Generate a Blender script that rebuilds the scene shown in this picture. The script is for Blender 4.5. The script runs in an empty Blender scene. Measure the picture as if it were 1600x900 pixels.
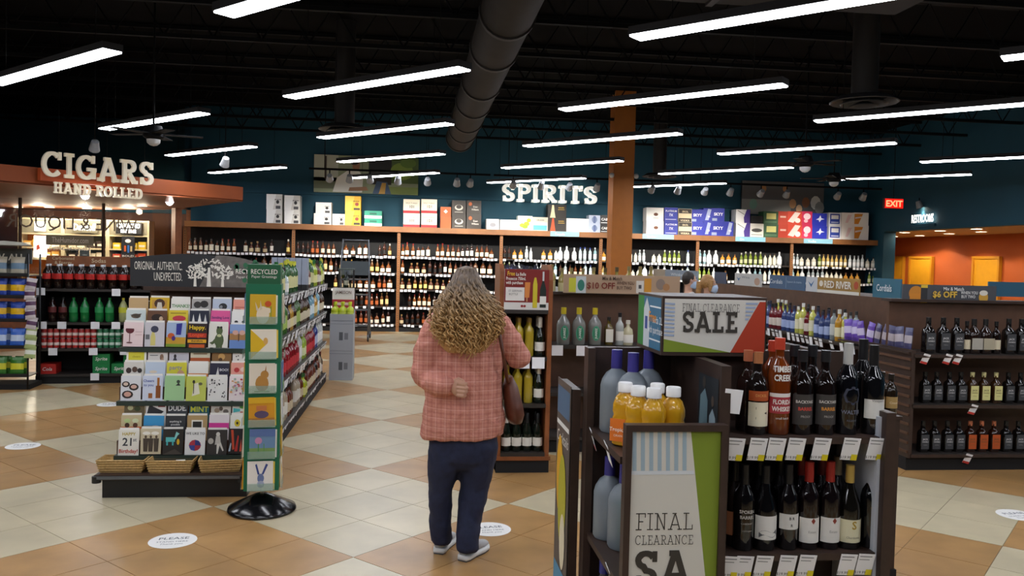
import bpy, math, random
import numpy as np
from mathutils import Vector, Matrix
random.seed(7)
scene = bpy.context.scene
COL = scene.collection
# ---------------------------------------------------------------- camera
FPX, CAMH, ROLL = 1300.0, 1.70, 0.0245
PITCH = math.atan(45.2 / FPX); YAW = math.atan(153 / FPX)
_fh = np.array([math.sin(YAW), math.cos(YAW), 0]); _r0 = np.array([math.cos(YAW), -math.sin(YAW), 0]); _z = np.array([0, 0, 1.0])
_fw = _fh * math.cos(PITCH) - _z * math.sin(PITCH); _u0 = _fh * math.sin(PITCH) + _z * math.cos(PITCH)
_R = _r0 * math.cos(ROLL) + _u0 * math.sin(ROLL); _U = _u0 * math.cos(ROLL) - _r0 * math.sin(ROLL)
_C = np.array([0, 0, CAMH])
def ray(x, y): return _fw + _R * (x - 800) / FPX - _U * (y - 450) / FPX
def at(x, y, Y):                      # point of the store seen at a pixel, at a known distance Y down the store
    d = ray(x, y); return Vector(_C + d * (Y / d[1]))
def onx(x, y, X):                     # same, on a plane of known X
    d = ray(x, y); return Vector(_C + d * (X / d[0]))
def onz(x, y, z=0.0):
    d = ray(x, y); return Vector(_C + d * ((z - CAMH) / d[2]))
def proj(p):
    v = np.array(p) - _C; d = v @ _fw
    return (800 + FPX * (v @ _R) / d, 450 - FPX * (v @ _U) / d, d)
cam = bpy.data.cameras.new('camera'); cam.sensor_width = 36; cam.lens = FPX / 1600 * 36; cam.clip_start = 0.05
cam_o = bpy.data.objects.new('camera', cam); COL.objects.link(cam_o)
cam_o.matrix_world = Matrix(((_R[0], _U[0], -_fw[0], 0), (_R[1], _U[1], -_fw[1], 0), (_R[2], _U[2], -_fw[2], CAMH), (0, 0, 0, 1)))
scene.camera = cam_o
# ---------------------------------------------------------------- world, exposure
w = bpy.data.worlds.new('world'); scene.world = w; w.use_nodes = True
w.node_tree.nodes['Background'].inputs[0].default_value = (0.5, 0.55, 0.65, 1); w.node_tree.nodes['Background'].inputs[1].default_value = 0.015
vs = scene.view_settings; vs.view_transform = 'Standard'; vs.look = 'None'; vs.gamma = 1; vs.use_curve_mapping = False
vs.exposure = 0.18
LAMP_EMIT = 24.0      # ceiling tubes
SPOT_W = 130.0         # track heads
# ---------------------------------------------------------------- materials
def lin(c):
    if isinstance(c, str):
        c = [int(c[i:i + 2], 16) / 255 for i in (0, 2, 4)]
    return tuple((v / 12.92 if v <= 0.04045 else ((v + 0.055) / 1.055) ** 2.4) for v in c) + (1,)
MATS = {}
def mat(name, col='808080', rough=0.5, metal=0.0, noise=0.0, nscale=8.0, bump=0.0, bscale=40.0, emit=0.0, trans=0.0, alpha=1.0, objrand=0.0, spec=0.5, coat=0.0):
    if name in MATS: return MATS[name]
    m = bpy.data.materials.new(name); m.use_nodes = True; nt = m.node_tree; b = nt.nodes['Principled BSDF']; c = lin(col)
    b.inputs['Base Color'].default_value = c; b.inputs['Roughness'].default_value = rough; b.inputs['Metallic'].default_value = metal
    b.inputs['Specular IOR Level'].default_value = spec; b.inputs['Coat Weight'].default_value = coat
    b.inputs['Transmission Weight'].default_value = trans; b.inputs['Alpha'].default_value = alpha
    if emit: b.inputs['Emission Color'].default_value = c; b.inputs['Emission Strength'].default_value = emit
    if noise or bump:
        geo = nt.nodes.new('ShaderNodeNewGeometry')
    if noise or objrand:
        mix = nt.nodes.new('ShaderNodeMix'); mix.data_type = 'RGBA'; mix.blend_type = 'MULTIPLY'; mix.inputs[0].default_value = 1
        mix.inputs[6].default_value = c
        if noise:
            n = nt.nodes.new('ShaderNodeTexNoise'); n.inputs['Scale'].default_value = nscale; n.inputs['Detail'].default_value = 4
            nt.links.new(geo.outputs['Position'], n.inputs['Vector'])
            mr = nt.nodes.new('ShaderNodeMapRange'); mr.inputs[1].default_value = 0.3; mr.inputs[2].default_value = 0.7
            mr.inputs[3].default_value = 1 - noise; mr.inputs[4].default_value = 1 + noise * 0.5
            nt.links.new(n.outputs[0], mr.inputs[0]); src = mr.outputs[0]
        if objrand:
            oi = nt.nodes.new('ShaderNodeObjectInfo'); m2 = nt.nodes.new('ShaderNodeMapRange')
            m2.inputs[3].default_value = 1 - objrand; m2.inputs[4].default_value = 1 + objrand
            nt.links.new(oi.outputs['Random'], m2.inputs[0])
            if noise:
                mu = nt.nodes.new('ShaderNodeMath'); mu.operation = 'MULTIPLY'; nt.links.new(src, mu.inputs[0]); nt.links.new(m2.outputs[0], mu.inputs[1]); src = mu.outputs[0]
            else: src = m2.outputs[0]
        nt.links.new(src, mix.inputs[7]); nt.links.new(mix.outputs[2], b.inputs['Base Color'])
    if bump:
        n2 = nt.nodes.new('ShaderNodeTexNoise'); n2.inputs['Scale'].default_value = bscale; n2.inputs['Detail'].default_value = 5
        nt.links.new(geo.outputs['Position'], n2.inputs['Vector'])
        bp = nt.nodes.new('ShaderNodeBump'); bp.inputs['Strength'].default_value = bump; bp.inputs['Distance'].default_value = 0.01
        nt.links.new(n2.outputs[0], bp.inputs['Height']); nt.links.new(bp.outputs[0], b.inputs['Normal'])
    MATS[name] = m; return m
def pm(c, rough=0.55):                # plain printed / painted colour
    return mat('print_' + c + ('' if rough == 0.55 else '_%d' % (rough * 100)), c, rough)
def gm(c, rough=0.08):                # bottle glass with its contents
    return mat('glass_' + c, c, rough, spec=0.6, coat=0.3)
wood_dark = mat('dark_brown_laminate', '3a2a23', 0.45, noise=0.25, nscale=14)
wood_brown = mat('brown_laminate', '5a3d2c', 0.5, noise=0.2, nscale=10)
wood_red = mat('reddish_wood', '8a4f28', 0.45, noise=0.25, nscale=9)
beam_brown = mat('wall_shelf_brown', '8a5a30', 0.5, noise=0.12)
black_plastic = mat('black_plastic', '17171a', 0.4)
black_matte = mat('black_matte', '101012', 0.8)
shelf_dark = mat('dark_shelf_steel', '2c2724', 0.45)
grey_steel = mat('grey_steel', '6e737a', 0.35, 0.7)
white_tag = mat('white_price_tag', 'f4f5f8', 0.6)
paper_white = mat('white_paper', 'ece9e2', 0.7)
teal_wall = mat('teal_wall_paint', '12475a', 0.75, noise=0.08, nscale=2)
orange_wall = mat('orange_wall_paint', 'b4551c', 0.7, noise=0.08, nscale=1.5)
# ---------------------------------------------------------------- mesh builder
class MB:
    def __init__(s): s.v = []; s.f = []; s.m = []; s.s = []; s.mats = []
    def mi(s, m):
        if m not in s.mats: s.mats.append(m)
        return s.mats.index(m)
    def face(s, idx, m, sm=False): s.f.append(tuple(idx)); s.m.append(s.mi(m)); s.s.append(sm)
    def add(s, vs, fs, m, sm=False):
        b = len(s.v); s.v += [tuple(p) for p in vs]
        for f in fs: s.face([b + i for i in f], m, sm)
        return s
    def box(s, x0, x1, y0, y1, z0, z1, m, M=None):
        vs = [(x, y, z) for z in (z0, z1) for y in (y0, y1) for x in (x0, x1)]
        if M is not None: vs = [tuple(M @ Vector(p)) for p in vs]
        return s.add(vs, [(0, 2, 3, 1), (4, 5, 7, 6), (0, 1, 5, 4), (2, 6, 7, 3), (0, 4, 6, 2), (1, 3, 7, 5)], m)
    def rect(s, x0, x1, z0, z1, m, y=0.0):          # flat face looking towards -Y
        return s.add([(x0, y, z0), (x1, y, z0), (x1, y, z1), (x0, y, z1)], [(0, 1, 2, 3)], m)
    def poly(s, pts, m, y=0.0):
        return s.add([(p[0], y, p[1]) for p in pts], [tuple(range(len(pts)))], m)
    def disc(s, cx, cz, rx, rz, m, y=0.0, n=16, a0=0, a1=2 * math.pi):
        full = abs(a1 - a0) > 6.28
        pts = [(cx + rx * math.cos(a0 + (a1 - a0) * i / n), cz + rz * math.sin(a0 + (a1 - a0) * i / n)) for i in range(n + (0 if full else 1))]
        if not full: pts = [(cx, cz)] + pts
        return s.poly(pts, m, y)
    def prism(s, pts, y0, y1, m):                   # x,z outline extruded along y
        n = len(pts); vs = [(p[0], y0, p[1]) for p in pts] + [(p[0], y1, p[1]) for p in pts]
        return s.add(vs, [tuple(range(n)), tuple(range(2 * n - 1, n - 1, -1))] + [(i, i + n, (i + 1) % n + n, (i + 1) % n) for i in range(n)], m)
    def slab(s, pts, z0, z1, m, M=None):            # x,y outline (ccw) extruded along z
        n = len(pts); vs = [(p[0], p[1], z0) for p in pts] + [(p[0], p[1], z1) for p in pts]
        if M is not None: vs = [tuple(M @ Vector(p)) for p in vs]
        return s.add(vs, [tuple(range(n - 1, -1, -1)), tuple(range(n, 2 * n))] + [(i, (i + 1) % n, (i + 1) % n + n, i + n) for i in range(n)], m)
    def lathe(s, prof, n, m, sq=0.0, M=None, mats=None):
        def ring(r, z):
            o = []
            for i in range(n):
                a = 2 * math.pi * (i + 0.5) / n; c, d = math.cos(a), math.sin(a); k = 1.0
                if sq: k = 1 + sq * (1 / max(abs(c), abs(d)) - 1)
                p = Vector((r * k * c, r * k * d, z)); o.append(tuple(M @ p) if M is not None else tuple(p))
            return o
        prev = None; pd = None
        for i in range(len(prof) - 1):
            (r0, z0), (r1, z1) = prof[i], prof[i + 1]
            d = Vector((r1 - r0, z1 - z0)); mm = mats[i] if mats else m
            if d.length < 1e-7: continue
            share = prev is not None and pd is not None and pd.angle(d) < 0.75
            if share: a = prev
            else: a = len(s.v); s.v += ring(max(r0, 1e-5), z0)
            b = len(s.v); s.v += ring(max(r1, 1e-5), z1)
            for k in range(n):
                k2 = (k + 1) % n; s.face((a + k, a + k2, b + k2, b + k), mm, True)
            prev = b; pd = d
        return s
    def tube(s, pts, r, m, n=6, sm=True, caps=True):
        pts = [Vector(p) for p in pts]; rr = r if isinstance(r, (list, tuple)) else [r] * len(pts)
        base = len(s.v); N = len(pts); up = Vector((0, 0, 1))
        for i, p in enumerate(pts):
            t = (pts[min(i + 1, N - 1)] - pts[max(i - 1, 0)]).normalized()
            a = t.cross(up)
            if a.length < 1e-3: a = t.cross(Vector((0, 1, 0)))
            a.normalize(); b = a.cross(t)
            for k in range(n):
                q = 2 * math.pi * k / n; s.v.append(tuple(p + a * (rr[i] * math.cos(q)) + b * (rr[i] * math.sin(q))))
        for i in range(N - 1):
            for k in range(n):
                k2 = (k + 1) % n; s.face((base + i * n + k, base + i * n + k2, base + (i + 1) * n + k2, base + (i + 1) * n + k), m, sm)
        if caps:
            s.face([base + k for k in range(n - 1, -1, -1)], m); s.face([base + (N - 1) * n + k for k in range(n)], m)
        return s
    def loft(s, rings, m, n=16):                    # rings: (centre, rx, ry[, axis]) stacked, closed ends; ellipses in the plane across the path
        base = len(s.v); N = len(rings); cs = [Vector(r[0]) for r in rings]
        for i, r in enumerate(rings):
            t = (cs[min(i + 1, N - 1)] - cs[max(i - 1, 0)]).normalized()
            if abs(t.z) > 0.6: a = Vector((1, 0, 0)); a = (a - t * a.dot(t)).normalized()
            else: a = t.cross(Vector((0, 0, 1))).normalized()
            b = t.cross(a)
            for k in range(n):
                q = 2 * math.pi * k / n; s.v.append(tuple(cs[i] + a * (r[1] * math.cos(q)) + b * (r[2] * math.sin(q))))
        for i in range(N - 1):
            for k in range(n):
                k2 = (k + 1) % n; s.face((base + i * n + k, base + i * n + k2, base + (i + 1) * n + k2, base + (i + 1) * n + k), m, True)
        s.face([base + k for k in range(n - 1, -1, -1)], m, True); s.face([base + (N - 1) * n + k for k in range(n)], m, True)
        return s
    def ball(s, c, r, m, n=12, M=None):
        rx, ry, rz = r if isinstance(r, (list, tuple)) else (r, r, r); c = Vector(c); k = n // 2
        vs = [c + Vector((rx * math.sin(math.pi * j / k) * math.cos(2 * math.pi * i / n), ry * math.sin(math.pi * j / k) * math.sin(2 * math.pi * i / n), rz * math.cos(math.pi * j / k))) for j in range(k + 1) for i in range(n)]
        if M is not None: vs = [M @ p for p in vs]
        return s.add(vs, [(j * n + i, (j + 1) * n + i, (j + 1) * n + (i + 1) % n, j * n + (i + 1) % n) for j in range(k) for i in range(n)], m, True)
    def text(s, txt, size, x, z, m, y=0.0, align='CENTER', sx=1.0, bold=0.0, wrap=None, shear=0.0, ext=0.0):
        vs, fs = text_data(txt, bold, shear)
        w = max(v[0] for v in vs) if vs else 0
        ox = {'CENTER': -w / 2, 'LEFT': 0, 'RIGHT': -w}[align]
        out = []
        for a, b in vs:
            X = x + (a + ox) * size * sx; Z = z + b * size
            out.append((wrap * math.sin(X / wrap), -wrap * math.cos(X / wrap) + y, Z) if wrap else (X, y, Z))
        return s.add(out, fs, m)
    def mesh(s, name):
        me = bpy.data.meshes.new(name); me.from_pydata(s.v, [], s.f)
        for m in s.mats: me.materials.append(m)
        if s.f: me.polygons.foreach_set('material_index', s.m); me.polygons.foreach_set('use_smooth', s.s)
        me.update(); return me
    def build(s, name, parent=None, loc=(0, 0, 0), rot=0.0, **tags):
        return link(name, s.mesh(name), parent, loc, rot, **tags)
TXT = {}
def text_data(txt, bold=0.0, shear=0.0):
    k = (txt, bold, shear)
    if k not in TXT:
        c = bpy.data.curves.new('t', 'FONT'); c.body = txt; c.size = 1.0; c.resolution_u = 2; c.offset = bold; c.shear = shear; c.fill_mode = 'FRONT'
        o = bpy.data.objects.new('t', c)
        me = bpy.data.meshes.new_from_object(o)
        vs = [(v.co.x, v.co.y) for v in me.vertices]; fs = []
        for p in me.polygons:
            f = list(p.vertices)
            fs.append(tuple(f if p.normal.z > 0 else f[::-1]))
        bpy.data.objects.remove(o); bpy.data.curves.remove(c); bpy.data.meshes.remove(me); TXT[k] = (vs, fs)
    return TXT[k]
def settags(o, label=None, cat=None, group=None, kind=None):
    if label: o['label'] = label
    if cat: o['category'] = cat
    if group: o['group'] = group
    if kind: o['kind'] = kind
    return o
def link(name, data, parent=None, loc=(0, 0, 0), rot=0.0, label=None, cat=None, group=None, kind=None):
    o = bpy.data.objects.new(name, data); COL.objects.link(o); o.location = loc
    o.rotation_euler = rot if isinstance(rot, (tuple, list)) else (0, 0, rot)
    if parent: o.parent = parent
    return settags(o, label, cat, group, kind)
def thing(name, label, cat, loc=(0, 0, 0), rot=0.0, group=None, kind=None):
    return link(name, None, None, loc, rot, label, cat, group, kind)
def copy_tree(o, parent=None, loc=None, rot=None, label=None):
    c = o.copy(); COL.objects.link(c)
    if parent: c.parent = parent
    if loc is not None: c.location = loc
    if rot is not None: c.rotation_euler = (0, 0, rot)
    if label: c['label'] = label
    for ch in list(o.children): copy_tree(ch, c)
    return c
def nth(i):
    i += 1; return '%d%s' % (i, 'th' if 10 < i % 100 < 14 else {1: 'st', 2: 'nd', 3: 'rd'}.get(i % 10, 'th'))
def ordinal(i): return ['first', 'second', 'third', 'fourth', 'fifth', 'sixth', 'seventh', 'eighth', 'ninth', 'tenth', 'eleventh', 'twelfth', 'thirteenth', 'fourteenth', 'fifteenth', 'sixteenth', 'seventeenth', 'eighteenth', 'nineteenth', 'twentieth'][i]
# ---------------------------------------------------------------- slab-serif lettering
def arc(cx, cy, rx, ry, a0, a1, n=12):
    return [(cx + rx * math.cos(math.radians(a0 + (a1 - a0) * i / n)), cy + ry * math.sin(math.radians(a0 + (a1 - a0) * i / n))) for i in range(n + 1)]
def glyph(ch, t, h):      # t stem width, h bar height; unit cap height -> (advance, strokes, rects)
    I = t / 2; S = []; Rr = []
    def serif(x, y, wd=0.2): Rr.append((x - wd, y if y == 0 else 1 - h, x + wd, h if y == 0 else 1))
    if ch == 'I': S = [[(.25, 0), (.25, 1)]]; serif(.25, 0, .22); serif(.25, 1, .22); adv = .5
    elif ch == 'L': S = [[(.25, 0), (.25, 1)]]; serif(.25, 1, .22); Rr += [(.03, 0, .75, h), (.75 - h, 0, .75, .3)]; adv = .78
    elif ch == 'E': S = [[(.25, 0), (.25, 1)]]; Rr += [(.03, 0, .78, h), (.78 - h, 0, .78, .28), (.03, 1 - h, .75, 1), (.75 - h, .74, .75, 1), (.25, .5 - h / 2, .58, .5 + h / 2)]; adv = .82
    elif ch == 'F': S = [[(.25, 0), (.25, 1)]]; serif(.25, 0, .22); Rr += [(.03, 1 - h, .75, 1), (.75 - h, .74, .75, 1), (.25, .5 - h / 2, .58, .5 + h / 2)]; adv = .76
    elif ch == 'T': S = [[(.42, 0), (.42, 1)]]; serif(.42, 0, .22); Rr += [(.02, 1 - h, .82, 1), (.02, .72, .02 + h, 1), (.82 - h, .72, .82, 1)]; adv = .84
    elif ch == 'H': S = [[(.25, 0), (.25, 1)], [(.75, 0), (.75, 1)]]; [serif(x, y) for x in (.25, .75) for y in (0, 1)]; Rr.append((.25, .5 - h / 2, .75, .5 + h / 2)); adv = 1.0
    elif ch == 'N': S = [[(.22, 0), (.22, 1)], [(.75, 0), (.75, 1)], [(.22, 1 - I * .6), (.75, I * .6)]]; serif(.22, 0); serif(.75, 1); Rr.append((.0, 1 - h, .25, 1)); adv = .97
    elif ch == 'A': S = [[(.14, 0), (.48, .97)], [(.86, 0), (.50, .97)]]; serif(.14, 0, .17); serif(.86, 0, .17); Rr += [(.26, .3 - h / 2, .72, .3 + h / 2), (.28, 1 - h, .6, 1)]; adv = 1.0
    elif ch in 'PR':
        S = [[(.25, 0), (.25, 1)], [(.25, 1 - h / 2), (.48, 1 - h / 2)] + arc(.5, .73, .24, .27 - h / 2, 90, -90)[1:] + [(.25, .46 + h / 2)]]
        serif(.25, 0, .21); Rr.append((.03, 1 - h, .3, 1)); adv = .8
        if ch == 'R': S.append([(.46, .46), (.76, I * .5)]); Rr.append((.66, 0, .92, h)); adv = .92
    elif ch == 'D': S = [[(.25, 0), (.25, 1)], [(.25, 1 - h / 2), (.42, 1 - h / 2)] + arc(.44, .5, .38, .5 - h / 2, 90, -90, 16)[1:] + [(.25, h / 2)]]; Rr += [(.03, 0, .3, h), (.03, 1 - h, .3, 1)]; adv = .92
    elif ch == 'O': S = [arc(.48, .5, .38, .5 - h / 2, 90, 450, 28)]; adv = .97
    elif ch in 'CG':
        S = [arc(.48, .5, .38, .5 - h / 2, 50, 320 if ch == 'C' else 345, 20)]; Rr += [(.74, .68, .74 + h, 1)]; adv = .92
        if ch == 'G': Rr += [(.52, .36, .95, .36 + h), (.82 - I, .05, .82 + I, .42)]; adv = .98
    elif ch == 'S':
        S = [arc(.4, .735, .25, .265 - h / 2, 25, 270, 14)[:-1] + arc(.4, .265, .27, .265 - h / 2, 90, -155, 14)]; Rr += [(.6, .68, .6 + h, .98), (.1, .02, .1 + h, .32)]; adv = .78
    else: adv = .4
    return adv, S, Rr
def slab_text(mb, txt, size, x, z, m, y0=0.0, y1=None, t=.2, h=.14, sx=1.0, align='CENTER', gap=.08, M=None):
    adv = [glyph(c, t, h) for c in txt]; W = sum(a[0] + gap for a in adv) * size * sx
    cx = x - (W / 2 if align == 'CENTER' else 0); lay = [0]
    def put(poly):
        P = [(cx + p[0] * size * sx, z + p[1] * size) for p in poly]
        area = sum(P[i][0] * P[(i + 1) % len(P)][1] - P[(i + 1) % len(P)][0] * P[i][1] for i in range(len(P)))
        if area < 0: P = P[::-1]
        lay[0] += 1
        if y1 is None: mb.poly(P, m, y0 - 3e-5 * lay[0])
        else: mb.prism(P, y0, y1, m)
    for a, S, Rr in adv:
        for r in Rr: put([(r[0], r[1]), (r[2], r[1]), (r[2], r[3]), (r[0], r[3])])
        for st in S:
            n = len(st)
            L = []; Rt = []
            for i in range(n):
                p = Vector(st[i]); d = (Vector(st[min(i + 1, n - 1)]) - Vector(st[max(i - 1, 0)])).normalized()
                nrm = Vector((-d.y, d.x)); k = t / 2 if n < 3 or abs(d.y) > .5 else t / 2 * (abs(d.y) + (1 - abs(d.y)) * h / t)
                L.append(p + nrm * k); Rt.append(p - nrm * k)
            for i in range(n - 1): put([L[i], L[i + 1], Rt[i + 1], Rt[i]])
        cx += (a + gap) * size * sx
    return W
# ================================================================ ROOM SHELL
XL, XR, YB, YF, ZC = -14.0, 15.5, 19.35, -5.0, 4.95
ceil_black = mat('black_ceiling_paint', '0b0b0d', 0.9, noise=0.3, nscale=1.2, spec=.08)
dark_wall = mat('dark_wall_paint', '15212a', 0.8)
def struct(name, mb, parent=None, loc=(0, 0, 0), rot=0.0):
    return mb.build(name, parent, loc, rot, kind=None if parent else 'structure')
tile_tan = mat('tan_floor_tile', 'ac8452', 0.30, noise=0.2, nscale=3.5, objrand=0.05, bump=0.03, bscale=9)
tile_beige = mat('beige_floor_tile', 'c2b697', 0.30, noise=0.13, nscale=3.0, objrand=0.04, bump=0.03, bscale=9)
grout = mat('floor_grout', '8f8468', 0.8)
floor = struct('floor', MB().box(XL, XR, YF, 23.5, -0.12, -0.004, grout))
TS = 1.40 / 3; g = 0.0022
def tile_corners(i, j):
    out = []
    for a, b in ((i * TS + g, j * TS + g), ((i + 1) * TS - g, j * TS + g), ((i + 1) * TS - g, (j + 1) * TS - g), (i * TS + g, (j + 1) * TS - g)):
        out.append((-0.31 + (a - b) / math.sqrt(2), 4.70 + (a + b) / math.sqrt(2)))
    return out
def tile_mb(m):
    h = TS / 2 - g; q = math.pi / 4
    pts = [(x * math.cos(q) - y * math.sin(q), x * math.sin(q) + y * math.cos(q)) for x, y in ((-h, -h), (h, -h), (h, h), (-h, h))]
    return MB().slab(pts, -0.004, 0.0, m).mesh('floor_tile')
tile_me = {0: tile_mb(tile_beige), 1: tile_mb(tile_tan)}
near = []; rest = MB()
for i in range(-60, 62):
    for j in range(-60, 62):
        c = tile_corners(i, j); cx = sum(p[0] for p in c) / 4; cy = sum(p[1] for p in c) / 4
        if not (XL + .3 < cx < XR - .3 and YF + .3 < cy < 23): continue
        kind = ((i // 3) + (j // 3)) % 2
        px, py, d = proj((cx, cy, 0))
        if d > 0.5 and -60 < px < 1660 and 440 < py < 960: near.append((d, cx, cy, kind, c))
        else: rest.slab(c, -0.004, 0.0, tile_tan if kind else tile_beige)
near.sort(key=lambda t: t[0])
for d, cx, cy, kind, c in near[:300]: link('floor_tile', tile_me[kind], floor, (cx, cy, 0))
for d, cx, cy, kind, c in near[300:]: rest.slab(c, -0.004, 0.0, tile_tan if kind else tile_beige)
settags(rest.build('floor_tiles', floor), kind='stuff')
# white distancing discs stuck on the floor
sticker_w = mat('white_floor_sticker', 'e9e8e4', 0.5); ink = pm('5b6268')
for px, py, lab in ((270, 845, 'white oval floor sticker with grey print in front of the card rack'), (765, 827, 'white oval floor sticker half hidden behind the woman in the plaid shirt'),
                    (36, 697, 'white oval floor sticker at the left edge of the picture'), (172, 632, 'small white oval floor sticker beside the card rack near the soda shelf'), (1590, 805, 'white oval floor sticker at the right edge before the dark whiskey shelf')):
    p = onz(px, py)
    t = thing('floor_sticker', lab, 'floor sticker', (p.x, p.y, 0.0005), 0.1, 'white distancing stickers on the floor')
    MB().lathe([(0, 0), (.135, 0), (.135, .0012), (0, .0012)], 28, sticker_w).build('disc', t)
    mb = MB().text('PLEASE', .055, 0, .02, ink, bold=.01).text('STAND HERE', .03, 0, -.03, ink).text('Thank you', .03, 0, -.07, ink, shear=.2)
    mb.v = [(v[0], v[2], .0016) for v in mb.v]; mb.build('lettering', t)
# walls
wb = struct('wall_back', MB().box(-4.99, 11.3, YB, YB + .2, 0, ZC, teal_wall).box(-13.9, -4.99, 21.8, 22.0, 2.62, ZC, teal_wall).box(-5.19, -4.99, YB + .2, 21.8, 2.62, ZC, teal_wall).box(-4.99, 11.3, YB - .06, YB, 3.05, 3.11, teal_wall))
struct('wall_left', MB().box(XL - .2, XL, YF, 23.5, 0, ZC, dark_wall))
struct('wall_front', MB().box(XL, XR, YF - .2, YF, 0, ZC, dark_wall))
ceiling = struct('ceiling', MB().box(XL, XR, YF, 23.5, ZC, ZC + .1, ceil_black))
wr = struct('wall_right', MB().box(11.0, 11.25, YF, 13.55, 0, ZC, teal_wall).box(11.0, 11.25, 13.55, 18.55, 2.56, ZC, teal_wall).box(11.0, 11.3, 18.55, YB + .2, 0, ZC, teal_wall))
soffit_tan = mat('tan_soffit', 'b08a5c', 0.7)
struct('trim_1', MB().box(11.25, 13.5, 13.2, 23.2, 2.56, 2.7, soffit_tan))
struct('wall_restroom', MB().box(13.5, 13.7, 13.2, 23.2, 0, 2.56, orange_wall).box(11.3, 13.5, 23.0, 23.2, 0, 2.56, orange_wall).box(11.25, 13.5, 13.2, 13.4, 0, 2.56, orange_wall))
# yellow restroom doors in the orange wall
door_y = mat('yellow_door_paint', 'd89a1e', 0.5, noise=0.05); frame_y = mat('yellow_door_frame', 'c5861a', 0.5)
for n, (x0, x1) in enumerate(((1391, 1414), (1423, 1459), (1522, 1565))):
    a = onx(x0, 403, 13.47); b = onx(x1, 403, 13.47); y0, y1 = b.y, a.y; L = y1 - y0
    d = thing('door_%d' % (n + 1), None, None, (13.47, y0, 0), 0, kind='structure')
    MB().box(-.03, .02, .06, L - .06, .01, 1.98, door_y).build('door_leaf', d)
    fr = MB().box(-.06, .02, 0, .06, 0, 2.04, frame_y).box(-.06, .02, L - .06, L, 0, 2.04, frame_y).box(-.06, .02, .06, L - .06, 1.98, 2.04, frame_y); fr.build('door_frame', d)
    if n == 2: MB().box(-.06, -.03, .12, .16, .95, 1.3, shelf_dark).build('door_handle', d)
# recessed downlights of the restroom soffit
down_em = mat('downlight_glow', 'fff2dc', 0.5, emit=30)
ring_w = mat('downlight_ring', 'e8e0d0', 0.4)
def downlight(p, r, label, group, em=down_em):
    t = thing('downlight', label, 'downlight', p, 0, group)
    MB().lathe([(r, 0), (r * 1.18, 0), (r * 1.18, -.012), (r, -.012)], 18, ring_w).build('trim_ring', t)
    MB().lathe([(0, -.004), (r, -.004), (r, .0), (0, .0)], 18, em).build('lens', t)
for k, (px, py) in enumerate(((1396, 369), (1411, 363), (1437, 368), (1459, 360), (1483, 365), (1511, 357), (1533, 362), (1571, 352))):
    p = onz(px, py, 2.555); r = .11
    downlight((min(max(p.x, 11.45), 13.3), p.y, 2.559), r, '%s recessed downlight from the left in the restroom soffit' % ordinal(k), 'restroom soffit downlights')
    if k % 2 == 0:
        l = bpy.data.lights.new('downlight_lamp', 'SPOT'); l.energy = 75; l.spot_size = 2.4; l.shadow_soft_size = .1; l.color = (1, .85, .65)
        lo = link('downlight_lamp', l, None, (min(max(p.x, 11.5), 13.2), p.y, 2.53))
# ---------------------------------------------------------------- ceiling joists, ducts
joist_m = mat('black_joist_steel', '111214', 0.7, spec=.12)
chord = MB().box(XL, XR, -.03, .03, 0, .05, joist_m).box(XL, XR, -.03, .03, .5, .55, joist_m).mesh('joist_chords')
web = MB()
x = XL
while x < XR - .6:
    web.tube([(x, 0, .03), (x + .3, 0, .52), (x + .6, 0, .03)], .013, joist_m, 4, False, False); x += .6
web = web.mesh('joist_web')
y = 3.3
while y < 19:
    j = link('joist', chord, ceiling, (0, y, ZC - .56)); link('joist_web', web, j); y += 1.55
duct_m = mat('duct_dark_grey', '2b2724', 0.7, noise=0.15, nscale=5, spec=.2); duct_ring = mat('duct_band', '1d1a18', 0.6)
RY = Matrix.Rotation(-math.pi / 2, 4, 'X')     # z axis -> +y
t = thing('air_duct', 'large round dark grey spiral air duct running under the black ceiling', 'air duct', (.8, 3.0, 3.96))
prof = [(.25, 0.0)]; yy = 0.0
MB().lathe([(.25, 0), (.25, 12.8), (0, 12.8)], 28, duct_m, M=RY).build('duct_body', t)
for q in (3.0, 4.6, 5.9, 7.6, 9.0, 10.4, 11.6, 12.75): MB().lathe([(.25, q), (.268, q), (.268, q + .07), (.25, q + .07)], 28, duct_ring, M=RY).build('duct_band', t)
t = thing('branch_duct', 'flat rectangular branch duct crossing the ceiling right of the round duct', 'air duct', (.8, 6.6, 4.0))
MB().box(.26, 3.3, -.28, .28, -.1, .16, duct_m).build('duct_body', t); MB().box(1.6, 1.66, -.3, .3, -.12, .18, duct_ring).build('duct_band', t)
diff_m = mat('diffuser_grey', '4a4a4c', 0.5)
for px, py, z, lab in ((538, 203, 3.45, 'round dark ceiling air diffuser left of the round duct'), (1350, 160, 3.5, 'round dark ceiling air diffuser at the upper right'), (1030, 276, 3.5, 'round dark ceiling air diffuser right of the orange column')):
    p = onz(px, py, z); t = thing('air_diffuser', lab, 'air diffuser', p, 0, 'round ceiling diffusers')
    for r0, r1, zz in ((.36, .27, .0), (.25, .17, -.02), (.15, .02, -.04)): MB().lathe([(r0, zz), (r1, zz + .06), (r1 - .01, zz + .06), (r0 - .012, zz - .008), (r0, zz)], 24, diff_m).build('diffuser_cone', t)
    MB().lathe([(.14, .04), (.14, ZC - p.z)], 14, duct_ring).build('duct_drop', t)
fan_w = mat('fan_white', 'c9c9c9', 0.4)
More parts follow.
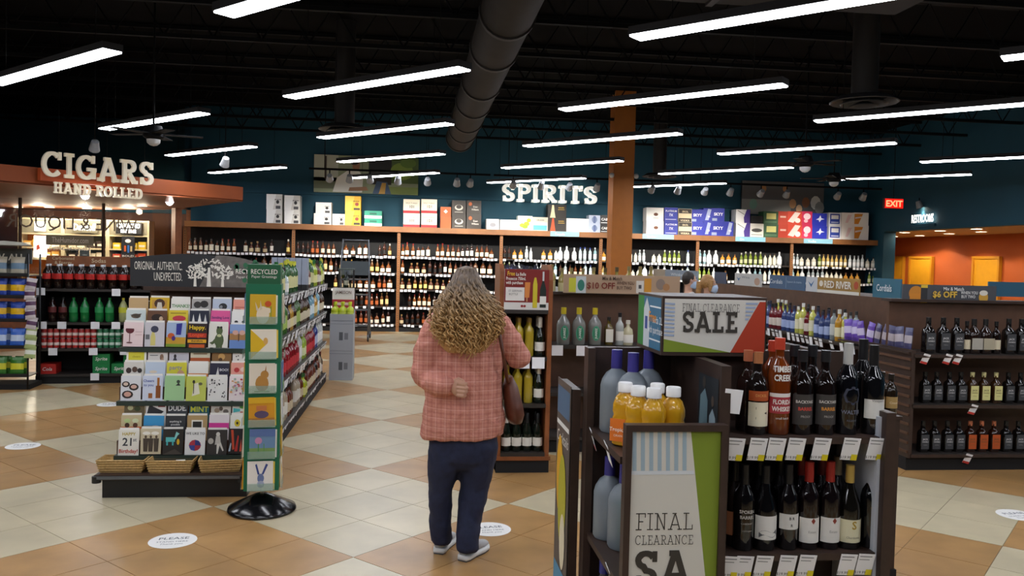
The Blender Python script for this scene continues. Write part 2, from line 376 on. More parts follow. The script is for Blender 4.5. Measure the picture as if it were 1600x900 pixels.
for px, py, lab in ((240, 214, 'ceiling fan with pale light bowl over the cigar counter'), (1303, 282, 'ceiling fan with pale light bowl before the back wall at right'), (1258, 258, 'small reddish brown ceiling fan hub far back at right')):
    p = onz(px, py, 3.05) if py < 230 else onz(px, py, 3.2); t = thing('ceiling_fan', lab, 'ceiling fan', p, .3, 'ceiling fans')
    MB().tube([(0, 0, .1), (0, 0, ZC - p.z)], .012, joist_m, 6).build('rod', t)
    MB().lathe([(0, .14), (.09, .13), (.12, .06), (.12, .0), (.07, -.03), (0, -.03)], 16, joist_m).build('motor', t)
    MB().lathe([(.08, -.03), (.075, -.07), (.04, -.1), (0, -.11)], 14, fan_w).build('light_bowl', t)
    bl = MB().box(.1, .55, -.06, .06, .03, .04, joist_m).mesh('blade')
    for k in range(5): link('blade', bl, t, rot=k * 2 * math.pi / 5)
# ---------------------------------------------------------------- fluorescent ceiling lamps (8 ft, at 45 degrees to the aisles)
lamp_em = mat('lamp_lens_glow', 'f3f6ff', 0.5, emit=LAMP_EMIT); lamp_h = mat('lamp_housing', '26262a', 0.5)
lampL, lampW = 2.44, .17
me_h = MB().box(0, lampL, -lampW / 2, lampW / 2, .012, .07, lamp_h).mesh('housing'); me_l = MB().box(.01, lampL - .01, -lampW / 2 + .008, lampW / 2 - .008, 0, .012, lamp_em).mesh('lens')
me_w = MB().tube([(.3, 0, .07), (.3, 0, 1.4)], .004, joist_m, 4).tube([(lampL - .3, 0, .07), (lampL - .3, 0, 1.4)], .004, joist_m, 4).mesh('wires')
LZ = 3.31
rows = ['nearest', 'second', 'third', 'fourth', 'fifth', 'sixth']; colsn = ['far left', 'left', 'centre left', 'centre right', 'right', 'far right']
for i in range(-1, 4 + 1):
    for j in range(-2, 5):
        x0 = -4.2 + 2.87 * i + (0 if i < 4 else .3); y0 = 5.93 + 2.97 * j
        if i < 0 and j > 2: continue
        if y0 > 18.6 or (i == 4 and j > 3): continue
        seen = j >= 0
        lab = 'long white fluorescent ceiling lamp, %s column, %s row from the camera' % (colsn[i + 1], rows[j]) if seen else 'white fluorescent ceiling lamp above and behind the viewpoint, %s column, %s row' % (colsn[i + 1], 'rear' if j == -2 else 'overhead')
        t = thing('ceiling_lamp', lab, 'ceiling lamp', (x0, y0, LZ), -math.pi / 4, 'suspended fluorescent lamps')
        link('housing', me_h, t); link('lens', me_l, t); link('wires', me_w, t)
# ---------------------------------------------------------------- track lights before the back wall
head_m = mat('track_head_grey', '8d9093', 0.4); spot_em = mat('track_lamp_glow', 'ffeed2', 0.5, emit=25)
TY, TZ = 16.75, 3.36
def track_head(parent, x, aim, energy, warm=(1, .93, .82), name='track_head'):
    d = Vector(aim).normalized(); q = d.to_track_quat('Z', 'Y')
    h = link(name, None, parent, (x, 0, 0))
    MB().tube([(0, 0, 0), (0, 0, -.1)], .012, joist_m, 6).build('stem', h)
    M = Matrix.Translation((0, 0, -.15)) @ q.to_matrix().to_4x4()
    MB().lathe([(0, -.09), (.05, -.08), (.062, 0), (.075, .07), (.068, .07), (.055, .0)], 12, head_m, M=M).build('shade', h)
    MB().lathe([(0, .05), (.06, .05)], 12, spot_em, M=M).build('bulb', h)
    if energy:
        l = bpy.data.lights.new('track_spot', 'SPOT'); l.energy = energy; l.spot_size = 1.15; l.spot_blend = .6; l.shadow_soft_size = .05; l.color = warm
        lo = link('track_spot', l, h, M @ Vector((0, 0, .09))); lo.rotation_euler = (d.to_track_quat('-Z', 'Y')).to_euler()
for nm, xs, lab in (('a', (515, 546, 578, 622, 668, 714, 735), 'black light track with spot heads before the landscape photo panel'), ('b', (802, 846, 890, 933, 1019, 1060), 'black light track with spot heads in front of the big wall lettering'), ('c', (1102, 1142, 1190, 1230, 1310, 1350), 'black light track with spot heads before the dark photo panel at right')):
    ps = [at(x, 285, TY).x for x in xs]; x0 = min(ps) - .4; x1 = max(ps) + .4
    t = thing('light_track', lab, 'track light', (0, TY, TZ), 0, 'track lights')
    MB().box(x0, x1, -.02, .02, 0, .04, joist_m).build('rail', t)
    MB().tube([(x0 + .3, 0, .04), (x0 + .3, 0, ZC - TZ)], .008, joist_m, 4).tube([(x1 - .3, 0, .04), (x1 - .3, 0, ZC - TZ)], .008, joist_m, 4).build('hanger', t)
    for k, x in enumerate(ps): track_head(t, x, (random.uniform(-.12, .12), 1, -.95 if k % 2 else -.6), SPOT_W)
# ---------------------------------------------------------------- column, exit sign, restroom sign
p = at(973, 330, 15.6)
col_o = mat('orange_column_paint', 'a9631c', 0.6, noise=0.06)
t = thing('column', 'square orange brown column standing in front of the back wall shelves', 'column', (p.x, 15.6, 0))
MB().box(-.20, .20, 0, .4, 0, ZC, col_o).build('shaft', t)
for sx in (-1, 1):
    c = MB().ball((sx * .24, -.02, 3.34), .05, fan_w, 10).tube([(sx * .2, -.02, 3.36), (sx * .24, -.02, 3.36)], .02, fan_w, 6); c.build('lamp_globe', t)
p = at(1397, 318, 15.5)
t = thing('exit_sign', 'red illuminated exit sign hanging near the restrooms', 'sign', p, 0)
MB().box(-.2, .2, 0, .06, -.1, .1, mat('exit_sign_case', '5a2018', 0.5)).build('case', t)
MB().rect(-.19, .19, -.09, .09, mat('exit_red_glow', 'd01008', 0.5, emit=2.0), -.003).build('face', t)
mb = MB(); slab = mat('exit_letter_glow', 'ff5a3c', 0.5, emit=5)
mb.text('EXIT', .17, 0, -.06, slab, -.006, bold=.03); mb.build('lettering', t)
MB().tube([(0, .03, .1), (0, .03, ZC - p.z)], .008, joist_m, 4).build('hanger', t)
white_em = mat('lit_white_letters', 'fffdf4', 0.5, emit=2.5)
a = onx(1425, 350, 10.96); b = onx(1461, 350, 10.96)
t = thing('restrooms_sign', 'small lit white sign spelling RESTROOMS on the teal wall', 'sign', (10.96, (a.y + b.y) / 2, 2.72), -math.pi / 2)
mb = MB(); L = a.y - b.y; mb.text('RESTROOMS', .24, 0, .0, white_em, -.03, sx=L / (.24 * 5.9), bold=.02); mb.build('lettering', t)
MB().box(-L / 2, L / 2, -.02, .03, -.1, -.04, teal_wall).build('ledge', t)
p = onx(1436, 322, 10.9); t = thing('wall_spotlight', 'single spotlight fixed high above the restroom sign', 'spotlight', (10.9, p.y, 3.25), 0)
track_head(t, 0, (.35, -.05, -1), 18, name='lamp_head')
# dark red canopy at the right edge
struct('trim_2', MB().slab([(9.7, 9.2), (11.0, 9.2), (11.0, 13.0)], 2.75, 3.1, mat('dark_red_canopy', '5e2a17', 0.6)))
# ---------------------------------------------------------------- photo panels on the back wall
def panel_on_wall(x0, y0, x1, y1, Yp):
    a = at(x0, y0, Yp); b = at(x1, y1, Yp); return a.x, b.x, b.z, a.z
x0, x1, z0, z1 = panel_on_wall(491, 241, 653, 305, YB - .12); W = x1 - x0; Hh = z1 - z0
t = thing('photo_panel', 'large photo panel of a man in a white shirt outdoors on the back wall', 'picture', ((x0 + x1) / 2, YB - .12, (z0 + z1) / 2))
MB().box(-W / 2, W / 2, 0, .06, -Hh / 2, Hh / 2, paper_white).build('board', t)
mb = MB(); A = lambda u: -W / 2 + u * W; Bz = lambda v: -Hh / 2 + v * Hh
mb.rect(A(0), A(1), Bz(0), Bz(1), pm('8f9a7c'), -.001); mb.rect(A(.0), A(.23), Bz(.3), Bz(1), pm('b6b9a6'), -.002); mb.rect(A(0), A(.24), Bz(.1), Bz(.4), pm('6b7158'), -.002)
mb.rect(A(.1), A(.12), Bz(.35), Bz(.97), pm('3f3328'), -.003); mb.rect(A(.52), A(.74), Bz(.25), Bz(1), pm('1c1a18'), -.002); mb.rect(A(.74), A(1), Bz(.3), Bz(1), pm('49612a'), -.002)
mb.disc(A(.84), Bz(.62), .26, .2, pm('7d9638'), -.003); mb.disc(A(.9), Bz(.85), .18, .11, pm('5d7a2c'), -.0034); mb.rect(A(.6), A(1), Bz(.0), Bz(.2), pm('7f8f45'), -.0038)
mb.poly([(A(.18), Bz(.02)), (A(.46), Bz(.02)), (A(.47), Bz(.45)), (A(.42), Bz(.62)), (A(.33), Bz(.62)), (A(.22), Bz(.4))], pm('e4e3dc'), -.004)
mb.disc(A(.4), Bz(.74), .085, .12, pm('a0704f'), -.005); mb.disc(A(.385), Bz(.84), .1, .075, pm('2c211b'), -.006); mb.poly([(A(.33), Bz(.05)), (A(.52), Bz(.08)), (A(.5), Bz(.18)), (A(.34), Bz(.15))], pm('a87a58'), -.006)
mb.poly([(A(.56), Bz(.0)), (A(.74), Bz(.0)), (A(.7), Bz(.32)), (A(.6), Bz(.34))], pm('3c5678'), -.005); mb.poly([(A(.62), Bz(.0)), (A(.68), Bz(.0)), (A(.69), Bz(.3)), (A(.65), Bz(.3))], pm('c79a45'), -.006)
mb.build('photo_print', t)
x0, x1, z0, z1 = panel_on_wall(1160, 282, 1286, 338, YB - .12); W = x1 - x0; Hh = z1 - z0
t = thing('photo_panel', 'dark grey photo panel with people and sparks on the back wall at right', 'picture', ((x0 + x1) / 2, YB - .12, (z0 + z1) / 2))
MB().box(-W / 2, W / 2, 0, .06, -Hh / 2, Hh / 2, pm('3a3a3c')).build('board', t)
mb = MB(); mb.rect(-W / 2, W / 2, -Hh / 2, Hh / 2, pm('55565a'), -.001); mb.rect(A(0), A(.6), Bz(.0), Bz(.45), pm('83837f'), -.002)
for u, v, c, r in ((.26, .78, 'b08050', .07), (.52, .8, 'a4764c', .06), (.62, .35, 'c49468', .09), (.78, .4, '8a5a3c', .1), (.7, .2, 'd8b48c', .08), (.9, .4, 'd0d0cc', .13), (.95, .25, '8d8d8a', .12), (.14, .3, '6f9384', .1)): mb.disc(A(u), Bz(v), r, r * 1.3, pm(c), -.003 - u * .004, 10)
mb.build('photo_print', t)
# big wall lettering
x0, x1, z0, z1 = panel_on_wall(785, 286, 937, 317, YB - .3)
t = thing('spirits_sign', 'large lit white slab serif letters spelling SPIRITS on the teal back wall', 'sign', ((x0 + x1) / 2, YB - .2, z0 - .02), 0)
mb = MB(); Wd = slab_text(MB(), 'SPIRITS', 1, 0, 0, white_em)
slab_text(mb, 'SPIRITS', (x1 - x0) / Wd, 0, 0, mat('wall_letters', 'f6f4ea', 0.5, emit=.6), 0, .2); mb.build('lettering', t)
# ================================================================ BACK WALL SHELVING
SY = 18.85                      # shelf front plane
BX0, BW = -4.98, 2.31           # first upright, bay width
ROWZ = [1.70, 1.32, .955, .565, .165]
WT = 2.24
tag_me = MB().box(-.032, .032, -.002, 0, -.05, 0, white_tag).mesh('price_tag'); tag_big = MB().box(-.05, .05, -.002, 0, -.09, 0, white_tag).mesh('price_tag')
upr = MB().box(-.035, .035, 0, .04, 0, WT, beam_brown)
for k in range(40): upr.box(-.008, .008, -.001, 0, .1 + k * .052, .12 + k * .052, shelf_dark)
upr_me = upr.mesh('upright')
for b in range(7):
    x0 = BX0 + b * BW; xc = x0 + BW / 2
    t = thing('wall_shelf_unit', 'wall shelf bay of liquor bottles, %s from the left along the back wall' % ordinal(b), 'shelf unit', (xc, SY, 0), 0, 'back wall shelf bays')
    MB().box(-BW / 2, BW / 2, .46, .49, .02, WT, black_matte).build('back_panel', t)
    MB().box(-BW / 2, BW / 2, -.06, .49, WT, WT + .12, beam_brown).build('top_beam', t)
    MB().box(-BW / 2, BW / 2, .02, .46, 0, .1, black_matte).build('base', t)
    link('upright', upr_me, t, (-BW / 2, 0, 0))
    if b == 6: link('upright', upr_me, t, (BW / 2 - .04, 0, 0))
    BAYN = ('one', 'two', 'three', 'four', 'five', 'six', 'seven')
    sh = MB().box(-BW / 2 + .04, BW / 2 - .04, -.02, .44, -.03, 0, shelf_dark).mesh('shelf')
    for r, z in enumerate(ROWZ):
        link('shelf', sh, t, (0, .02, z))
        if r >= 2 and not (1 <= b <= 3): continue
        x = -BW / 2 + .08
        while x < BW / 2 - .08:
            dens = .82 if r else .9
            if random.random() < dens: link('price_tag', tag_me, t, (x, -.004, z + random.uniform(-.012, .006)))
            x += .088
# blue strips on the beam
for x0, x1, y in ((860, 905, 365), (1004, 1053, 369), (1149, 1196, 375), (1256, 1301, 377)):
    a = at(x0, y, SY - .07); b = at(x1, y, SY - .07)
    t = thing('shelf_header_strip', 'pale blue category strip on the shelf beam, %s of back wall' % {860: 'the centre', 1004: 'just right of the column', 1149: 'the right third', 1256: 'the far right'}[x0], 'sign', (a.x, SY - .065, WT + .005))
    MB().box(0, b.x - a.x, -.006, 0, 0, .11, mat('pale_blue_strip', '8cc4d8', .5)).build('strip', t)
    MB().text({860: 'Tequila', 1004: 'Vodka', 1149: 'Gin', 1256: 'Vodka'}[x0], .08, .1, .025, pm('ffffff'), -.008, 'LEFT').build('lettering', t)
def onplane(px, py, P, N):
    d = ray(px, py); N = np.array(N, float); t = ((np.array(P) - _C) @ N) / (d @ N); return Vector(_C + d * t)
# ================================================================ BOTTLES
BT = {  # glass profile, cap profile, label (z0, z1, r), squareness
 'whiskey': ([(0, 0), (.035, 0), (.038, .006), (.038, .165), (.033, .19), (.018, .212), (.0145, .226), (.0145, .262)], [(.0165, .25), (.0165, .29), (0, .29)], (.04, .125, .0388), 0),
 'squat': ([(0, 0), (.046, 0), (.05, .008), (.05, .11), (.044, .15), (.02, .17), (.016, .18), (.016, .205)], [(.021, .2), (.021, .235), (0, .235)], (.025, .1, .0508), 0),
 'square': ([(0, 0), (.036, 0), (.039, .006), (.039, .155), (.034, .175), (.018, .192), (.0155, .2), (.0155, .235)], [(.0175, .222), (.0175, .262), (0, .262)], (.028, .15, .0397), .8),
 'wine': ([(0, 0), (.034, 0), (.037, .005), (.037, .175), (.032, .2), (.0165, .228), (.0145, .24), (.0145, .27)], [(.0158, .232), (.0152, .302), (0, .303)], (.04, .125, .0377), 0),
 'burgundy': ([(0, 0), (.038, 0), (.0415, .005), (.0415, .14), (.037, .165), (.02, .21), (.0145, .24), (.0145, .27)], [(.0158, .235), (.0152, .298), (0, .299)], (.03, .115, .0422), 0),
 'champagne': ([(0, 0), (.038, 0), (.042, .006), (.042, .14), (.036, .175), (.02, .225), (.016, .25), (.016, .27)], [(.021, .205), (.0175, .25), (.0175, .305), (.012, .315), (0, .316)], (.045, .115, .0427), 0),
 'tall': ([(0, 0), (.033, 0), (.036, .006), (.036, .2), (.03, .222), (.016, .24), (.014, .25), (.014, .28)], [(.016, .268), (.016, .305), (0, .305)], (.05, .16, .0367), 0),
 'jug': ([(0, 0), (.056, 0), (.062, .01), (.062, .18), (.056, .205), (.04, .232), (.022, .245), (.0195, .252), (.0195, .26)], [(.022, .25), (.021, .322), (0, .323)], (.05, .14, .0627), 0),
 'shield': ([(0, 0), (.05, 0), (.055, .008), (.058, .165), (.05, .195), (.026, .228), (.02, .242), (.02, .262)], [(.022, .255), (.022, .31), (0, .31)], (.04, .14, .0588), .35),
 'juice': ([(0, 0), (.036, 0), (.043, .006), (.043, .1), (.039, .112), (.043, .126), (.042, .15), (.032, .178), (.021, .19), (.021, .2)], [(.0265, .195), (.0265, .225), (.024, .229), (0, .229)], (.018, .1, .0438), .25),
 'soda': ([(0, 0), (.04, 0), (.052, .015), (.054, .1), (.05, .13), (.053, .17), (.05, .2), (.03, .25), (.0145, .275), (.0145, .29)], [(.0165, .283), (.0165, .308), (0, .308)], (.12, .19, .0542), 0),
 'mini': ([(0, 0), (.026, 0), (.028, .005), (.028, .1), (.02, .125), (.011, .14), (.011, .16)], [(.0125, .155), (.0125, .178), (0, .178)], (.03, .08, .0286), 0)}
MINI = {}
def mini_mesh(kind, glass, cap, lab, n=9, scale=1.0):
    k = (kind, glass, cap, lab, n)
    if k not in MINI:
        g_, c_, l_, sq = BT[kind]; mb = MB(); mb.lathe(g_, n, gm(glass), sq); mb.lathe(c_, n, pm(cap, .4), 0)
        if lab: mb.lathe([(l_[2], l_[0]), (l_[2], l_[1])], n, pm(lab), sq)
        MINI[k] = mb.mesh('bottle')
    return MINI[k]
FULL = {}
def full_bottle(name, label, kind, glass, cap, lab, loc, rot=0.0, group=None, text=(), n=24, labz=None, cat='bottle', lab2=None, scale=1.0, extra=None, half=1.25):
    """text: (string, size, z, colour[, bold])"""
    g_, c_, l_, sq = BT[kind]; t = thing(name, label, cat, loc, rot, group); t.scale = (scale,) * 3
    key = (kind, glass, cap, lab, tuple(text), labz, lab2, n)
    if key not in FULL:
        ms = [('glass', MB().lathe(g_, n, glass if not isinstance(glass, str) else gm(glass), sq).mesh('glass')), ('cap', MB().lathe(c_, n, pm(cap, .35), 0).mesh('cap'))]
        z0, z1 = labz or l_[:2]
        def sleeve(z0, z1, col, dr=0.0):
            r = l_[2] + dr
            if sq: return MB().box(-r * .88, r * .88, -r - .0012, -r + .002, z0, z1, pm(col))
            mb = MB(); k = 14; vs = []
            for i in range(k + 1):
                a = -half + 2 * half * i / k; vs += [(r * math.sin(a), -r * math.cos(a), z0), (r * math.sin(a), -r * math.cos(a), z1)]
            mb.add(vs, [(2 * i, 2 * i + 2, 2 * i + 3, 2 * i + 1) for i in range(k)], pm(col), True); return mb
        if lab: ms.append(('label', sleeve(z0, z1, lab).mesh('label')))
        if lab2: ms.append(('label', sleeve(lab2[0], lab2[1], lab2[2]).mesh('label')))
        if text:
            mb = MB()
            for tx in text:
                mb.text(tx[0], tx[1], 0, tx[2], pm(tx[3]), (-l_[2] - .0018) if sq else 0, bold=tx[4] if len(tx) > 4 else 0, wrap=None if sq else l_[2] + .0007, sx=tx[5] if len(tx) > 5 else 1.0)
            ms.append(('lettering', mb.mesh('lettering')))
        FULL[key] = ms
    for nm, me in FULL[key]: link(nm, me, t)
    return t
# looks of the small bottles: kind, glass, cap, label, words
WLOOK = [('whiskey', '5a2c0c', '1a1310', 'e8dcc0', 'amber whiskey bottle with cream label'), ('whiskey', '3a1a08', '101010', '1d1a18', 'dark whiskey bottle with black label'), ('squat', '643410', '2a1a10', 'f0ead8', 'squat amber bottle with white label'),
         ('square', '4a2208', '141414', 'e9e2cc', 'square brown whiskey bottle with pale label'), ('tall', '543010', 'a8863a', 'e2c88a', 'tall amber bottle with gold cap'), ('whiskey', '6e3a10', '7a1a12', 'f2e6cc', 'light amber whiskey bottle with red cap'),
         ('squat', '4c240c', '9a7a4a', 'd9c59a', 'squat brown bottle with cork cap'), ('tall', '2a1208', '1b1b1b', 'efe9df', 'tall dark bottle with white label'), ('whiskey', '4e2410', '8a2a18', 'b8602e', 'amber bottle with orange label'), ('shield', '4e2a10', '171717', 'efe6cf', 'broad shouldered whiskey bottle'),
         ('whiskey', '5a3410', 'e9e3d6', 'f0d87c', 'amber bottle with yellow label and white cap')]
CLOOK = [('tall', 'a9b2b4', 'e8e8e8', 'f4f4f4', 'tall clear bottle with white label'), ('whiskey', 'd5dcdc', '9aa0a8', 'eef0f0', 'clear vodka bottle with grey cap'), ('squat', 'd8d4c2', '2a2a2a', 'f4f0e2', 'squat clear bottle with black cap'), ('tall', 'b9c8cc', '2a3f8a', 'dfe6ee', 'clear bottle with blue cap'),
         ('whiskey', 'd2b468', '7a5a2a', 'f2ecd8', 'pale gold tequila bottle'), ('squat', 'c78a34', '5a3a1a', 'f3e9d0', 'squat gold tequila bottle'), ('shield', 'd9dde0', 'c0c4c8', 'f6f6f6', 'broad clear bottle with silver cap'), ('tall', '8fb0b8', 'd0d4d8', 'eef4f6', 'pale blue glass bottle'), ('whiskey', '7a8c34', 'd0d0c0', 'd6d9a8', 'dull green liqueur bottle'), ('square', 'e0dccb', '3a2a1a', 'ece6d2', 'square clear bottle with brown cap')]
rown = ['top', 'second', 'third', 'fourth', 'bottom']
ROWS = []       # every small bottle: (name, mesh look, location, turn, scale, label, group)
def fill_row(looks, x0, x1, place, where, skip=.12, lo=.088, hi=.115, n=9, run=(1, 3), name='bottle'):
    x = x0; cnt = 0
    while x < x1:
        lk = random.choice(looks); k = random.randint(*run)
        if random.random() < skip: x += random.uniform(.06, .2); continue
        for q in range(k):
            if x > x1: break
            s = random.uniform(.93, 1.1); step = max(2.5 * BT[lk[0]][2][2] * s, lo) + random.uniform(0, hi - lo)
            ROWS.append((name, lk, place(x), random.uniform(-.1, .1), s, '%s, %s, %s along' % (lk[4], where, nth(cnt)), where, n)); cnt += 1
            x += step
def emit_rows():
    for name in sorted(set(r[0] for r in ROWS)):
        rs = [r for r in ROWS if r[0] == name]
        rs.sort(key=lambda r: proj(r[2])[2])
        for nm, lk, loc, rot, s, lab, grp, n in rs[:300]:
            o = link(nm, mini_mesh(*lk[:4], n=n), None, loc, rot, label=lab, cat='bottle', group='bottles ' + grp); o.scale = (s, s, s)
        if rs[300:]:
            mb = MB()
            for nm, lk, loc, rot, s, lab, grp, n in rs[300:]:
                g_, c_, l_, sq = BT[lk[0]]; M = Matrix.Translation(loc) @ Matrix.Rotation(rot, 4, 'Z') @ Matrix.Scale(s, 4)
                mb.lathe(g_, n, gm(lk[1]), sq, M).lathe(c_, n, pm(lk[2], .4), 0, M).lathe([(l_[2], l_[0]), (l_[2], l_[1])], n, pm(lk[3]), sq, M)
            mb.build(name + 's', None, label='the farthest small bottles on the back wall shelves at the right', cat='bottles', kind='stuff')
for b in range(7):
    bx0 = BX0 + b * BW + .09; bx1 = bx0 + BW - .2
    for r, z in enumerate(ROWZ):
        if r >= 2 and not (1 <= b <= 2): continue
        if r == 1 and b in (0, 1): a0, a1 = (bx0, bx1)
        looks = WLOOK if b < 3 else (WLOOK[:3] + CLOOK if b == 3 else CLOOK)
        a0, a1 = bx0, bx1
        if r >= 2 and b == 1: a0 = -1.75
        if r >= 2 and b == 2: a1 = 1.45
        if r == 1 and b == 0: a0 = -4.3
        fill_row(looks, a0, a1, lambda x, z=z: (x, SY + .1, z), 'wall bay %s, %s row' % (BAYN[b], rown[r]), skip=.1, lo=.095 if r == 0 else .105, hi=.125, name='liquor_bottle')
# ================================================================ CASES ON TOP OF THE WALL SHELVES
WTOP = WT + .12
def case(px, side, front, text, tc, deco, desc, grp):
    x0, y0, x1, y1 = px; a = at(x0, y0, SY + .02); b = at(x1, y1, SY + .02); Wd = b.x - a.x; Hh = a.z - b.z
    return a, b, Wd, Hh
CASES = []
def cs(c, x0, y0, x1, y1, text=(), deco=(), desc='', side=None): CASES.append((c, x0, y0, x1, y1, text, deco, desc, side))
JB = lambda: ((('JIM BEAM', .1, .72, .62, '3a2a22', .02),), (('p', [(.0, 0), (.42, 0), (.62, 1), (.0, 1)], 'f4f4f2'), ('d', .72, .5, .1, .12, '2a2a2a'), ('r', .6, .9, .05, .25, '4a4a4c')))
for (x0, y0, x1, y1), w_ in (((416, 303, 441, 326), 'upper left'), ((444, 305, 469, 327), 'upper right'), ((416, 327, 441, 348), 'lower left'), ((444, 328, 469, 350), 'lower right')):
    tx, dc = JB(); cs('d9d7d2', x0, y0, x1, y1, tx, dc, 'white bourbon case with black emblem, %s of the leftmost block' % w_)
tx, dc = JB(); cs('f0efea', 493, 316, 518, 333, tx, dc[1:], 'plain white case atop another left of the yellow cases'); cs('f0efea', 490, 333, 518, 350, tx, dc[1:], 'plain white case under another left of the yellow cases'); cs('d0cec8', 519, 334, 539, 351, tx, dc, 'single white bourbon case tight against the yellow cases')
for y0, y1, w_ in ((306, 329, 'upper'), (329, 352, 'lower')): cs('e9b21a', 539, y0, 564, y1, (('JIM BEAM', .1, .7, .62, '2a1a10', .02),), (('p', [(0, 0), (.4, 0), (.6, 1), (0, 1)], 'f2cc4a'), ('r', .55, .95, .05, .2, '2a2418'), ('d', .75, .45, .12, .12, '8a2a18')), '%s yellow bourbon case in the stack of two' % w_)
for y0, y1, w_ in ((329, 341, 'upper'), (341, 353, 'lower')): cs('1f9a7c', 569, y0, 597, y1, (), (('r', 0, 1, .0, .38, 'e9efe9'), ('r', .3, .7, .5, .75, '126a54')), '%s green and white flat case' % w_)
for x0, x1, sd in ((630, 656, 'left'), (658, 683, 'right')):
    for y0, y1, w_ in ((311, 332, 'upper'), (333, 355, 'lower')): cs('efe6cf', x0, y0, x1, y1, (('WILD TURKEY', .13, .5, .68, '3a2a22', .0), ('101', .28, .5, .38, '3a2a22', .02)), (('r', 0, 1, .0, .2, 'b0222a'),), 'cream case with red base stripe, %s %s of four' % (w_, sd))
for y0, y1, w_ in ((323, 339, 'upper'), (339, 356, 'lower')): cs('b0561c', 688, y0, 705, y1, (), (('p', [(.5, .35), (.7, .55), (.5, .75), (.3, .55)], 'e9e2d6'),) if w_ == 'upper' else (), '%s orange brown case beside the charcoal cases' % w_)
for x0, x1, sd in ((706, 728, 'left'), (729, 752, 'right')):
    for y0, y1, w_ in ((313, 334, 'upper'), (335, 357, 'lower')):
        cs('35302c', x0, y0, x1, y1, (('Evan', .17, .6, .5, 'e9e4da', .01), ('Williams', .17, .58, .3, 'e9e4da', .01)) if sd == 'right' else (), (('d', .25, .75, .12, .14, 'c0602a'),) if sd == 'right' else (('d', .5, .5, .3, .2, 'd0ccc2'), ('d', .5, .55, .2, .14, '35302c'), ('r', .2, .8, .15, .2, 'b0aca2')), 'charcoal whiskey case, %s %s of four' % (w_, sd))
cs('f2f2f0', 760, 342, 780, 358, (), (('d', .5, .45, .25, .2, '9a9aa0'),), 'small white case with grey drawing right of the charcoal cases'); cs('f6f6f4', 781, 343, 809, 359, (), (), 'plain wide white case under the big letters')
cs('f2f4ea', 809, 337, 832, 360, (), (('d', .3, .35, .18, .14, 'a8c81e'), ('d', .6, .45, .2, .16, '9cc01a'), ('d', .75, .7, .15, .14, 'b4d428'), ('d', .5, .25, .2, .12, '8cb41a')), 'white case with lime green fruit print'); cs('d6d2c0', 832, 339, 856, 360, (('CRUZAN', .14, .5, .74, '4a4a40', .02),), (('r', .05, .95, .05, .4, '58b4d6'), ('r', .05, .95, .4, .62, 'bfe0ec')), 'case with pale blue sea print')
for y0, y1, w_, c2 in ((319, 340, 'upper', 'f0e2b8'), (340, 361, 'lower', 'd8501c')): cs('221c18', 856, y0, 885, y1, (('MAKERS', .12, .72, .72, 'd8b040', .02),), (('p', [(.12, 0), (.42, 0), (.36, .45), (.32, .95), (.22, .95), (.18, .45)], c2), ('r', .55, .9, .6, .64, 'd8b040')), '%s black case with a tall bottle print' % w_)
cs('faf8f2', 885, 341, 920, 362, (), (), 'overexposed plain white case right of the black bottle cases')
for y0, y1, w_ in ((336, 349, 'upper'), (350, 363, 'lower')):
    cs('b8c4d8', 920, y0, 938, y1, (), (('d', .5, .5, .25, .35, '7a8cb0'), ('r', .4, .6, .1, .9, '5a6c98')), '%s blue grey patterned case beside the column' % w_)
    cs('1c1c1e', 938, y0, 956, y1, (('CABIN', .38, .5, .4, 'f0f0f0', .03),), (('r', .05, .95, .1, .2, 'c8c8c8'),), '%s black and white case touching the column' % w_)
for y0, y1, w_ in ((324, 345, 'upper'), (345, 367, 'lower')):
    cs('f4f2ec', 1010, y0, 1037, y1, (), (('d', .55, .5, .13, .12, '6a3c1e'), ('r', .4, .7, .2, .24, 'b0aca4')), '%s white case with small brown oval right of the column' % w_)
    cs('2c38a0', 1038, y0, 1059, y1, (('PLATINUM', .18, .5, .68, 'f0f0f8', .02), ('7X', .26, .5, .36, 'f0f0f8', .02)), (('r', .1, .9, .1, .14, 'e0e0f0'),), '%s blue case with white print and number' % w_)
    cs('d8c8a4', 1060, y0 + 2, 1081, y1, (('SKOL', .2, .5, .72, 'd8c8a4', .02), ('VODKA', .2, .5, .06, 'd8c8a4', .03)), (('r', .02, .98, .66, .98, '2a241e'), ('r', .02, .98, .0, .3, '2a241e')), '%s tan case with black bands' % w_)
for x0, x1, y0, y1, w_ in ((1081, 1099, 327, 347, 'upper first'), (1099, 1113, 325, 346, 'upper second'), (1113, 1132, 325, 346, 'upper third'), (1081, 1099, 347, 368, 'lower first'), (1099, 1112, 346, 368, 'lower second'), (1112, 1132, 346, 368, 'lower third'), (1132, 1146, 346, 368, 'lower fourth')):
    cs('2430a4', x0, y0, x1, y1, (('SKYY', .3, .5, .45, 'f4f6ff', .03),) if x1 - x0 > 16 else (('90', .2, .6, .3, 'f4f6ff', .01),), (('r', .0, .4, .05, .25, '9aa8c8'),) if x1 - x0 > 16 else (('p', [(.2, .1), (.6, .1), (.9, .9), (.5, .95)], 'a8b4d8'),), 'royal blue vodka case, %s of its row' % w_)
for y0, y1, w_ in ((327, 348, 'upper'), (348, 370, 'lower')): cs('f2f2f4', 1150, y0, 1172, y1, (), (('p', [(.6, 0), (1, 0), (1, 1), (.75, 1), (.55, .4)], '4a3490'), ('p', [(.1, .9), (.6, .6), (.6, .64), (.1, .94)], '2a2a2a')), '%s white case with purple corner' % w_)
cs('17171a', 1173, 337, 1192, 349, (), (), 'small black case on the white emblem case'); cs('efece4', 1172, 349, 1193, 371, (), (('d', .5, .5, .4, .14, '4a4844'), ('r', .1, .9, .15, .19, '6a6860')), 'white case with dark oval emblem')
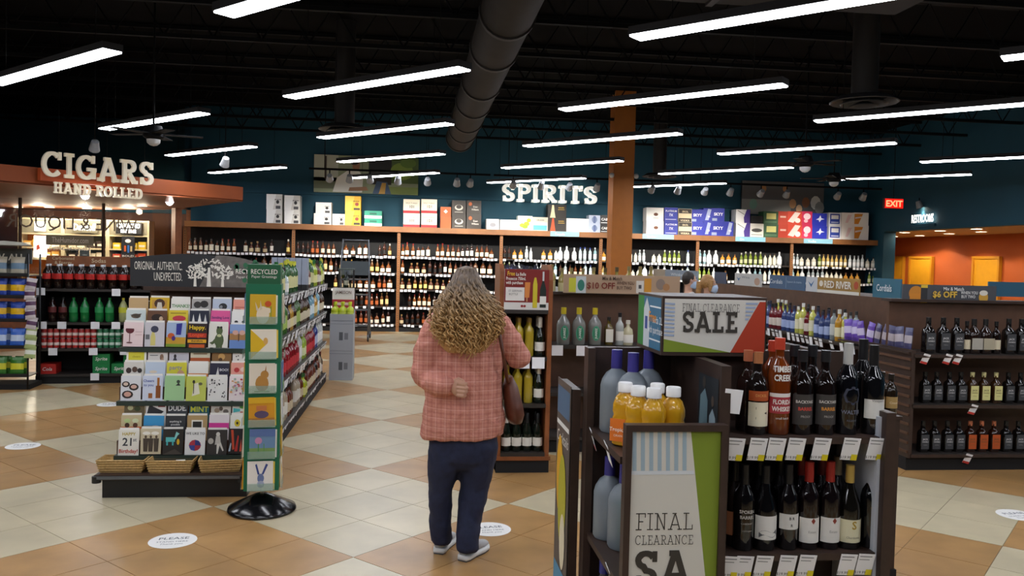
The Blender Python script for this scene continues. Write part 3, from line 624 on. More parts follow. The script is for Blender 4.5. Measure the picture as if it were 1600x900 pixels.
for y0, y1, w_ in ((330, 350, 'upper'), (350, 371, 'lower')):
    cs('2f5a38', 1193, y0, 1216, y1, (), (('r', .2, .85, .4, .85, 'dcd884'), ('r', .1, .9, .1, .25, '4f7a54')), '%s green case with yellow label' % w_); cs('cc3a1c', 1216, y0, 1231, y1, (), (('r', .2, .8, .5, .64, 'f0c0b0'),), '%s narrow red case' % w_)
    cs('e0462a', 1231, y0, 1253, y1, (), (('p', [(.0, .2), (.5, .95), (.9, .9), (.4, .1)], 'fbe9e2'), ('d', .7, .3, .2, .2, 'fff4ee')), '%s orange red case with white splash' % w_); cs('d8285a', 1253, y0, 1269, y1, (), (('d', .5, .6, .35, .25, 'fbdde6'), ('d', .4, .25, .2, .14, 'f8c4d4')), '%s pink case with white splash' % w_)
    cs('1f2fb4', 1269, y0 + 3, 1292, y1 + 1, (), (('p', [(.5, .3), (.62, .5), (.85, .55), (.62, .62), (.55, .85), (.45, .62), (.25, .5), (.45, .48)], 'e4e8ff'),), '%s bright blue case with white star' % w_)
    cs('e8eaf0', 1295, y0 + 2, 1314, y1 + 2, (), (('r', .1, .9, .12, .9, '2c46a8'), ('r', .2, .8, .5, .8, 'f2f2f4'), ('r', .2, .8, .2, .28, 'c8d0ec')), '%s white case with blue panel' % w_); cs('faf6f2', 1315, y0 + 2, 1335, y1 + 2, (), (('p', [(.3, .2), (.5, .2), (.8, .85), (.5, .85)], 'f2d8d8'),), '%s white case with faint pink glass print' % w_)
    cs('fbf8f2', 1335, y0 + 2, 1357, y1 + 3, (), (('p', [(.0, .1), (.3, .1), (.6, .9), (.0, .9)], 'e2902a'), ('p', [(.05, .5), (.5, .6), (.5, .7), (.05, .62)], 'f6e4e0')), '%s white case with orange glass print, rightmost of the row' % w_)
# bottoms first so that stacked cases rest on each other
_top = []
for c, x0, y0, x1, y1, text, deco, desc, side in sorted(CASES, key=lambda q: -q[4]):
    a = at(x0, y0, SY + .03); b = at(x1, y1, SY + .03); Wd = b.x - a.x - .012; Hh = a.z - b.z; xm = (a.x + b.x) / 2
    zb = WTOP
    for u0, u1, ut in _top:
        if min(u1, xm + Wd / 2) - max(u0, xm - Wd / 2) > .3 * Wd and b.z > ut - .12: zb = max(zb, ut + .001)
    if zb == WTOP: Hh = a.z - WTOP if abs(b.z - WTOP) < .15 else Hh
    else: Hh = max(.12, a.z - zb)
    _top.append((xm - Wd / 2, xm + Wd / 2, zb + Hh))
    t = thing('liquor_case', desc + ' above the wall shelves', 'box', (xm, SY + .03, zb), 0, 'liquor cases on the wall shelves')
    MB().box(-Wd / 2, Wd / 2, 0, .3, 0, Hh, pm(c)).build('carton', t)
    if text or deco:
        mb = MB()
        for k, d in enumerate(deco):
            yy = -.001 - .0006 * k
            if d[0] == 'r': mb.rect(-Wd / 2 + d[1] * Wd, -Wd / 2 + d[2] * Wd, d[3] * Hh, d[4] * Hh, pm(d[5]), yy)
            elif d[0] == 'd': mb.disc(-Wd / 2 + d[1] * Wd, d[2] * Hh, d[3] * Wd, d[4] * Hh, pm(d[5]), yy, 14)
            else: mb.poly([(-Wd / 2 + q[0] * Wd, q[1] * Hh) for q in d[1]], pm(d[2]), yy)
        for tx in text:
            vw = max(v[0] for v in text_data(tx[0], tx[5])[0]); sz = tx[1] * Hh; sx = min(1, Wd * .9 / (vw * sz)) if tx[2] == .5 else min(1, Wd * .5 / (vw * sz))
            mb.text(tx[0], sz, -Wd / 2 + tx[2] * Wd, tx[3] * Hh, pm(tx[4]), -.006, sx=sx, bold=tx[5])
        mb.build('case_print', t)
# ================================================================ CIGAR ROOM
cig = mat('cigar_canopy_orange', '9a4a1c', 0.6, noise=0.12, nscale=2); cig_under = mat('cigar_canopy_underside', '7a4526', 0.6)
P1 = (-3.09, 15.47); s2 = math.sqrt(.5)
canopy = struct('trim_3', MB().slab([P1, (-4.98, 18.7), (-5.05, 19.3), (-9.0, 21.6), (-13.9, 21.6), (-13.9, 4.66)], 2.625, 2.64, cig_under).slab([P1, (P1[0] - .06, P1[1] + .14), (-13.9, 4.8), (-13.9, 4.66)], 2.62, 2.875, cig).slab([(-3.3, 15.5), (-5.1, 19.3), (-9.0, 21.6), (-13.9, 21.6), (-13.9, 4.9)], 2.86, 2.875, cig_under))
struct('wall_humidor', MB().box(-13.9, -5.0, 21.6, 21.8, 0, 2.62, mat('humidor_wall', '4a2414', 0.7)).box(-5.1, -4.99, 19.4, 21.6, 0, 2.62, wood_red))
Ns = (s2, -s2, 0)
gl = bpy.data.materials.new('window_glass'); gl.use_nodes = True; nt = gl.node_tree; nt.nodes.remove(nt.nodes['Principled BSDF'])
tr = nt.nodes.new('ShaderNodeBsdfTransparent'); go = nt.nodes.new('ShaderNodeBsdfGlossy'); go.inputs['Roughness'].default_value = .03; mx = nt.nodes.new('ShaderNodeMixShader'); mx.inputs[0].default_value = .07
tr.inputs[0].default_value = (.93, .94, .95, 1)
nt.links.new(tr.outputs[0], mx.inputs[1]); nt.links.new(go.outputs[0], mx.inputs[2]); nt.links.new(mx.outputs[0], nt.nodes['Material Output'].inputs[0])
G0 = Vector((-5.15, 18.75, 0)); gdir = Vector((-s2, -s2, 0))
win = thing('window_1', None, None, G0, math.radians(225), kind='structure')
bronze = mat('bronze_frame', '4a3020', 0.4, 0.4)
for k in range(5):
    MB().box(k * 1.55 + .02, k * 1.55 + 1.53, -.006, .006, 1.0, 2.6, gl).build('pane', win)
    MB().box(k * 1.55 - .02, k * 1.55 + .02, -.03, .03, 0, 2.62, bronze).build('mullion', win)
MB().box(0, 7.75, -.06, .06, 0, 1.0, wood_red).build('sill_panel', win)
MB().box(-.1, .05, -.08, .08, 0, 2.62, wood_red).build('corner_post', win)
# faint mirrored lettering on the cigar room glass, and the white glass lettering
mb = MB(); mb.text('WINE & LIQUOR', .36, 0, 0, pm('8a8078'), 0, sx=.92); mb.v = [(-v[0], v[1], v[2]) for v in mb.v]
c = onplane(118, 349, G0 + gdir * 0 + Vector((s2, -s2, 0)) * .05, Ns); t = thing('glass_lettering', 'faint mirrored lettering high on the cigar room glass', 'lettering', (c.x, c.y, c.z - .12), math.radians(45)); mb.build('lettering', t)
# shelves glowing inside the cigar room
sh_w = mat('humidor_shelf_cream', 'cfc4a0', 0.6); sh_in = mat('humidor_orange_niche', 'e0801c', 0.6)
HY = 20.2
def hshelf(px0, px1, label, inner, items, sign):
    a = at(px0, 366, HY); b = at(px1, 366, HY); Wd = b.x - a.x
    t = thing('cigar_shelf', label, 'shelf unit', (a.x, HY, 0), 0, 'lit shelves in the cigar room')
    MB().box(0, Wd, .38, .4, 0, 2.38, inner).build('back_panel', t)
    for x in (0, Wd - .04): MB().box(x, x + .04, 0, .4, 0, 2.38, sh_w).build('side_panel', t)
    for z in (.6, 1.05, 1.42, 1.68, 2.0, 2.34): MB().box(.04, Wd - .04, 0, .38, z, z + .035, sh_w).build('shelf', t)
    MB().box(.04, Wd - .04, .02, .06, 2.04, 2.34, mat('humidor_sign_grey', '8a8672', .6)).build('header', t)
    return t, a.x, Wd
for px0, px1, lab, inner, cols in ((28, 98, 'orange lit cigar shelf at the left inside the cigar room', sh_in, ('d8a040', 'e8e0d0')), (98, 168, 'cream cigar shelf in the middle of the cigar room', pm('8a8468'), ('e6ddc4', '3a2c24')), (168, 233, 'grey cigar shelf at the right of the cigar room', pm('6f6b5c'), ('d8b81c', 'd8481c'))):
    t, ax, Wd = hshelf(px0, px1, lab, inner, None, None)
    word = {28: 'orange lit', 98: 'cream', 168: 'grey'}[px0]
    for r, z in enumerate((1.455, 1.715)):
        for q in range(2):
            for e in range(2):
                o = MB().box(0, .17, 0, .13, 0, .17 if e else .14, pm(cols[(q + 1 - r) % 2] if px0 != 168 else cols[1 - r])).box(.02, .15, -.002, 0, .05, .1, pm('f0e8d4')).build('cigar_box', None, (ax + .1 + q * (Wd - .55) + e * .19, HY + .05, z), 0, label='%s cigar box of the %s pair on the %s cigar shelf, %s tier' % (('left', 'right')[e], ('left', 'right')[q], word, ('lower', 'upper')[r]), cat='box', group='cigar boxes on the %s shelf, %s tier, %s pair' % (word, ('lower', 'upper')[r], ('left', 'right')[q]))
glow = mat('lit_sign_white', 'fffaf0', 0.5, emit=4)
def flat_sign(name, label, px, Yp, board, deco, texts, th=.02, cat='sign', rot=0.0):
    x0, y0, x1, y1 = px; a = at(x0, y0, Yp); b = at(x1, y1, Yp); Wd = b.x - a.x; Hh = a.z - b.z
    t = thing(name, label, cat, ((a.x + b.x) / 2, Yp, b.z), rot); fill_sign(t, Wd, Hh, board, deco, texts, th); return t
def fill_sign(t, Wd, Hh, board, deco, texts, th=.02):
    MB().box(-Wd / 2, Wd / 2, 0, th, 0, Hh, board).build('board', t)
    mb = MB()
    for k, d in enumerate(deco):
        yy = -.0012 - .0005 * k; X = lambda u: -Wd / 2 + u * Wd; Z = lambda v: v * Hh
        cm = lambda c: c if not isinstance(c, str) else pm(c)
        if d[0] == 'r': mb.rect(X(d[1]), X(d[2]), Z(d[3]), Z(d[4]), cm(d[5]), yy)
        elif d[0] == 'd': mb.disc(X(d[1]), Z(d[2]), d[3] * Wd, d[4] * Hh, cm(d[5]), yy, 18)
        else: mb.poly([(X(q[0]), Z(q[1])) for q in d[1]], cm(d[2]), yy)
    for tx in texts:   # text, height frac, x, z, colour, [bold], [max width frac], [slab]
        bold = tx[5] if len(tx) > 5 else 0; mw = tx[6] if len(tx) > 6 else .9; m = pm(tx[4]) if isinstance(tx[4], str) else tx[4]; sz = tx[1] * Hh
        if len(tx) > 7:
            w1 = slab_text(MB(), tx[0], sz, 0, 0, m, t=tx[7], h=tx[7] * .75); slab_text(mb, tx[0], sz, -Wd / 2 + tx[2] * Wd, tx[3] * Hh, m, -.012, t=tx[7], h=tx[7] * .75, sx=mw * Wd / w1)
        else:
            vw = max(v[0] for v in text_data(tx[0], bold)[0]); mb.text(tx[0], sz * 1.38, -Wd / 2 + tx[2] * Wd, tx[3] * Hh, m, -.012, sx=mw * Wd / (vw * sz * 1.38), bold=bold)
    if mb.f: mb.build('sign_print', t)
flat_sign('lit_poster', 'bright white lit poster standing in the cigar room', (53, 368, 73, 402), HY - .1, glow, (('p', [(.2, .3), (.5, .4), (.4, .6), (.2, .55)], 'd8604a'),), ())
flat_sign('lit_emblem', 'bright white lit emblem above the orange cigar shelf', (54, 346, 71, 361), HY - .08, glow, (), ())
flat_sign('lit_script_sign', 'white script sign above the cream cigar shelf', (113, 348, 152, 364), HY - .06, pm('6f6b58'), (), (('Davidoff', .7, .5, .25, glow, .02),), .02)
flat_sign('lit_brand_sign', 'dark sign with lit white lettering above the grey cigar shelf', (181, 347, 221, 366), HY - .06, pm('17171c'), (), (('CAMACHO', .38, .5, .52, glow, .05), ('EST 1962', .28, .5, .1, glow, .05, .6)), .02)
flat_sign('cigar_poster', 'dark narrow poster between the yellow and red cigar boxes', (190, 369, 210, 406), HY - .03, pm('15171f'), (('d', .5, .8, .22, .08, 'e8e8e8'), ('r', .2, .35, .35, .6, 'c05a2a'), ('r', .45, .6, .3, .62, '2a6ac0'), ('r', .68, .82, .35, .58, 'c8b890')), (('BOLD', .08, .5, .12, 'e8e8e8'),))
flat_sign('cigar_poster', 'dark square poster low on the cream cigar shelf', (123, 389, 141, 405), HY - .03, pm('e0d8c0'), (('r', .08, .92, .08, .92, '1f2a30'), ('r', .3, .7, .4, .44, '8a98a0')), ())
c0 = onplane(72, 372, G0 + Vector((s2, -s2, 0)) * .12, Ns); c1 = onplane(146, 391, G0 + Vector((s2, -s2, 0)) * .12, Ns); L = math.hypot(c1.x - c0.x, c1.y - c0.y)
t = thing('humidor_sign', 'translucent grey sign with humidor shop lettering on the cigar room glass', 'sign', ((c0.x + c1.x) / 2, (c0.y + c1.y) / 2, 0), math.radians(45))
zc = (c0.z + c1.z) / 2
MB().box(-L / 2, L / 2, 0, .01, zc - .02, zc + .17, pm('8f8772')).build('board', t)
mb = MB(); mb.text('TheHumidor.com', .15, 0, zc + .03, pm('f4f0e6'), -.003, sx=.82 * L / (7.6 * .15)); mb.text('SHIPPING NATIONWIDE', .1, 0, zc - .12, pm('f4f0e6'), -.003, sx=L / (12.4 * .1), bold=.02); mb.build('lettering', t)
# hanging CIGARS sign in front of the canopy
Pp = Vector((P1[0], P1[1], 0)) + Vector((s2, -s2, 0)) * .22
c0 = onplane(66, 275, Pp, Ns); c1 = onplane(243, 290, Pp, Ns); L = math.hypot(c1.x - c0.x, c1.y - c0.y); zb = (c0.z + c1.z) / 2
t = thing('cigars_sign', 'hanging cream slab serif letters spelling CIGARS HAND ROLLED before the orange canopy', 'sign', ((c0.x + c1.x) / 2, (c0.y + c1.y) / 2, zb), math.radians(45))
cream_l = mat('cream_sign_letters', 'efe6d0', 0.5, emit=.12)  # faint emission stands in for spotlight falling on the letters
w1 = slab_text(MB(), 'CIGARS', 1, 0, 0, cream_l); mb = MB(); slab_text(mb, 'CIGARS', .37, 0, 0, cream_l, 0, .05, sx=L / (w1 * .37)); mb.build('top_lettering', t)
w1 = slab_text(MB(), 'HAND ROLLED', 1, 0, 0, cream_l); mb = MB(); slab_text(mb, 'HAND ROLLED', .165, -.02, -.235, cream_l, 0, .04, sx=L * .79 / (w1 * .165)); mb.build('bottom_lettering', t)
MB().box(-L * .5, L * .18, .06, .16, -.06, .12, mat('sign_backing_orange', 'b04a18', .6)).build('backing', t)
for x in (-L * .36, L * .05, L * .4): MB().tube([(x, .03, .3), (x, .03, ZC - zb)], .004, joist_m, 4).build('wire', t)
for px, py, lab in ((133, 300, 'bright bare spotlight under the cigar lettering'), (265, 313, 'bright spotlight under the right end of the cigar canopy')):
    p = onplane(px, py, Vector((P1[0], P1[1], 0)) + Vector((-s2, s2, 0)) * .25, Ns); t = thing('spotlight', lab, 'spotlight', (p.x, p.y, 2.62), 0, 'spotlights under the cigar canopy')
    MB().lathe([(.05, 0), (.06, -.05), (.075, -.1), (.07, -.1)], 14, fan_w).build('shade', t); MB().ball((0, 0, -.09), .062, mat('spot_bulb_glow', 'fff4ff', .5, emit=18), 12).build('bulb', t)
    l = bpy.data.lights.new('spot_lamp', 'POINT'); l.energy = 8; l.shadow_soft_size = .06; link('spot_lamp', l, t, (.12, -.12, -.2))
for k, (px, py) in enumerate(((28, 324), (77, 324), (136, 326), (167, 327), (222, 322))):
    p = onz(px, py, 2.615); downlight((p.x, p.y, 2.624), .09, '%s downlight from the left under the cigar room ceiling' % ordinal(k), 'cigar room downlights')
    l = bpy.data.lights.new('cigar_lamp', 'POINT'); l.energy = 9; l.color = (1, .85, .62); l.shadow_soft_size = .1; link('cigar_lamp', l, None, (p.x, p.y, 2.5))
for px in (60, 130, 200):
    p = at(px, 380, HY - .5); l = bpy.data.lights.new('cigar_shelf_fill', 'POINT'); l.energy = 45; l.color = (1, .88, .66); l.shadow_soft_size = .1; link('cigar_shelf_fill', l, None, (p.x, HY - .5, 2.45))  # bare fill lights without fixtures, added to brighten the cigar shelves
for px, py in ((148, 228), (352, 253)):
    p = onz(px, py, 3.15); t = thing('ceiling_spot', 'small pale ceiling spot %s' % ('above the cigar lettering' if px < 200 else 'right of the cigar canopy tip'), 'spotlight', (p.x, p.y, 3.3), 0); track_head(t, 0, (-.3, .6, -.7), 10, name='lamp_head')
    MB().tube([(0, 0, 0), (0, 0, ZC - 3.3)], .008, joist_m, 5).build('stem', t)
# ================================================================ SODA SHELF (left, behind the card rack)
so = thing('soda_shelf', 'dark shelf unit of soda bottles and cans behind the card rack', 'shelf unit', (-4.66, 10.93, 0), math.radians(8))
SW = 1.75; SZ = [.12, .44, .77, 1.19]
MB().box(0, SW, .0, .5, 0, .1, black_matte).build('base', so); MB().box(0, SW, .47, .5, .1, 1.47, black_matte).build('back_panel', so)
for x in (0, SW - .03): MB().box(x, x + .03, .02, .5, .1, 1.34, black_matte).build('side_panel', so)
for z in SZ: MB().box(.03, SW - .03, -.02, .47, z - .03, z, shelf_dark).build('shelf', so)
for x, z in ((.06, 3), (.92, 3), (.08, 2), (.3, 2), (.68, 2), (.92, 2), (.2, 1), (.66, 1), (1.02, 1), (.68, 0)): link('price_tag', tag_big, so, (x, -.022, SZ[z] + .01))
MB().box(.0, SW, .44, .47, 1.47, 1.60, wood_red).build('header', so)
MB().text('Sodas', .075, .62, 1.52, pm('e0c9a4'), .436, bold=.01).text('Carbonated', .055, .2, 1.55, pm('e0c9a4'), .436).text('& Energy', .055, .2, 1.495, pm('e0c9a4'), .436).build('lettering', so)
Ms = so.matrix_basis.copy()
Ms = Matrix.Translation(so.location) @ Matrix.Rotation(math.radians(8), 4, 'Z')
def in_soda(x, y, z): return Ms @ Vector((x, y, z))
for k in range(13):
    for r in range(2):
        full_bottle('soda_bottle', 'cola bottle with red label, top soda shelf, %s row, %s from left' % (('front', 'rear')[r], nth(k)), 'soda', '1c0d08', 'e9ecf2', 'c3261e', in_soda(.1 + k * .126, .1 + r * .13, SZ[3]), 0, 'cola bottles on the top soda shelf, %s row' % ('front', 'rear')[r], n=12)
for k, (x, c, l, d) in enumerate(((.16, '24110c', '6a2a2a', 'dark cola bottle on the second soda shelf'), (.28, '24110c', '6a2a2a', 'dark cola bottle on the second soda shelf'), (.4, '1c7a3c', '2f9a58', 'green lemonade bottle on the second soda shelf'), (.53, '1c7a3c', '2f9a58', 'green lemonade bottle on the second soda shelf'), (.7, '1c7a3c', '2f9a58', 'green lemonade bottle on the second soda shelf'), (.82, '1c7a3c', '2f9a58', 'green lemonade bottle on the second soda shelf'), (.98, 'b4b87c', 'cfd03a', 'pale yellow soda bottle on the second soda shelf'), (1.1, 'b4b87c', 'cfd03a', 'pale yellow soda bottle on the second soda shelf'))):
    full_bottle('soda_bottle', d + ', %s from left' % nth(k), 'soda', c, {'1c7a3c': '1d8a3c', '24110c': '1a1a1a', 'b4b87c': 'e0d83a'}[c], l, in_soda(x, .12, SZ[2]), 0, d + 's', n=12)
can_me = {}
for c, l in (('b3302a', 'e8d8d0'), ('2c7a50', 'd8e8dc')):
    can_me[c] = MB().lathe([(0, 0), (.025, 0), (.033, .008), (.033, .11), (.028, .12), (.028, .122), (0, .119)], 10, pm('b8bcc0', .3), mats=[pm('b8bcc0', .3), pm('b8bcc0', .3), pm(c, .3), pm(c, .3), pm('b8bcc0', .3), pm('b8bcc0', .3)]).lathe([(.0333, .04), (.0333, .075)], 10, pm(l, .3)).mesh('soda_can')
for k in range(17):
    for r in range(2):
        c = 'b3302a' if k < 9 else '2c7a50'
        link('soda_can', can_me[c], None, in_soda(.08 + k * .071, .06, SZ[1] + r * .1235), random.uniform(0, 3), label='%s soda can, %s tier of the third soda shelf, %s from left' % ('red' if k < 9 else 'green', ('lower', 'upper')[r], nth(k)), cat='can', group='%s soda cans, %s tier' % ('red' if k < 9 else 'green', ('lower', 'upper')[r]))
for x, z, c, d in ((.02, 0, 'c0281e', 'red can carton at the left of the bottom soda shelf'), (.64, 0, '148a48', 'first green can carton on the bottom soda shelf'), (.86, 0, '148a48', 'second green can carton on the bottom soda shelf'), (1.08, 0, '148a48', 'third green can carton on the bottom soda shelf'), (.64, 1, '148a48', 'upper left green can carton of the bottom soda shelf'), (1.0, 1, '148a48', 'upper right green can carton of the bottom soda shelf')):
    t = thing('can_carton', d, 'box', in_soda(x + .1, .1, SZ[0] + z * .125), math.radians(8), 'can cartons on the bottom soda shelf')
    MB().box(-.1, .1, -.06, .2, 0, .122, pm(c)).build('carton', t); MB().text('Sprite' if c[0] == '1' else 'Cola', .06, 0, .04, pm('f4f4f0'), -.062, shear=.2, bold=.01).build('lettering', t)
# ================================================================ SNACK RACK (far left)
def bag_mesh(c1, c2, w=.16, h=.22, d=.05):
    mb = MB(); N = 6; vs = []
    for j in range(N + 1):
        v = j / N
        for i in range(N + 1):
            u = i / N; th = d * (math.sin(math.pi * u) ** .6) * (math.sin(math.pi * v) ** .5) + .003
            vs.append((w * (u - .5) * (1 - .08 * math.sin(math.pi * v)), -th / 2, h * v))
    n1 = len(vs); vs += [(x, -y, z) for x, y, z in vs]
    F1 = [(j * (N + 1) + i, j * (N + 1) + i + 1, (j + 1) * (N + 1) + i + 1, (j + 1) * (N + 1) + i) for j in range(N) for i in range(N)]
    b = 0
    for k, f in enumerate(F1):
        j = k // N; m = pm(c2, .3) if j in (2, 3) else pm(c1, .3)
        mb.add([vs[q] for q in f], [(0, 1, 2, 3)], m, True); mb.add([vs[q + n1] for q in f], [(3, 2, 1, 0)], m, True)
    return mb.mesh('snack_bag')
sr = thing('snack_rack', 'dark wire rack of snack bags at the left edge', 'rack', (-5.22, 10.45, 0), math.radians(4))
for x in (0, .66):
    for y in (0, .38): MB().tube([(x, y, 0), (x, y, 1.62)], .012, black_plastic, 6).build('post', sr)
RZ = [.16, .5, .82, 1.1, 1.36]
for z in RZ:
    MB().box(0, .66, 0, .38, z - .012, z, black_plastic).box(0, .66, -.01, 0, z, z + .03, black_plastic).build('shelf', sr)
MB().box(-.02, .68, .0, .4, 0, .06, black_matte).build('base', sr); MB().box(.05, .66, .1, .13, 1.5, 1.68, pm('3a3c3a')).build('header', sr); MB().text('NEW', .11, .24, 1.54, pm('d8d4c4'), .096, bold=.02).text('ALL', .11, .5, 1.54, pm('d8d4c4'), .096, bold=.02).build('lettering', sr)
MB().lathe([(.0, .05), (.2, .035), (.3, 0), (.28, -.01), (0, .0)], 20, pm('8f8c80')).build('lamp_canopy', sr).location = (.36, .1, 1.72)
BAGS = (('2a4aa8', 'e8b81c', 'blue and yellow'), ('b8b09c', '6a87a0', 'pale blue grey'), ('3a7a2c', 'd8d43a', 'green and yellow'), ('3a6ac8', 'c8d8f0', 'shiny blue'), ('c0502a', 'e8c03a', 'orange'))
rowb = (((2, 'bottom'), (2, 'bottom'), (4, 'bottom')), ((3, 'lower'), (3, 'lower'), (4, 'lower')), ((0, 'middle'), (0, 'middle'), (1, 'middle')), ((0, 'upper'), (0, 'upper'), (1, 'upper')), ((1, 'top'), (1, 'top'), (1, 'top')))
bagm = [bag_mesh(a, b) for a, b, c in BAGS]
for r, row in enumerate(rowb):
    for k in range(3):
        bi, nm = row[k]
        for q in range(2):
            o = link('snack_bag', bagm[bi], None, Vector((-5.22, 10.45, RZ[r] + .002)) + Vector((.12 + (2 - k) * .2, .08 + q * .12, 0)), .04, label='%s snack bag, %s shelf of the left snack rack, %s %s' % (BAGS[bi][2], nm, ('front', 'rear')[q], ('right', 'middle', 'left')[k]), cat='snack bag', group='%s bags on the %s snack rack shelf' % (BAGS[bi][2], nm)); o.rotation_euler = (-.12, 0, .04)
cs_t = thing('clip_strip', 'hanging clip strip of small snack packets beside the soda bottles', 'clip strip', (-4.47, 10.38, 0)); MB().box(-.012, .012, .0, .004, .38, 1.32, black_plastic).build('strip', cs_t)
pk = [bag_mesh('c8bfc0', '5a3a58', .12, .14, .03), bag_mesh('a8b878', 'e6e8dc', .13, .14, .03)]
for k in range(8):
    o = link('snack_packet', pk[0 if k < 5 else 1], None, (-4.47 + random.uniform(-.02, .02), 10.35, 1.2 - k * .115), label='%s snack packet on the clip strip, %s from the top' % ('purple and white' if k < 5 else 'green and white', ordinal(k)), cat='snack bag', group='packets on the clip strip'); o.rotation_euler = (-.15, random.uniform(-.15, .15), 0)
ds = thing('floor_display', 'edge of a low black floor display with pale jars at the far left', 'display', (-4.05, 8.05, 0))
MB().slab([(-.5, -.1), (.06, -.1), (.12, .1), (.06, .35), (-.5, .35)], 0, .05, black_matte).build('base', ds); MB().box(-.5, -.06, 0, .3, .05, .3, black_plastic).build('plinth', ds)
for k in range(4): full_bottle('jar', 'pale jar on the low black display at the far left, %s from the right' % ordinal(k), 'mini', 'b8b8ac', '2a2a2a', 'e6e4dc', (-4.15 - k * .08, 8.12, .3), 0, 'jars on the low black display', n=10, scale=1.3)
# ================================================================ GREETING CARD RACK
RX, RYf = -2.11, 5.89
rk = thing('card_rack', 'brown greeting card rack with arched header and black base', 'card rack', (RX, RYf, 0))
MB().box(.02, .98, .03, .86, 0, .13, black_plastic).build('base', rk)
MB().box(-.02, .99, -.01, .86, .13, .165, wood_dark).box(-.02, .99, -.018, -.01, .138, .158, grey_steel).build('base_top', rk)
for x in (-.01, .95): MB().lathe([(0, 0), (.03, 0), (.03, .045), (0, .045)], 12, black_plastic).build('bumper', rk).location = (x + .0, .01, .11)
back = MB().box(.12, 1.0, .70, .74, .165, 1.42, wood_brown); back.build('back_panel', rk)
MB().box(.1, 1.0, .6, .76, 1.4, 1.43, wood_dark).build('top_ledge', rk)
rail = mat('dark_green_rail', '2c3a34', .4)
TIER = ((6.33, 191, 542), (6.20, 187, 626), (6.07, 183, 711))
hd = MB(); pts = [(-.0, 0), (.98, 0), (.98, .19)]
for i in range(9): u = 1 - i / 8; pts.append((.98 * u, .19 + .06 * math.sin(math.pi * min(1, u * .9 + .1))))
hx = at(203, 455, 6.5).x - RX
hd.prism([(p[0], p[1]) for p in pts], 0, .015, mat('dark_header_board', '26282c', .6)); h = hd.build('header', rk, (hx, .61, 1.43))
mb = MB().poly([(.5, .004), (.978, .004), (.978, .19), (.9, .205), (.8, .228), (.7, .242), (.62, .245)], mat('grey_wood_board', '6e6864', .7, noise=.3, nscale=20), -.001)
wl = pm('e6e2d8')
for tx_, xr, zz in (('ORIGINAL. AUTHENTIC.', .375, .125), ('UNEXPECTED.', .375, .045)):
    vw = max(v[0] for v in text_data(tx_)[0]); mb.text(tx_, .088, xr, zz, wl, -.003, 'RIGHT', sx=.36 / (11.3 * .088) if 'ORIG' in tx_ else .36 / (11.3 * .088))
for cx, cz, R, tw in ((.57, .15, .105, .016), (.47, .115, .075, .011), (.67, .115, .075, .011)):
    for k in range(60):
        a = random.uniform(0, 6.28); r = R * math.sqrt(random.random()); q = random.uniform(0, 3.14); lx, lz = .014 * math.cos(q), .014 * math.sin(q)
        x0, z0 = cx + r * math.cos(a), max(.07, min(.225, cz + .72 * r * math.sin(a))); mb.poly([(x0 - lx, z0 - lz), (x0 + lz * .4, z0 - lx * .4), (x0 + lx, z0 + lz), (x0 - lz * .4, z0 + lx * .4)], wl, -.004 - .00003 * k)
    mb.poly([(cx - tw, .006), (cx + tw, .006), (cx + tw * .5, cz), (cx - tw * .5, cz)], wl, -.0065)
gr = pm('2f6b4a')
for k in range(16):
    x0, z0 = .84 + random.uniform(-.08, .12), .12 + random.uniform(-.07, .08); mb.disc(x0, z0, .018, .02, gr, -.0035, 7)
mb.text('RECYCLED', .05, .86, .11, wl, -.006, sx=.8, bold=.015).text('Paper Greetings', .028, .86, .075, wl, -.006)
mb.build('header_print', h)
CW = .138
def scat(n, cols, seed, kind='d', rng=(.1, .9, .1, .9), r=.04):
    rs = random.Random(seed); o = []
    for _ in range(n): o.append(('d', rs.uniform(rng[0], rng[1]), rs.uniform(rng[2], rng[3]), r * rs.uniform(.6, 1.4), r * rs.uniform(.5, 1.2), rs.choice(cols)))
    return o
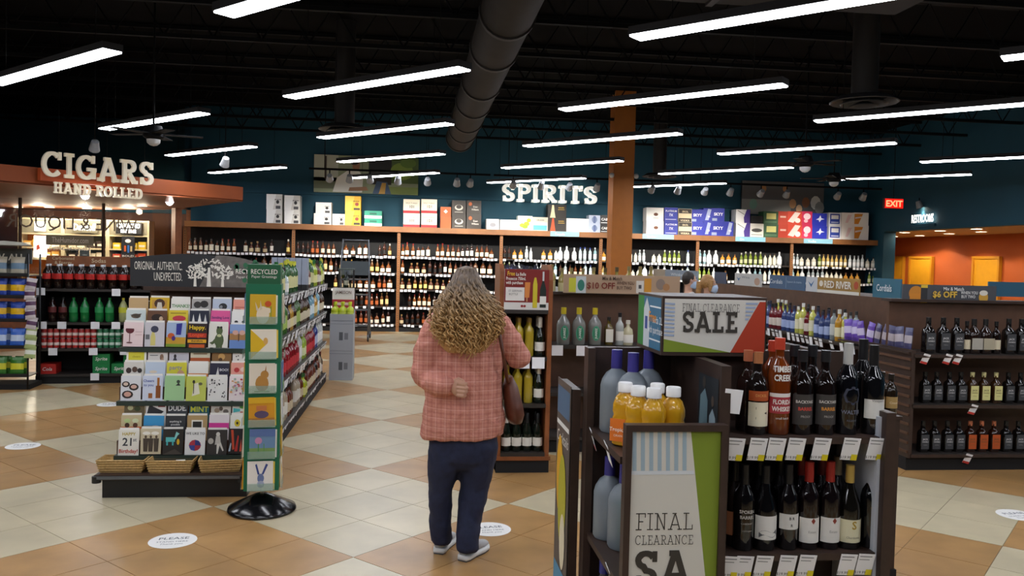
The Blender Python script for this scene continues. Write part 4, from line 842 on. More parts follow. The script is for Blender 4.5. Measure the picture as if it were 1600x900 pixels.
CARDS = {
 (0, 'back'): [('c9a877', [], 'plain kraft'), ('d8b020', [('r', .12, .88, .1, .9, 'c8963c'), ('d', .5, .75, .28, .2, '4a2c1c'), ('p', [(.3, .3), (.7, .3), (.6, .8), (.4, .8)], 'd8cfc0')], 'yellow framed horse'), ('ece8e0', [('t', 'THANKS!', .16, .5, .62, '4a8a3c')], 'white thank-you lettered'), ('b0aca8', [('d', .3, .75, .2, .14, '3a3634'), ('d', .65, .78, .22, .15, '2c2a2a')], 'grey animal photo'), ('bcc6d8', [('d', .55, .68, .22, .14, '26282c'), ('d', .45, .66, .08, .07, '8a8c90')], 'pale blue camera'), ('e89a88', [('r', .1, .6, .66, .69, 'b04a3c'), ('r', .1, .4, .58, .61, '8a3a30')], 'salmon pink text'), ('e6e2da', [], 'plain white')],
 (0, 'mid'): [('cfdad8', [('d', .5, .75, .25, .1, '6a5a48'), ('p', [(.2, .8), (.8, .85), (.6, .65)], '4a4034')], 'pale blue longhorn sketch'), ('6a4630', [('d', .5, .7, .3, .16, '2c1a12'), ('d', .7, .66, .1, .1, 'd8b898')], 'brown dog photo'), ('e0c83a', [('d', .55, .66, .35, .12, 'c8384a'), ('r', .1, .9, .86, .9, 'a89020')], 'yellow lips'), ('23283a', [('p', [(.12, .5), (.28, .5), (.2, .85)], 'e6e6e2'), ('p', [(.42, .5), (.62, .5), (.52, .9)], 'f2f2ee'), ('p', [(.74, .5), (.9, .5), (.82, .85)], 'd8d8d4')], 'navy three-tree'), ('e05a98', [('t', 'Sending Love', .12, .5, .66, '4a2a6a')], 'bright pink script'), ('ecebe6', [('d', .25, .55, .1, .06, '2a2a2a'), ('d', .65, .55, .12, .06, '3a3a3a')], 'white cartoon face'), ('d8d2c4', [], 'cream')],
 (0, 'front'): [('ecd6d6', [('d', .3, .78, .22, .17, 'ecd6d6'), ('d', .32, .68, .22, .15, '5a1420', ), ('r', .08, .56, .74, .9, 'ecd6d6'), ('r', .3, .34, .2, .56, '6a3a3c'), ('d', .32, .16, .16, .03, '6a3a3c'), ('r', .6, .95, .6, .62, 'c8a8a8'), ('r', .6, .95, .48, .5, 'c8a8a8')], 'pink red-wine-glass'), ('cfccd2', [('p', [(.3, .05), (.55, .05), (.55, .4), (.45, .7), (.4, .7), (.3, .4)], 'd8cc7a'), ('d', .5, .72, .2, .14, '3a3c54'), ('r', .05, .25, .3, .5, '6a6c70')], 'grey bottle sketch'), ('a8bcdc', [('r', 0, 1, .1, .4, 'c89a2c'), ('r', 0, 1, 0, .12, '7a9a2c'), ('p', [(.5, .5), (.75, .5), (.8, .98), (.5, .95)], '2a2f90'), ('d', .25, .45, .18, .12, 'c85a20'), ('d', .38, .35, .1, .1, '4a2a80')], 'blue donkey cartoon'), ('2a1c1a', [('t', 'Happy.', .2, .5, .76, 'e8c81c'), ('r', .02, .98, .42, .6, 'b8301c'), ('t', 'Longer.', .17, .5, .46, 'e85a2a'), ('r', .02, .98, .2, .34, 'e0a81c'), ('t', 'therefore', .1, .5, .24, '3a2a1a'), ('r', .1, .9, .0, .14, 'c85a20')], 'black yellow and red lettered'), ('e6e4da', [('d', .55, .3, .24, .3, '4f5f3c'), ('d', .55, .7, .17, .18, '56663f'), ('p', [(.05, .2), (.2, .12), (.45, .25), (.4, .45), (.2, .25)], '4f5f3c'), ('r', .4, .5, .0, .15, '4a5a38'), ('r', .62, .72, .0, .15, '4a5a38'), ('d', .47, .84, .06, .05, '1a1a1a'), ('d', .64, .84, .06, .05, '1a1a1a'), ('d', .55, .5, .12, .06, 'c8cc9a')], 'white green-dinosaur'), ('6a8cc8', [('r', 0, 1, .35, .62, 'a87a4a'), ('r', 0, 1, .7, 1, '8aa4d4'), ('d', .3, .66, .16, .1, 'd8a898'), ('d', .65, .66, .16, .1, 'd8a898'), ('r', .45, .5, .3, .6, '5a3a24')], 'blue hot-tub cartoon'), ('d8d0b8', [('r', .2, .8, .2, .8, 'b8a060')], 'cream and gold')],
 (1, 'back'): [('f0eee2', [('r', .1, .9, .55, .92, 'd8cf3a'), ('t', 'cheers', .1, .5, .68, 'a89a1c')], 'white with yellow panel'), ('dcd6d0', [('d', .7, .68, .1, .14, '8a6a54'), ('p', [(.6, .5), (.85, .5), (.75, .7)], 'b08a70'), ('r', .1, .5, .75, .78, '6a6a6a')], 'white lady sketch'), ('c8c4cc', [('d', .3, .76, .07, .08, '2a2628'), ('p', [(.15, .5), (.45, .5), (.35, .7), (.25, .7)], '3a3a44')], 'lavender grey man portrait'), ('d8ceb4', [('r', 0, 1, .5, .66, 'b85a2a'), ('r', .15, .85, .8, .84, '8a6a4a')], 'beige with orange stripe'), ('8a6438', [('d', .5, .72, .18, .14, 'c89a5a'), ('d', .45, .6, .1, .08, '5a3a1c')], 'brown fawn photo'), ('e2dcd4', scat(16, ('3a3634', '5a4a44'), 3, rng=(.1, .9, .55, .95), r=.035), 'white with ring of birds'), ('d0ccc4', [], 'pale grey')],
 (1, 'mid'): [('d8d4cc', [('d', .25, .66, .14, .12, '3a2c28'), ('d', .55, .7, .14, .12, '5a4438'), ('d', .8, .66, .12, .1, '2c2624')], 'white family photo'), ('c4d2e4', [('d', .4, .6, .2, .06, 'e0d0b8')], 'pale sky blue'), ('d8d03c', [('t', 'party', .2, .45, .72, '8a8a9a'), ('d', .7, .55, .18, .14, 'c89a78')], 'yellow party face'), ('ecebe4', [('r', 0, 1, .45, .58, 'd8843a')], 'plain white orange-edged'), ('2a2a40', [('p', [(.3, .45), (.5, .45), (.42, .85)], 'e0e0dc'), ('t', 'BOO!', .12, .72, .68, 'e0e0e4')], 'navy white-ghost'), ('e8a090', [('d', .3, .7, .14, .1, 'c03a3a'), ('d', .65, .72, .16, .1, 'f0d0c4'), ('d', .8, .62, .1, .08, 'a83434')], 'coral cat'), ('c8823a', [], 'orange')],
 (1, 'front'): [('dcdee2', [('d', .25, .66, .2, .12, '2c2020'), ('d', .65, .55, .24, .14, '2c2020'), ('d', .65, .56, .15, .08, 'd8b0a0'), ('d', .35, .25, .28, .16, '2c2020'), ('d', .35, .26, .18, .1, 'd0a090'), ('d', .25, .67, .12, .07, 'd8c0b0')], 'white sushi photo'), ('d0d8ea', [('r', .66, .9, .1, .6, '8a4a18'), ('r', .72, .84, .6, .92, 'a86a2c'), ('r', .3, .5, .1, .3, '9a5a28'), ('t', 'Cheers', .12, .3, .75, '5a6aa8'), ('t', 'to you', .12, .3, .58, '5a6aa8')], 'pale blue whiskey bottle'), ('a4cf98', [('d', .68, .76, .09, .07, '3a4a3a'), ('p', [(.55, .6), (.8, .6), (.7, .72)], '2a2c2a')], 'mint green'), ('c8d060', [('p', [(.3, .2), (.7, .3), (.6, .75), (.4, .7)], 'e8e6d0'), ('d', .38, .78, .07, .07, '3a3a2c'), ('d', .72, .7, .1, .06, '6a6a4a'), ('r', .36, .4, .3, .75, '4a4a34')], 'lime green bird'), ('ecebe8', scat(26, ('2a2a2c', '4a4a4c'), 5, r=.035), 'white music-note'), ('ecdfe0', scat(26, ('d0707a', 'a8809c', 'e0a060', '9ab0a0', 'b83a3a'), 6, r=.05), 'white butterfly'), ('d8d4cc', scat(8, ('8a6a5a',), 9, r=.05), 'pale flowered')],
 (2, 'back'): [('6a5c40', [('d', .3, .75, .14, .1, 'b8b488'), ('d', .65, .72, .16, .1, '3a4424')], 'olive brown animal'), ('e2e0dc', [('p', [(.05, .5), (.75, .5), (.9, .6), (.35, .8), (.2, .95), (.12, .75)], '26262a'), ('r', .6, .95, .78, .83, '8a2a2a')], 'white black-wolf'), ('3c3f44', [('t', 'DUDE.', .26, .48, .62, 'e8e8e4')], 'charcoal card reading DUDE'), ('1d5a66', [('t', 'MINT', .26, .5, .62, 'c8c83a')], 'teal card reading MINT'), ('cfc8bc', [('d', .5, .75, .1, .09, '5a4a3c'), ('d', .3, .68, .14, .1, 'a08a74'), ('d', .75, .64, .14, .09, '6a6058')], 'pale grey dog'), ('dcdcd2', [('p', [(.05, .6), (.4, .65), (.4, .75), (.05, .78)], '4ab0b0'), ('d', .6, .82, .24, .07, '5a9a3c'), ('r', .4, .95, .6, .64, 'b83a2c')], 'white green-car'), ('d0ccc0', [], 'cream')],
 (2, 'mid'): [('c8b890', [('d', .3, .78, .16, .09, 'b8cc8a'), ('d', .7, .78, .16, .09, 'd0d8b0'), ('r', 0, 1, .45, .54, 'c85a1c'), ('d', .3, .6, .12, .1, '4a2c1c'), ('d', .7, .6, .12, .1, '5a3420')], 'green and orange monkeys'), ('3a94c8', [('r', 0, 1, .45, .6, '8a8478'), ('d', .6, .55, .2, .06, 'c8b8a8')], 'bright sky blue beach'), ('33363a', [('t', 'anything is', .09, .5, .74, 'd8d8d4'), ('t', 'possible', .09, .5, .62, 'd8d8d4')], 'charcoal small-lettered'), ('b89a68', [('r', .22, .78, .4, .82, 'ece8dc'), ('r', .28, .72, .42, .76, '26241f')], 'kraft framed photo'), ('e6dfe2', [('r', 0, 1, .45, .68, 'd83a98')], 'white and magenta'), ('ecebe2', [('d', .35, .68, .15, .15, 'd8c02c'), ('d', .35, .68, .06, .06, '3a2c10')], 'white sunflower'), ('c89a6a', [], 'tan')],
 (2, 'front'): [('e9e6da', [('t', 'HAPPY', .14, .5, .78, 'b8a028'), ('t', '21', .36, .42, .38, '3a3c40'), ('t', 'st', .16, .8, .55, '6a6c70'), ('t', 'Birthday!', .17, .5, .1, 'b84030')], 'white 21st birthday'), ('d0c4a4', [('d', .28, .82, .2, .07, 'f0ece0'), ('d', .7, .82, .2, .07, 'f0ece0')] + [('p', [(x - .1, .1), (x + .1, .1), (x + .13, .62), (x - .13, .62)], '4a4034') for x in (.25, .5, .77)] + [('d', x, .68, .06, .06, '5a4a3c') for x in (.25, .5, .77)], 'sepia three-men photo'), ('2a2622', [('r', .15, .6, .5, .68, '5ac0c0'), ('r', .18, .26, .36, .5, '4ab0b4'), ('r', .46, .54, .36, .5, '4ab0b4'), ('p', [(.55, .6), (.66, .9), (.82, .82), (.72, .74), (.64, .6)], '8accc8'), ('d', .76, .5, .07, .12, 'd8b020'), ('p', [(0, 0), (1, 0), (.6, .22)], '4a443c')], 'black turquoise-donkey'), ('ececea', [('t', 'WE LIKE TO', .11, .5, .8, '4a4c50'), ('d', .5, .38, .3, .22, 'b03040'), ('p', [(.5, .38), (.2, .38), (.3, .2), (.5, .16)], '3a4a98'), ('p', [(.5, .38), (.5, .6), (.7, .55), (.8, .38)], '2c3a80')], 'white pie-chart'), ('34302e', [('d', .55, .82, .1, .09, 'd8d4cc'), ('p', [(.4, .4), (.7, .45), (.65, .75), (.45, .75)], 'c8c4bc'), ('p', [(.5, .05), (.56, .05), (.66, .45), (.5, .45)], 'e0dcd4'), ('p', [(.8, .15), (.86, .18), (.7, .5), (.6, .45)], 'd8d4cc'), ('d', .2, .55, .14, .12, 'b8b4ac')], 'black and white dancer photo'), ('1f1a1c', [('p', [(.1, .95), (.22, .95), (.3, .2), (.2, .15)], 'c84a2c'), ('p', [(.3, .1), (.45, .1), (.5, .7), (.45, .75)], 'b8302c'), ('p', [(.55, .1), (.68, .1), (.62, .6)], 'd0503a'), ('p', [(.75, .1), (.88, .1), (.84, .75), (.8, .75)], '8ab0d0'), ('p', [(.0, .1), (.1, .1), (.14, .4), (.1, .45)], 'b8c8d8')], 'dark coloured-pencil'), ('c4ccd8', [('r', .2, .8, .3, .7, '6a80b0')], 'pale blue patterned')]}
def art_mesh(shapes, Wd, Hh, name='artwork'):
    mb = MB()
    for k, d in enumerate(shapes):
        yy = -.0008 - .0004 * k
        if d[0] == 'r': mb.rect((d[1] - .5) * Wd, (d[2] - .5) * Wd, d[3] * Hh, d[4] * Hh, pm(d[5]), yy)
        elif d[0] == 'd': mb.disc((d[1] - .5) * Wd, d[2] * Hh, d[3] * Wd, d[4] * Hh, pm(d[5]), yy, 12)
        elif d[0] == 'p': mb.poly([((q[0] - .5) * Wd, q[1] * Hh) for q in d[1]], pm(d[2]), yy)
        else:
            vw = max(v[0] for v in text_data(d[1], .02)[0]); sz = d[2] * Hh * 1.2; mb.text(d[1], sz, (d[3] - .5) * Wd, d[4] * Hh, pm(d[5]), yy, sx=min(1, .92 * Wd / (vw * sz)), bold=.02)
    return mb.mesh(name) if mb.f else None
tiern = ('top', 'middle', 'bottom')
env_me = MB().box(-CW * .47, CW * .47, .006, .014, .0, .192, paper_white).mesh('envelope')
for ti, (Yt, pxl, pyb) in enumerate(TIER):
    a = at(pxl, pyb, Yt); z0 = a.z; x0 = a.x
    MB().box(x0 - RX - .02, .98, Yt - RYf - .012, Yt - RYf + .16, z0 - .035, z0 - .003, rail).build('tier_rail', rk)
    MB().box(x0 - RX - .02, .98, Yt - RYf + .05, Yt - RYf + .12, z0 - .003, z0 + .09, wood_brown).build('tier_riser', rk)
    for rn, dy, dz in (('front', 0, 0), ('mid', .055, .089), ('back', .11, .176)):
        for c, (bg, shp, desc) in enumerate(CARDS[(ti, rn)]):
            if x0 + .075 + c * .15 > -1.145: continue
            t = thing('greeting_card', '%s greeting card, %s row, %s tier of the card rack' % (desc, {'mid': 'middle'}.get(rn, rn), tiern[ti]), 'greeting card', (x0 + .073 + c * .15, Yt + dy, z0 + dz + random.uniform(-.003, .006)), 0, 'greeting cards in the card rack')
            t.rotation_euler = (-.1, random.uniform(-.012, .012), 0)
            MB().box(-CW / 2, CW / 2, 0, .006, 0, .178, pm(bg)).build('card', t); link('envelope', env_me, t)
            am = art_mesh(shp, CW, .178)
            if am: link('artwork', am, t)
# wicker trays on the rack base
wick = mat('wicker_straw', 'c8a468', .7, noise=.25, nscale=60, bump=.6, bscale=90)
for (pa, pb, yy, lab, dep) in ((157, 231, 6.02, 'empty wicker tray at the left on the card rack base', .17), (233, 305, 5.99, 'wicker tray with tags and green wrapping in the middle of the card rack base', .15), (313, 379, 6.03, 'square wicker tray holding a blue card at the right of the rack base', .2)):
    xa, xb = at(pa, 735, yy).x, at(pb, 735, yy).x; Wd = xb - xa; t = thing('wicker_tray', lab, 'basket', ((xa + xb) / 2, yy, .166), .12 if pa == 313 else 0, 'wicker trays on the card rack base')
    w0, d0 = Wd / 2, dep / 2
    def ringv(k, z): return [(-w0 * k, -d0 * k, z), (w0 * k, -d0 * k, z), (w0 * k, d0 * k, z), (-w0 * k, d0 * k, z)]
    mb = MB(); lv = [ringv(.86, 0), ringv(1, .085), ringv(.96, .087), ringv(.83, .008)]
    for q in range(3): mb.add(lv[q] + lv[q + 1], [(i, (i + 1) % 4, (i + 1) % 4 + 4, i + 4) for i in range(4)], wick)
    mb.add(lv[0], [(3, 2, 1, 0)], wick); mb.add(lv[3], [(0, 1, 2, 3)], wick); mb.build('tray', t)
    for z, k in ((.015, .885), (.032, .915), (.05, .945), (.068, .975), (.084, .99)): MB().tube(ringv(k, z) + ringv(k, z)[:1], .006, wick, 6).build('woven_band', t)
    if pa == 233:
        o = MB().box(-.03, .03, -.02, .02, 0, .004, paper_white).build('price_card', None, (t.location.x + .06, yy - .02, .235), .2, label='small white price card lying on the middle wicker tray', cat='card'); o.rotation_euler = (.3, 0, .2)
        MB().ball((0, 0, .02), (.05, .03, .025), pm('8aa03c'), 8).build('wrapped_packet', None, (t.location.x + .1, yy, .175), 0, label='green wrapped packet in the middle wicker tray', cat='packet'); MB().ball((0, 0, .02), (.06, .04, .025), pm('c08a7c'), 8).build('wrapped_packet', None, (t.location.x - .06, yy, .175), 0, label='pink wrapped packet in the middle wicker tray', cat='packet')
    if pa == 313: MB().box(-.06, .06, -.045, .045, 0, .006, pm('7aa8bc')).build('card', None, (t.location.x, yy, .178), .3, label='pale blue card lying in the right wicker tray', cat='card')
# ================================================================ GREEN SPINNER RACK
sp = onz(408, 795); SPX, SPY = -.97, 5.60
st = thing('spinner_rack', 'tall green card spinner with a black cone base beside the card rack', 'spinner rack', (SPX, SPY, 0), math.radians(6))
green = mat('spinner_green', '156b4a', .45); green_d = mat('spinner_header_green', '1c5a38', .45)
MB().lathe([(.215, 0), (.222, .012), (.215, .03), (.06, .105), (.045, .11), (.03, .115), (0, .115)], 32, mat('glossy_black', '0d0d10', .18)).build('base', st)
MB().lathe([(.013, .1), (.013, .2)], 12, mat('pole_silver', 'b8b4ac', .3, .6)).build('pole', st)
TW = .110
MB().box(-TW, TW, -TW, TW, .16, 1.5, green).build('tower', st)
MB().box(-TW * .93, TW * .93, -TW * .93, TW * .93, 1.5, 1.625, green_d).build('header', st)
MB().text('RECYCLED', .043, 0, 1.565, wl, -TW * .93 - .001, sx=.8, bold=.012).text('Paper Greetings', .024, 0, 1.54, wl, -TW * .93 - .001).build('header_print', st)
Msp = Matrix.Translation((SPX, SPY, 0)) @ Matrix.Rotation(math.radians(6), 4, 'Z')
FC = [('d0a81c', [('d', .5, .3, .25, .3, 'e8d8bc'), ('d', .68, .45, .14, .1, 'e8d8bc'), ('p', [(.25, .45), (.35, .45), (.2, .75)], 'd8c8ac'), ('p', [(.38, .45), (.48, .5), (.4, .8)], 'd8c8ac'), ('d', .7, .68, .13, .1, 'c8501c'), ('r', .8, .83, .2, .6, '6a8a2c')], 'yellow card with pale rabbit and flower'), ('ece4d2', [('p', [(0, 0), (.62, .5), (0, 1)], 'e0b81c'), ('d', .58, .6, .09, .12, 'd8a85a')], 'white card with yellow envelope flap'), ('e6dcc8', [('d', .5, .32, .26, .28, 'b8843c'), ('d', .6, .62, .16, .14, 'b8843c'), ('p', [(.6, .72), (.66, .72), (.66, .95)], 'a87434'), ('r', .2, .8, .03, .07, '8a9a5a')], 'cream card with a brown rabbit'), ('d8981c', [('r', 0, 1, .0, .3, 'b87a34'), ('d', .5, .42, .28, .13, '5a4a68'), ('r', .3, .7, .55, .72, 'c87840'), ('r', 0, 1, .8, 1, 'e0b020')], 'orange card with a purple car'), ('6a8cb0', [('r', 0, 1, 0, .35, '7a9a5a'), ('d', .35, .6, .14, .12, 'c88ab0'), ('r', .33, .37, .1, .5, '4a8a4a'), ('r', .55, .58, .05, .5, '5a9a4a'), ('r', 0, 1, .75, 1, '5a74a8')], 'blue and green card with a pink flower'), ('ece8e0', [('p', [(.4, .55), (.48, .55), (.36, .92), (.3, .88)], '3a4c8a'), ('p', [(.55, .55), (.63, .55), (.8, .88), (.72, .92)], '3a4c8a'), ('d', .52, .42, .13, .16, '6a7ca8'), ('d', .52, .22, .14, .12, 'a8b0c8')], 'white card with a blue hare')]
fcz = [1.245, 1.02, .80, .58, .375, .165]
pocket = mat('clear_pocket', 'a8c8b8', .2, alpha=.35)
pk_me = MB().box(-.085, .085, -.02, -.018, 0, .05, pocket).mesh('pocket')
for face in range(3):
    rot = (0, math.pi / 2, -math.pi / 2)[face]
    for k in range(6):
        q = link('pocket', pk_me, st, (Matrix.Rotation(rot, 4, 'Z') @ Vector((0, -TW, fcz[k] - .004)))[:], rot)
        if face and k in (1,): continue
        bg, shp, desc = FC[(k + face * 2) % 6]; L = Msp @ Matrix.Rotation(rot, 4, 'Z') @ Vector((random.uniform(-.006, .006), -TW - .014, fcz[k]))
        lab = desc + (', front of green spinner, slot %d down' % (k + 1) if face == 0 else ', %s side of green spinner, slot %d down' % (('', 'right', 'left')[face], k + 1))
        t = thing('greeting_card', lab, 'greeting card', L, 0, 'cards on the green spinner'); t.rotation_euler = (-.03, random.uniform(-.03, .03), math.radians(6) + rot)
        MB().box(-.08, .08, 0, .006, 0, .19, pm(bg)).build('card', t); MB().box(-.075, .09, .007, .011, .004, .185, pm('e8c84a' if k % 2 else 'e9e4d8')).build('envelope', t)
        link('artwork', art_mesh(shp, .16, .19), t)
# ================================================================ LEFT AISLE GONDOLA
gx1, gx0, gy0, gy1 = -1.15, -2.08, 6.80, 11.32
ga = thing('aisle_gondola', 'long dark gondola of cordial bottles running away behind the green spinner', 'shelf unit', (gx1, gy0, 0))
GL = gy1 - gy0; GZ = [.12, .545, .945, 1.315]
MB().box(gx0 - gx1, 0, 0, GL, 0, .09, black_matte).build('base', ga); MB().box(-.49, -.45, 0, GL, .09, 1.5, wood_dark).build('spine_panel', ga)
MB().box(gx0 - gx1, -.49, 0, GL, .09, 1.3, wood_dark).build('rear_body', ga)
for z in GZ: MB().box(-.45, 0, 0, GL, z - .03, z, shelf_dark).build('shelf', ga)
hang = MB().box(-.032, .032, -.0015, 0, -.085, 0, white_tag).mesh('price_tag')
for z in GZ:
    y = .55
    while y < GL - .05:
        if random.random() < .85: o = link('price_tag', hang, ga, (.004, y, z), math.pi / 2); o.rotation_euler = (random.uniform(.1, .4), random.uniform(-.15, .15), math.pi / 2)
        y += .075
ALOOK = [[('tall', '2a5a2c', 'c8c83a', 'd8d49a', 'green cordial bottle'), ('whiskey', '9ab02a', '1d6a2c', 'e8e4a0', 'lime green cordial bottle'), ('whiskey', '5a2c18', '1a1a1a', 'e0d8c4', 'brown cordial bottle'), ('squat', 'b8c4c4', '2a2a2a', 'e8e8e4', 'clear squat cordial bottle')],
         [('whiskey', 'b88a2a', '1a1a1a', 'e4d8a0', 'golden cordial bottle'), ('tall', '7ab0c4', '2a3a5a', 'dce8ec', 'pale blue cordial bottle'), ('tall', '3a6a2c', '1a1a1a', 'a8c060', 'green cordial bottle'), ('whiskey', '3a2010', '1a1a1a', 'd8cdb0', 'dark cordial bottle')],
         [('whiskey', '8a1420', 'c8c0b0', 'c8303a', 'red cordial bottle'), ('tall', '2c3c8a', '1a1a2a', 'b8c4e0', 'blue cordial bottle'), ('whiskey', '9cb83a', 'e8e8e0', 'dce4b0', 'lime green cordial bottle'), ('tall', 'c8ccc8', '9aa0a0', 'f0f0ec', 'clear cordial bottle')],
         [('whiskey', '1c1a1c', '8a1a1a', 'c8b8b0', 'black cordial bottle with red cap'), ('squat', 'a8b020', '2a6a2c', 'e0dc8a', 'yellow green cordial bottle'), ('tall', 'b8a890', '1a1a1a', 'e8e4da', 'cream cordial bottle'), ('whiskey', '6a2c18', '1a1a1a', 'd8c8a8', 'amber cordial bottle')]]
gn = ('bottom', 'third', 'second', 'top')
for r, z in enumerate(GZ):
    if r == 3: fill_row(ALOOK[0], gy0 + .45, 8.8, lambda y, z=z: (gx1 - .07, y, z), 'near part, top shelf of left aisle gondola', skip=.03, lo=.09, hi=.1, run=(1, 3), name='cordial_bottle')
    fill_row(ALOOK[3 - r], gy0 + .45 if r < 3 else 9.25, gy1 - .08, lambda y, z=z: (gx1 - .07, y, z), '%s shelf of the left aisle gondola' % gn[r], skip=.03, lo=.09, hi=.1, run=(2, 4), name='cordial_bottle')
    if r == 3: fill_row(ALOOK[0], 9.3, gy1 - .1, lambda y, z=z: (gx1 - .2, y, z), 'rear line, top of left aisle gondola', skip=.05, run=(2, 4), name='cordial_bottle')
for k in range(6):
    t = thing('grey_carton', 'small grey bottle carton with black foot, %s from the left atop the aisle gondola' % ordinal(k), 'box', (gx1 - .36 + .0 * k, 7.35 + k * .115, 1.5), -.1, 'grey cartons on the aisle gondola')
    t.location = (-1.46 + k * .062, 9.02, 1.316); MB().box(-.028, .028, -.04, .04, .06, .34, pm('9aa2b2')).build('carton', t); MB().box(-.029, .029, -.041, .041, 0, .06, pm('1c1c20')).build('carton_foot', t)
# stacked white cases with yellow green bottles
bx = -.965; bw = .155
grey_case = mat('pale_grey_carton', 'a9adb4', .7)
for k, (z, lab) in enumerate(((0, 'lower pale grey carton in the stack at the gondola end'), (.405, 'upper pale grey carton in the stack at the gondola end'))):
    t = thing('carton', lab, 'box', (bx, 11.42, z), 0, 'stacked grey cartons'); MB().box(-bw, bw, 0, .3, 0, .4, grey_case).build('carton_body', t); MB().box(-bw, bw, -.001, .0, .36, .364, pm('6a6e74')).build('tape_seam', t)
    MB().rect(-.03, .02, .14, .25, pm('5a5e64'), -.002).rect(.04, .09, .15, .24, pm('7a7e84'), -.002).build('carton_print', t)
t = thing('bottle_tray', 'open grey carton tray on the stacked cartons', 'box', (bx, 11.42, .81)); MB().box(-bw, bw, 0, .3, 0, .012, grey_case).box(-bw, bw, 0, .01, .012, .09, grey_case).box(-bw, bw, .29, .3, .012, .09, grey_case).box(-bw, -bw + .01, .01, .29, .012, .09, grey_case).box(bw - .01, bw, .01, .29, .012, .09, grey_case).build('tray', t)
for i in range(3):
    for j in range(2): full_bottle('bottle', 'yellow green bottle in the open carton tray, %s column %s row' % (('left', 'middle', 'right')[i], ('front', 'rear')[j]), 'squat', 'b4c41c', 'c8d42a', 'd4dc5a', (bx - .1 + i * .1, 11.51 + j * .12, .823), 0, 'yellow green bottles in the tray', n=14)
t = thing('gift_box', 'red and white whiskey gift box above the yellow green bottles', 'box', (bx - .01, 11.78, .0)); MB().box(-.15, .15, 0, .2, .0, 1.24, grey_case).build('pedestal', t)
MB().box(-.15, .15, -.02, .2, .93, 1.24, pm('e4dcd6')).box(-.151, .151, -.024, -.02, .95, 1.08, pm('b03038')).build('carton_body', t); MB().text('JAMESON', .06, 0, 1.16, pm('5a3a30'), -.026, sx=.85, bold=.01).rect(-.12, .12, 1.0, 1.04, pm('e8c8b8'), -.026).build('carton_print', t)
t = thing('display_case', 'small glass display case with a dark bottle on the gift box', 'display case', (bx + .02, 11.8, 1.241)); 
for x in (-.1, .1):
    for y in (0, .15): MB().box(x - .008, x + .008, y, y + .012, 0, .25, black_plastic).build('case_post', t)
MB().box(-.11, .11, -.005, .17, .25, .27, pm('4a5450')).build('case_lid', t); MB().box(-.092, .092, .002, .004, .0, .25, gl).build('pane', t)
full_bottle('bottle', 'dark green bottle with cream label inside the glass display case', 'mini', '16241a', '2a2a20', 'd8d0b0', (bx + .02, 11.86, 1.242), 0, n=14, scale=1.25)
# rolling ladder
LDX, LDY = at(553, 500, 16.9).x, 16.9
ld = thing('rolling_ladder', 'grey steel rolling stock ladder parked before the wall shelves', 'ladder', (LDX, LDY, 0))
for x in (-.28, .28):
    MB().tube([(x * 1.08, -.35, .12), (x, .1, 1.5), (x * .9, .15, 2.02)], .018, grey_steel, 8).build('rear_rail', ld); MB().tube([(x * 1.08, .4, .12), (x, .2, 1.2)], .016, grey_steel, 8).build('front_rail', ld)
    for y in (-.35, .4):
        MB().tube([(x * 1.08, y, .02), (x * 1.08, y, .14)], .02, grey_steel, 6).build('caster_stem', ld); MB().lathe([(0, -.012), (.05, -.012), (.05, .012), (0, .012)], 14, black_plastic, M=Matrix.Translation((x * 1.08, y, .05)) @ Matrix.Rotation(math.pi / 2, 4, 'Y')).build('caster_wheel', ld)
for k in range(4): MB().box(-.28, .28, -.28 + .12 * k, -.1 + .12 * k, .3 + .3 * k, .325 + .3 * k, grey_steel).build('step', ld)
MB().tube([(-.25, .15, 2.0), (.25, .15, 2.0)], .016, grey_steel, 8).build('handrail', ld); MB().box(-.27, .27, .06, .075, 1.3, 1.58, mat('slate_panel', '4c565c', .5)).build('panel', ld)
# ================================================================ PINWHEEL CLEARANCE DISPLAY (front right)
XS, YS = 1.073, 2.743
pw = thing('clearance_display', 'tall dark brown four-sided clearance display at the front right', 'display', (XS, YS, 0))
TH = .035
def P(x0, x1, y0, y1, z0, z1, name, m=wood_dark): return MB().box(x0 - XS, x1 - XS, y0 - YS, y1 - YS, z0, z1, m).build(name, pw)
P(XS - TH / 2, XS + TH / 2, YS, 3.62, 0, 1.35, 'spine_panel')
P(.70, XS - TH / 2, 3.31, 3.31 + TH, 0, 1.35, 'spine_panel'); P(XS + TH / 2, 1.70, 3.07, 3.07 + TH, 0, 1.37, 'spine_panel'); P(1.70 - TH, 1.70, 3.07 + TH, 3.62, 0, 1.35, 'spine_panel')
P(.70, .73, 3.27, 3.31, 0, 1.35, 'corner_post')
P(1.665, 1.70, YS, 3.07, 0, 1.19, 'end_panel'); P(1.653, 1.665, YS + .03, 3.06, .1, 1.17, 'end_panel_lining', mat('white_lining', 'c4c8d0', .5))
P(.655, .69, 3.345, 3.66, 0, 1.17, 'end_panel')
for z in (1.03, .60, .2): P(.715, XS - TH / 2, YS + .03, 3.31, z - .025, z, 'shelf')
for z in (1.10, .685, .27): P(XS + TH / 2, 1.653, YS + .02, 3.07, z - .025, z, 'shelf')
P(.73, 1.66, YS + .05, 3.55, 0, .08, 'base', black_matte)
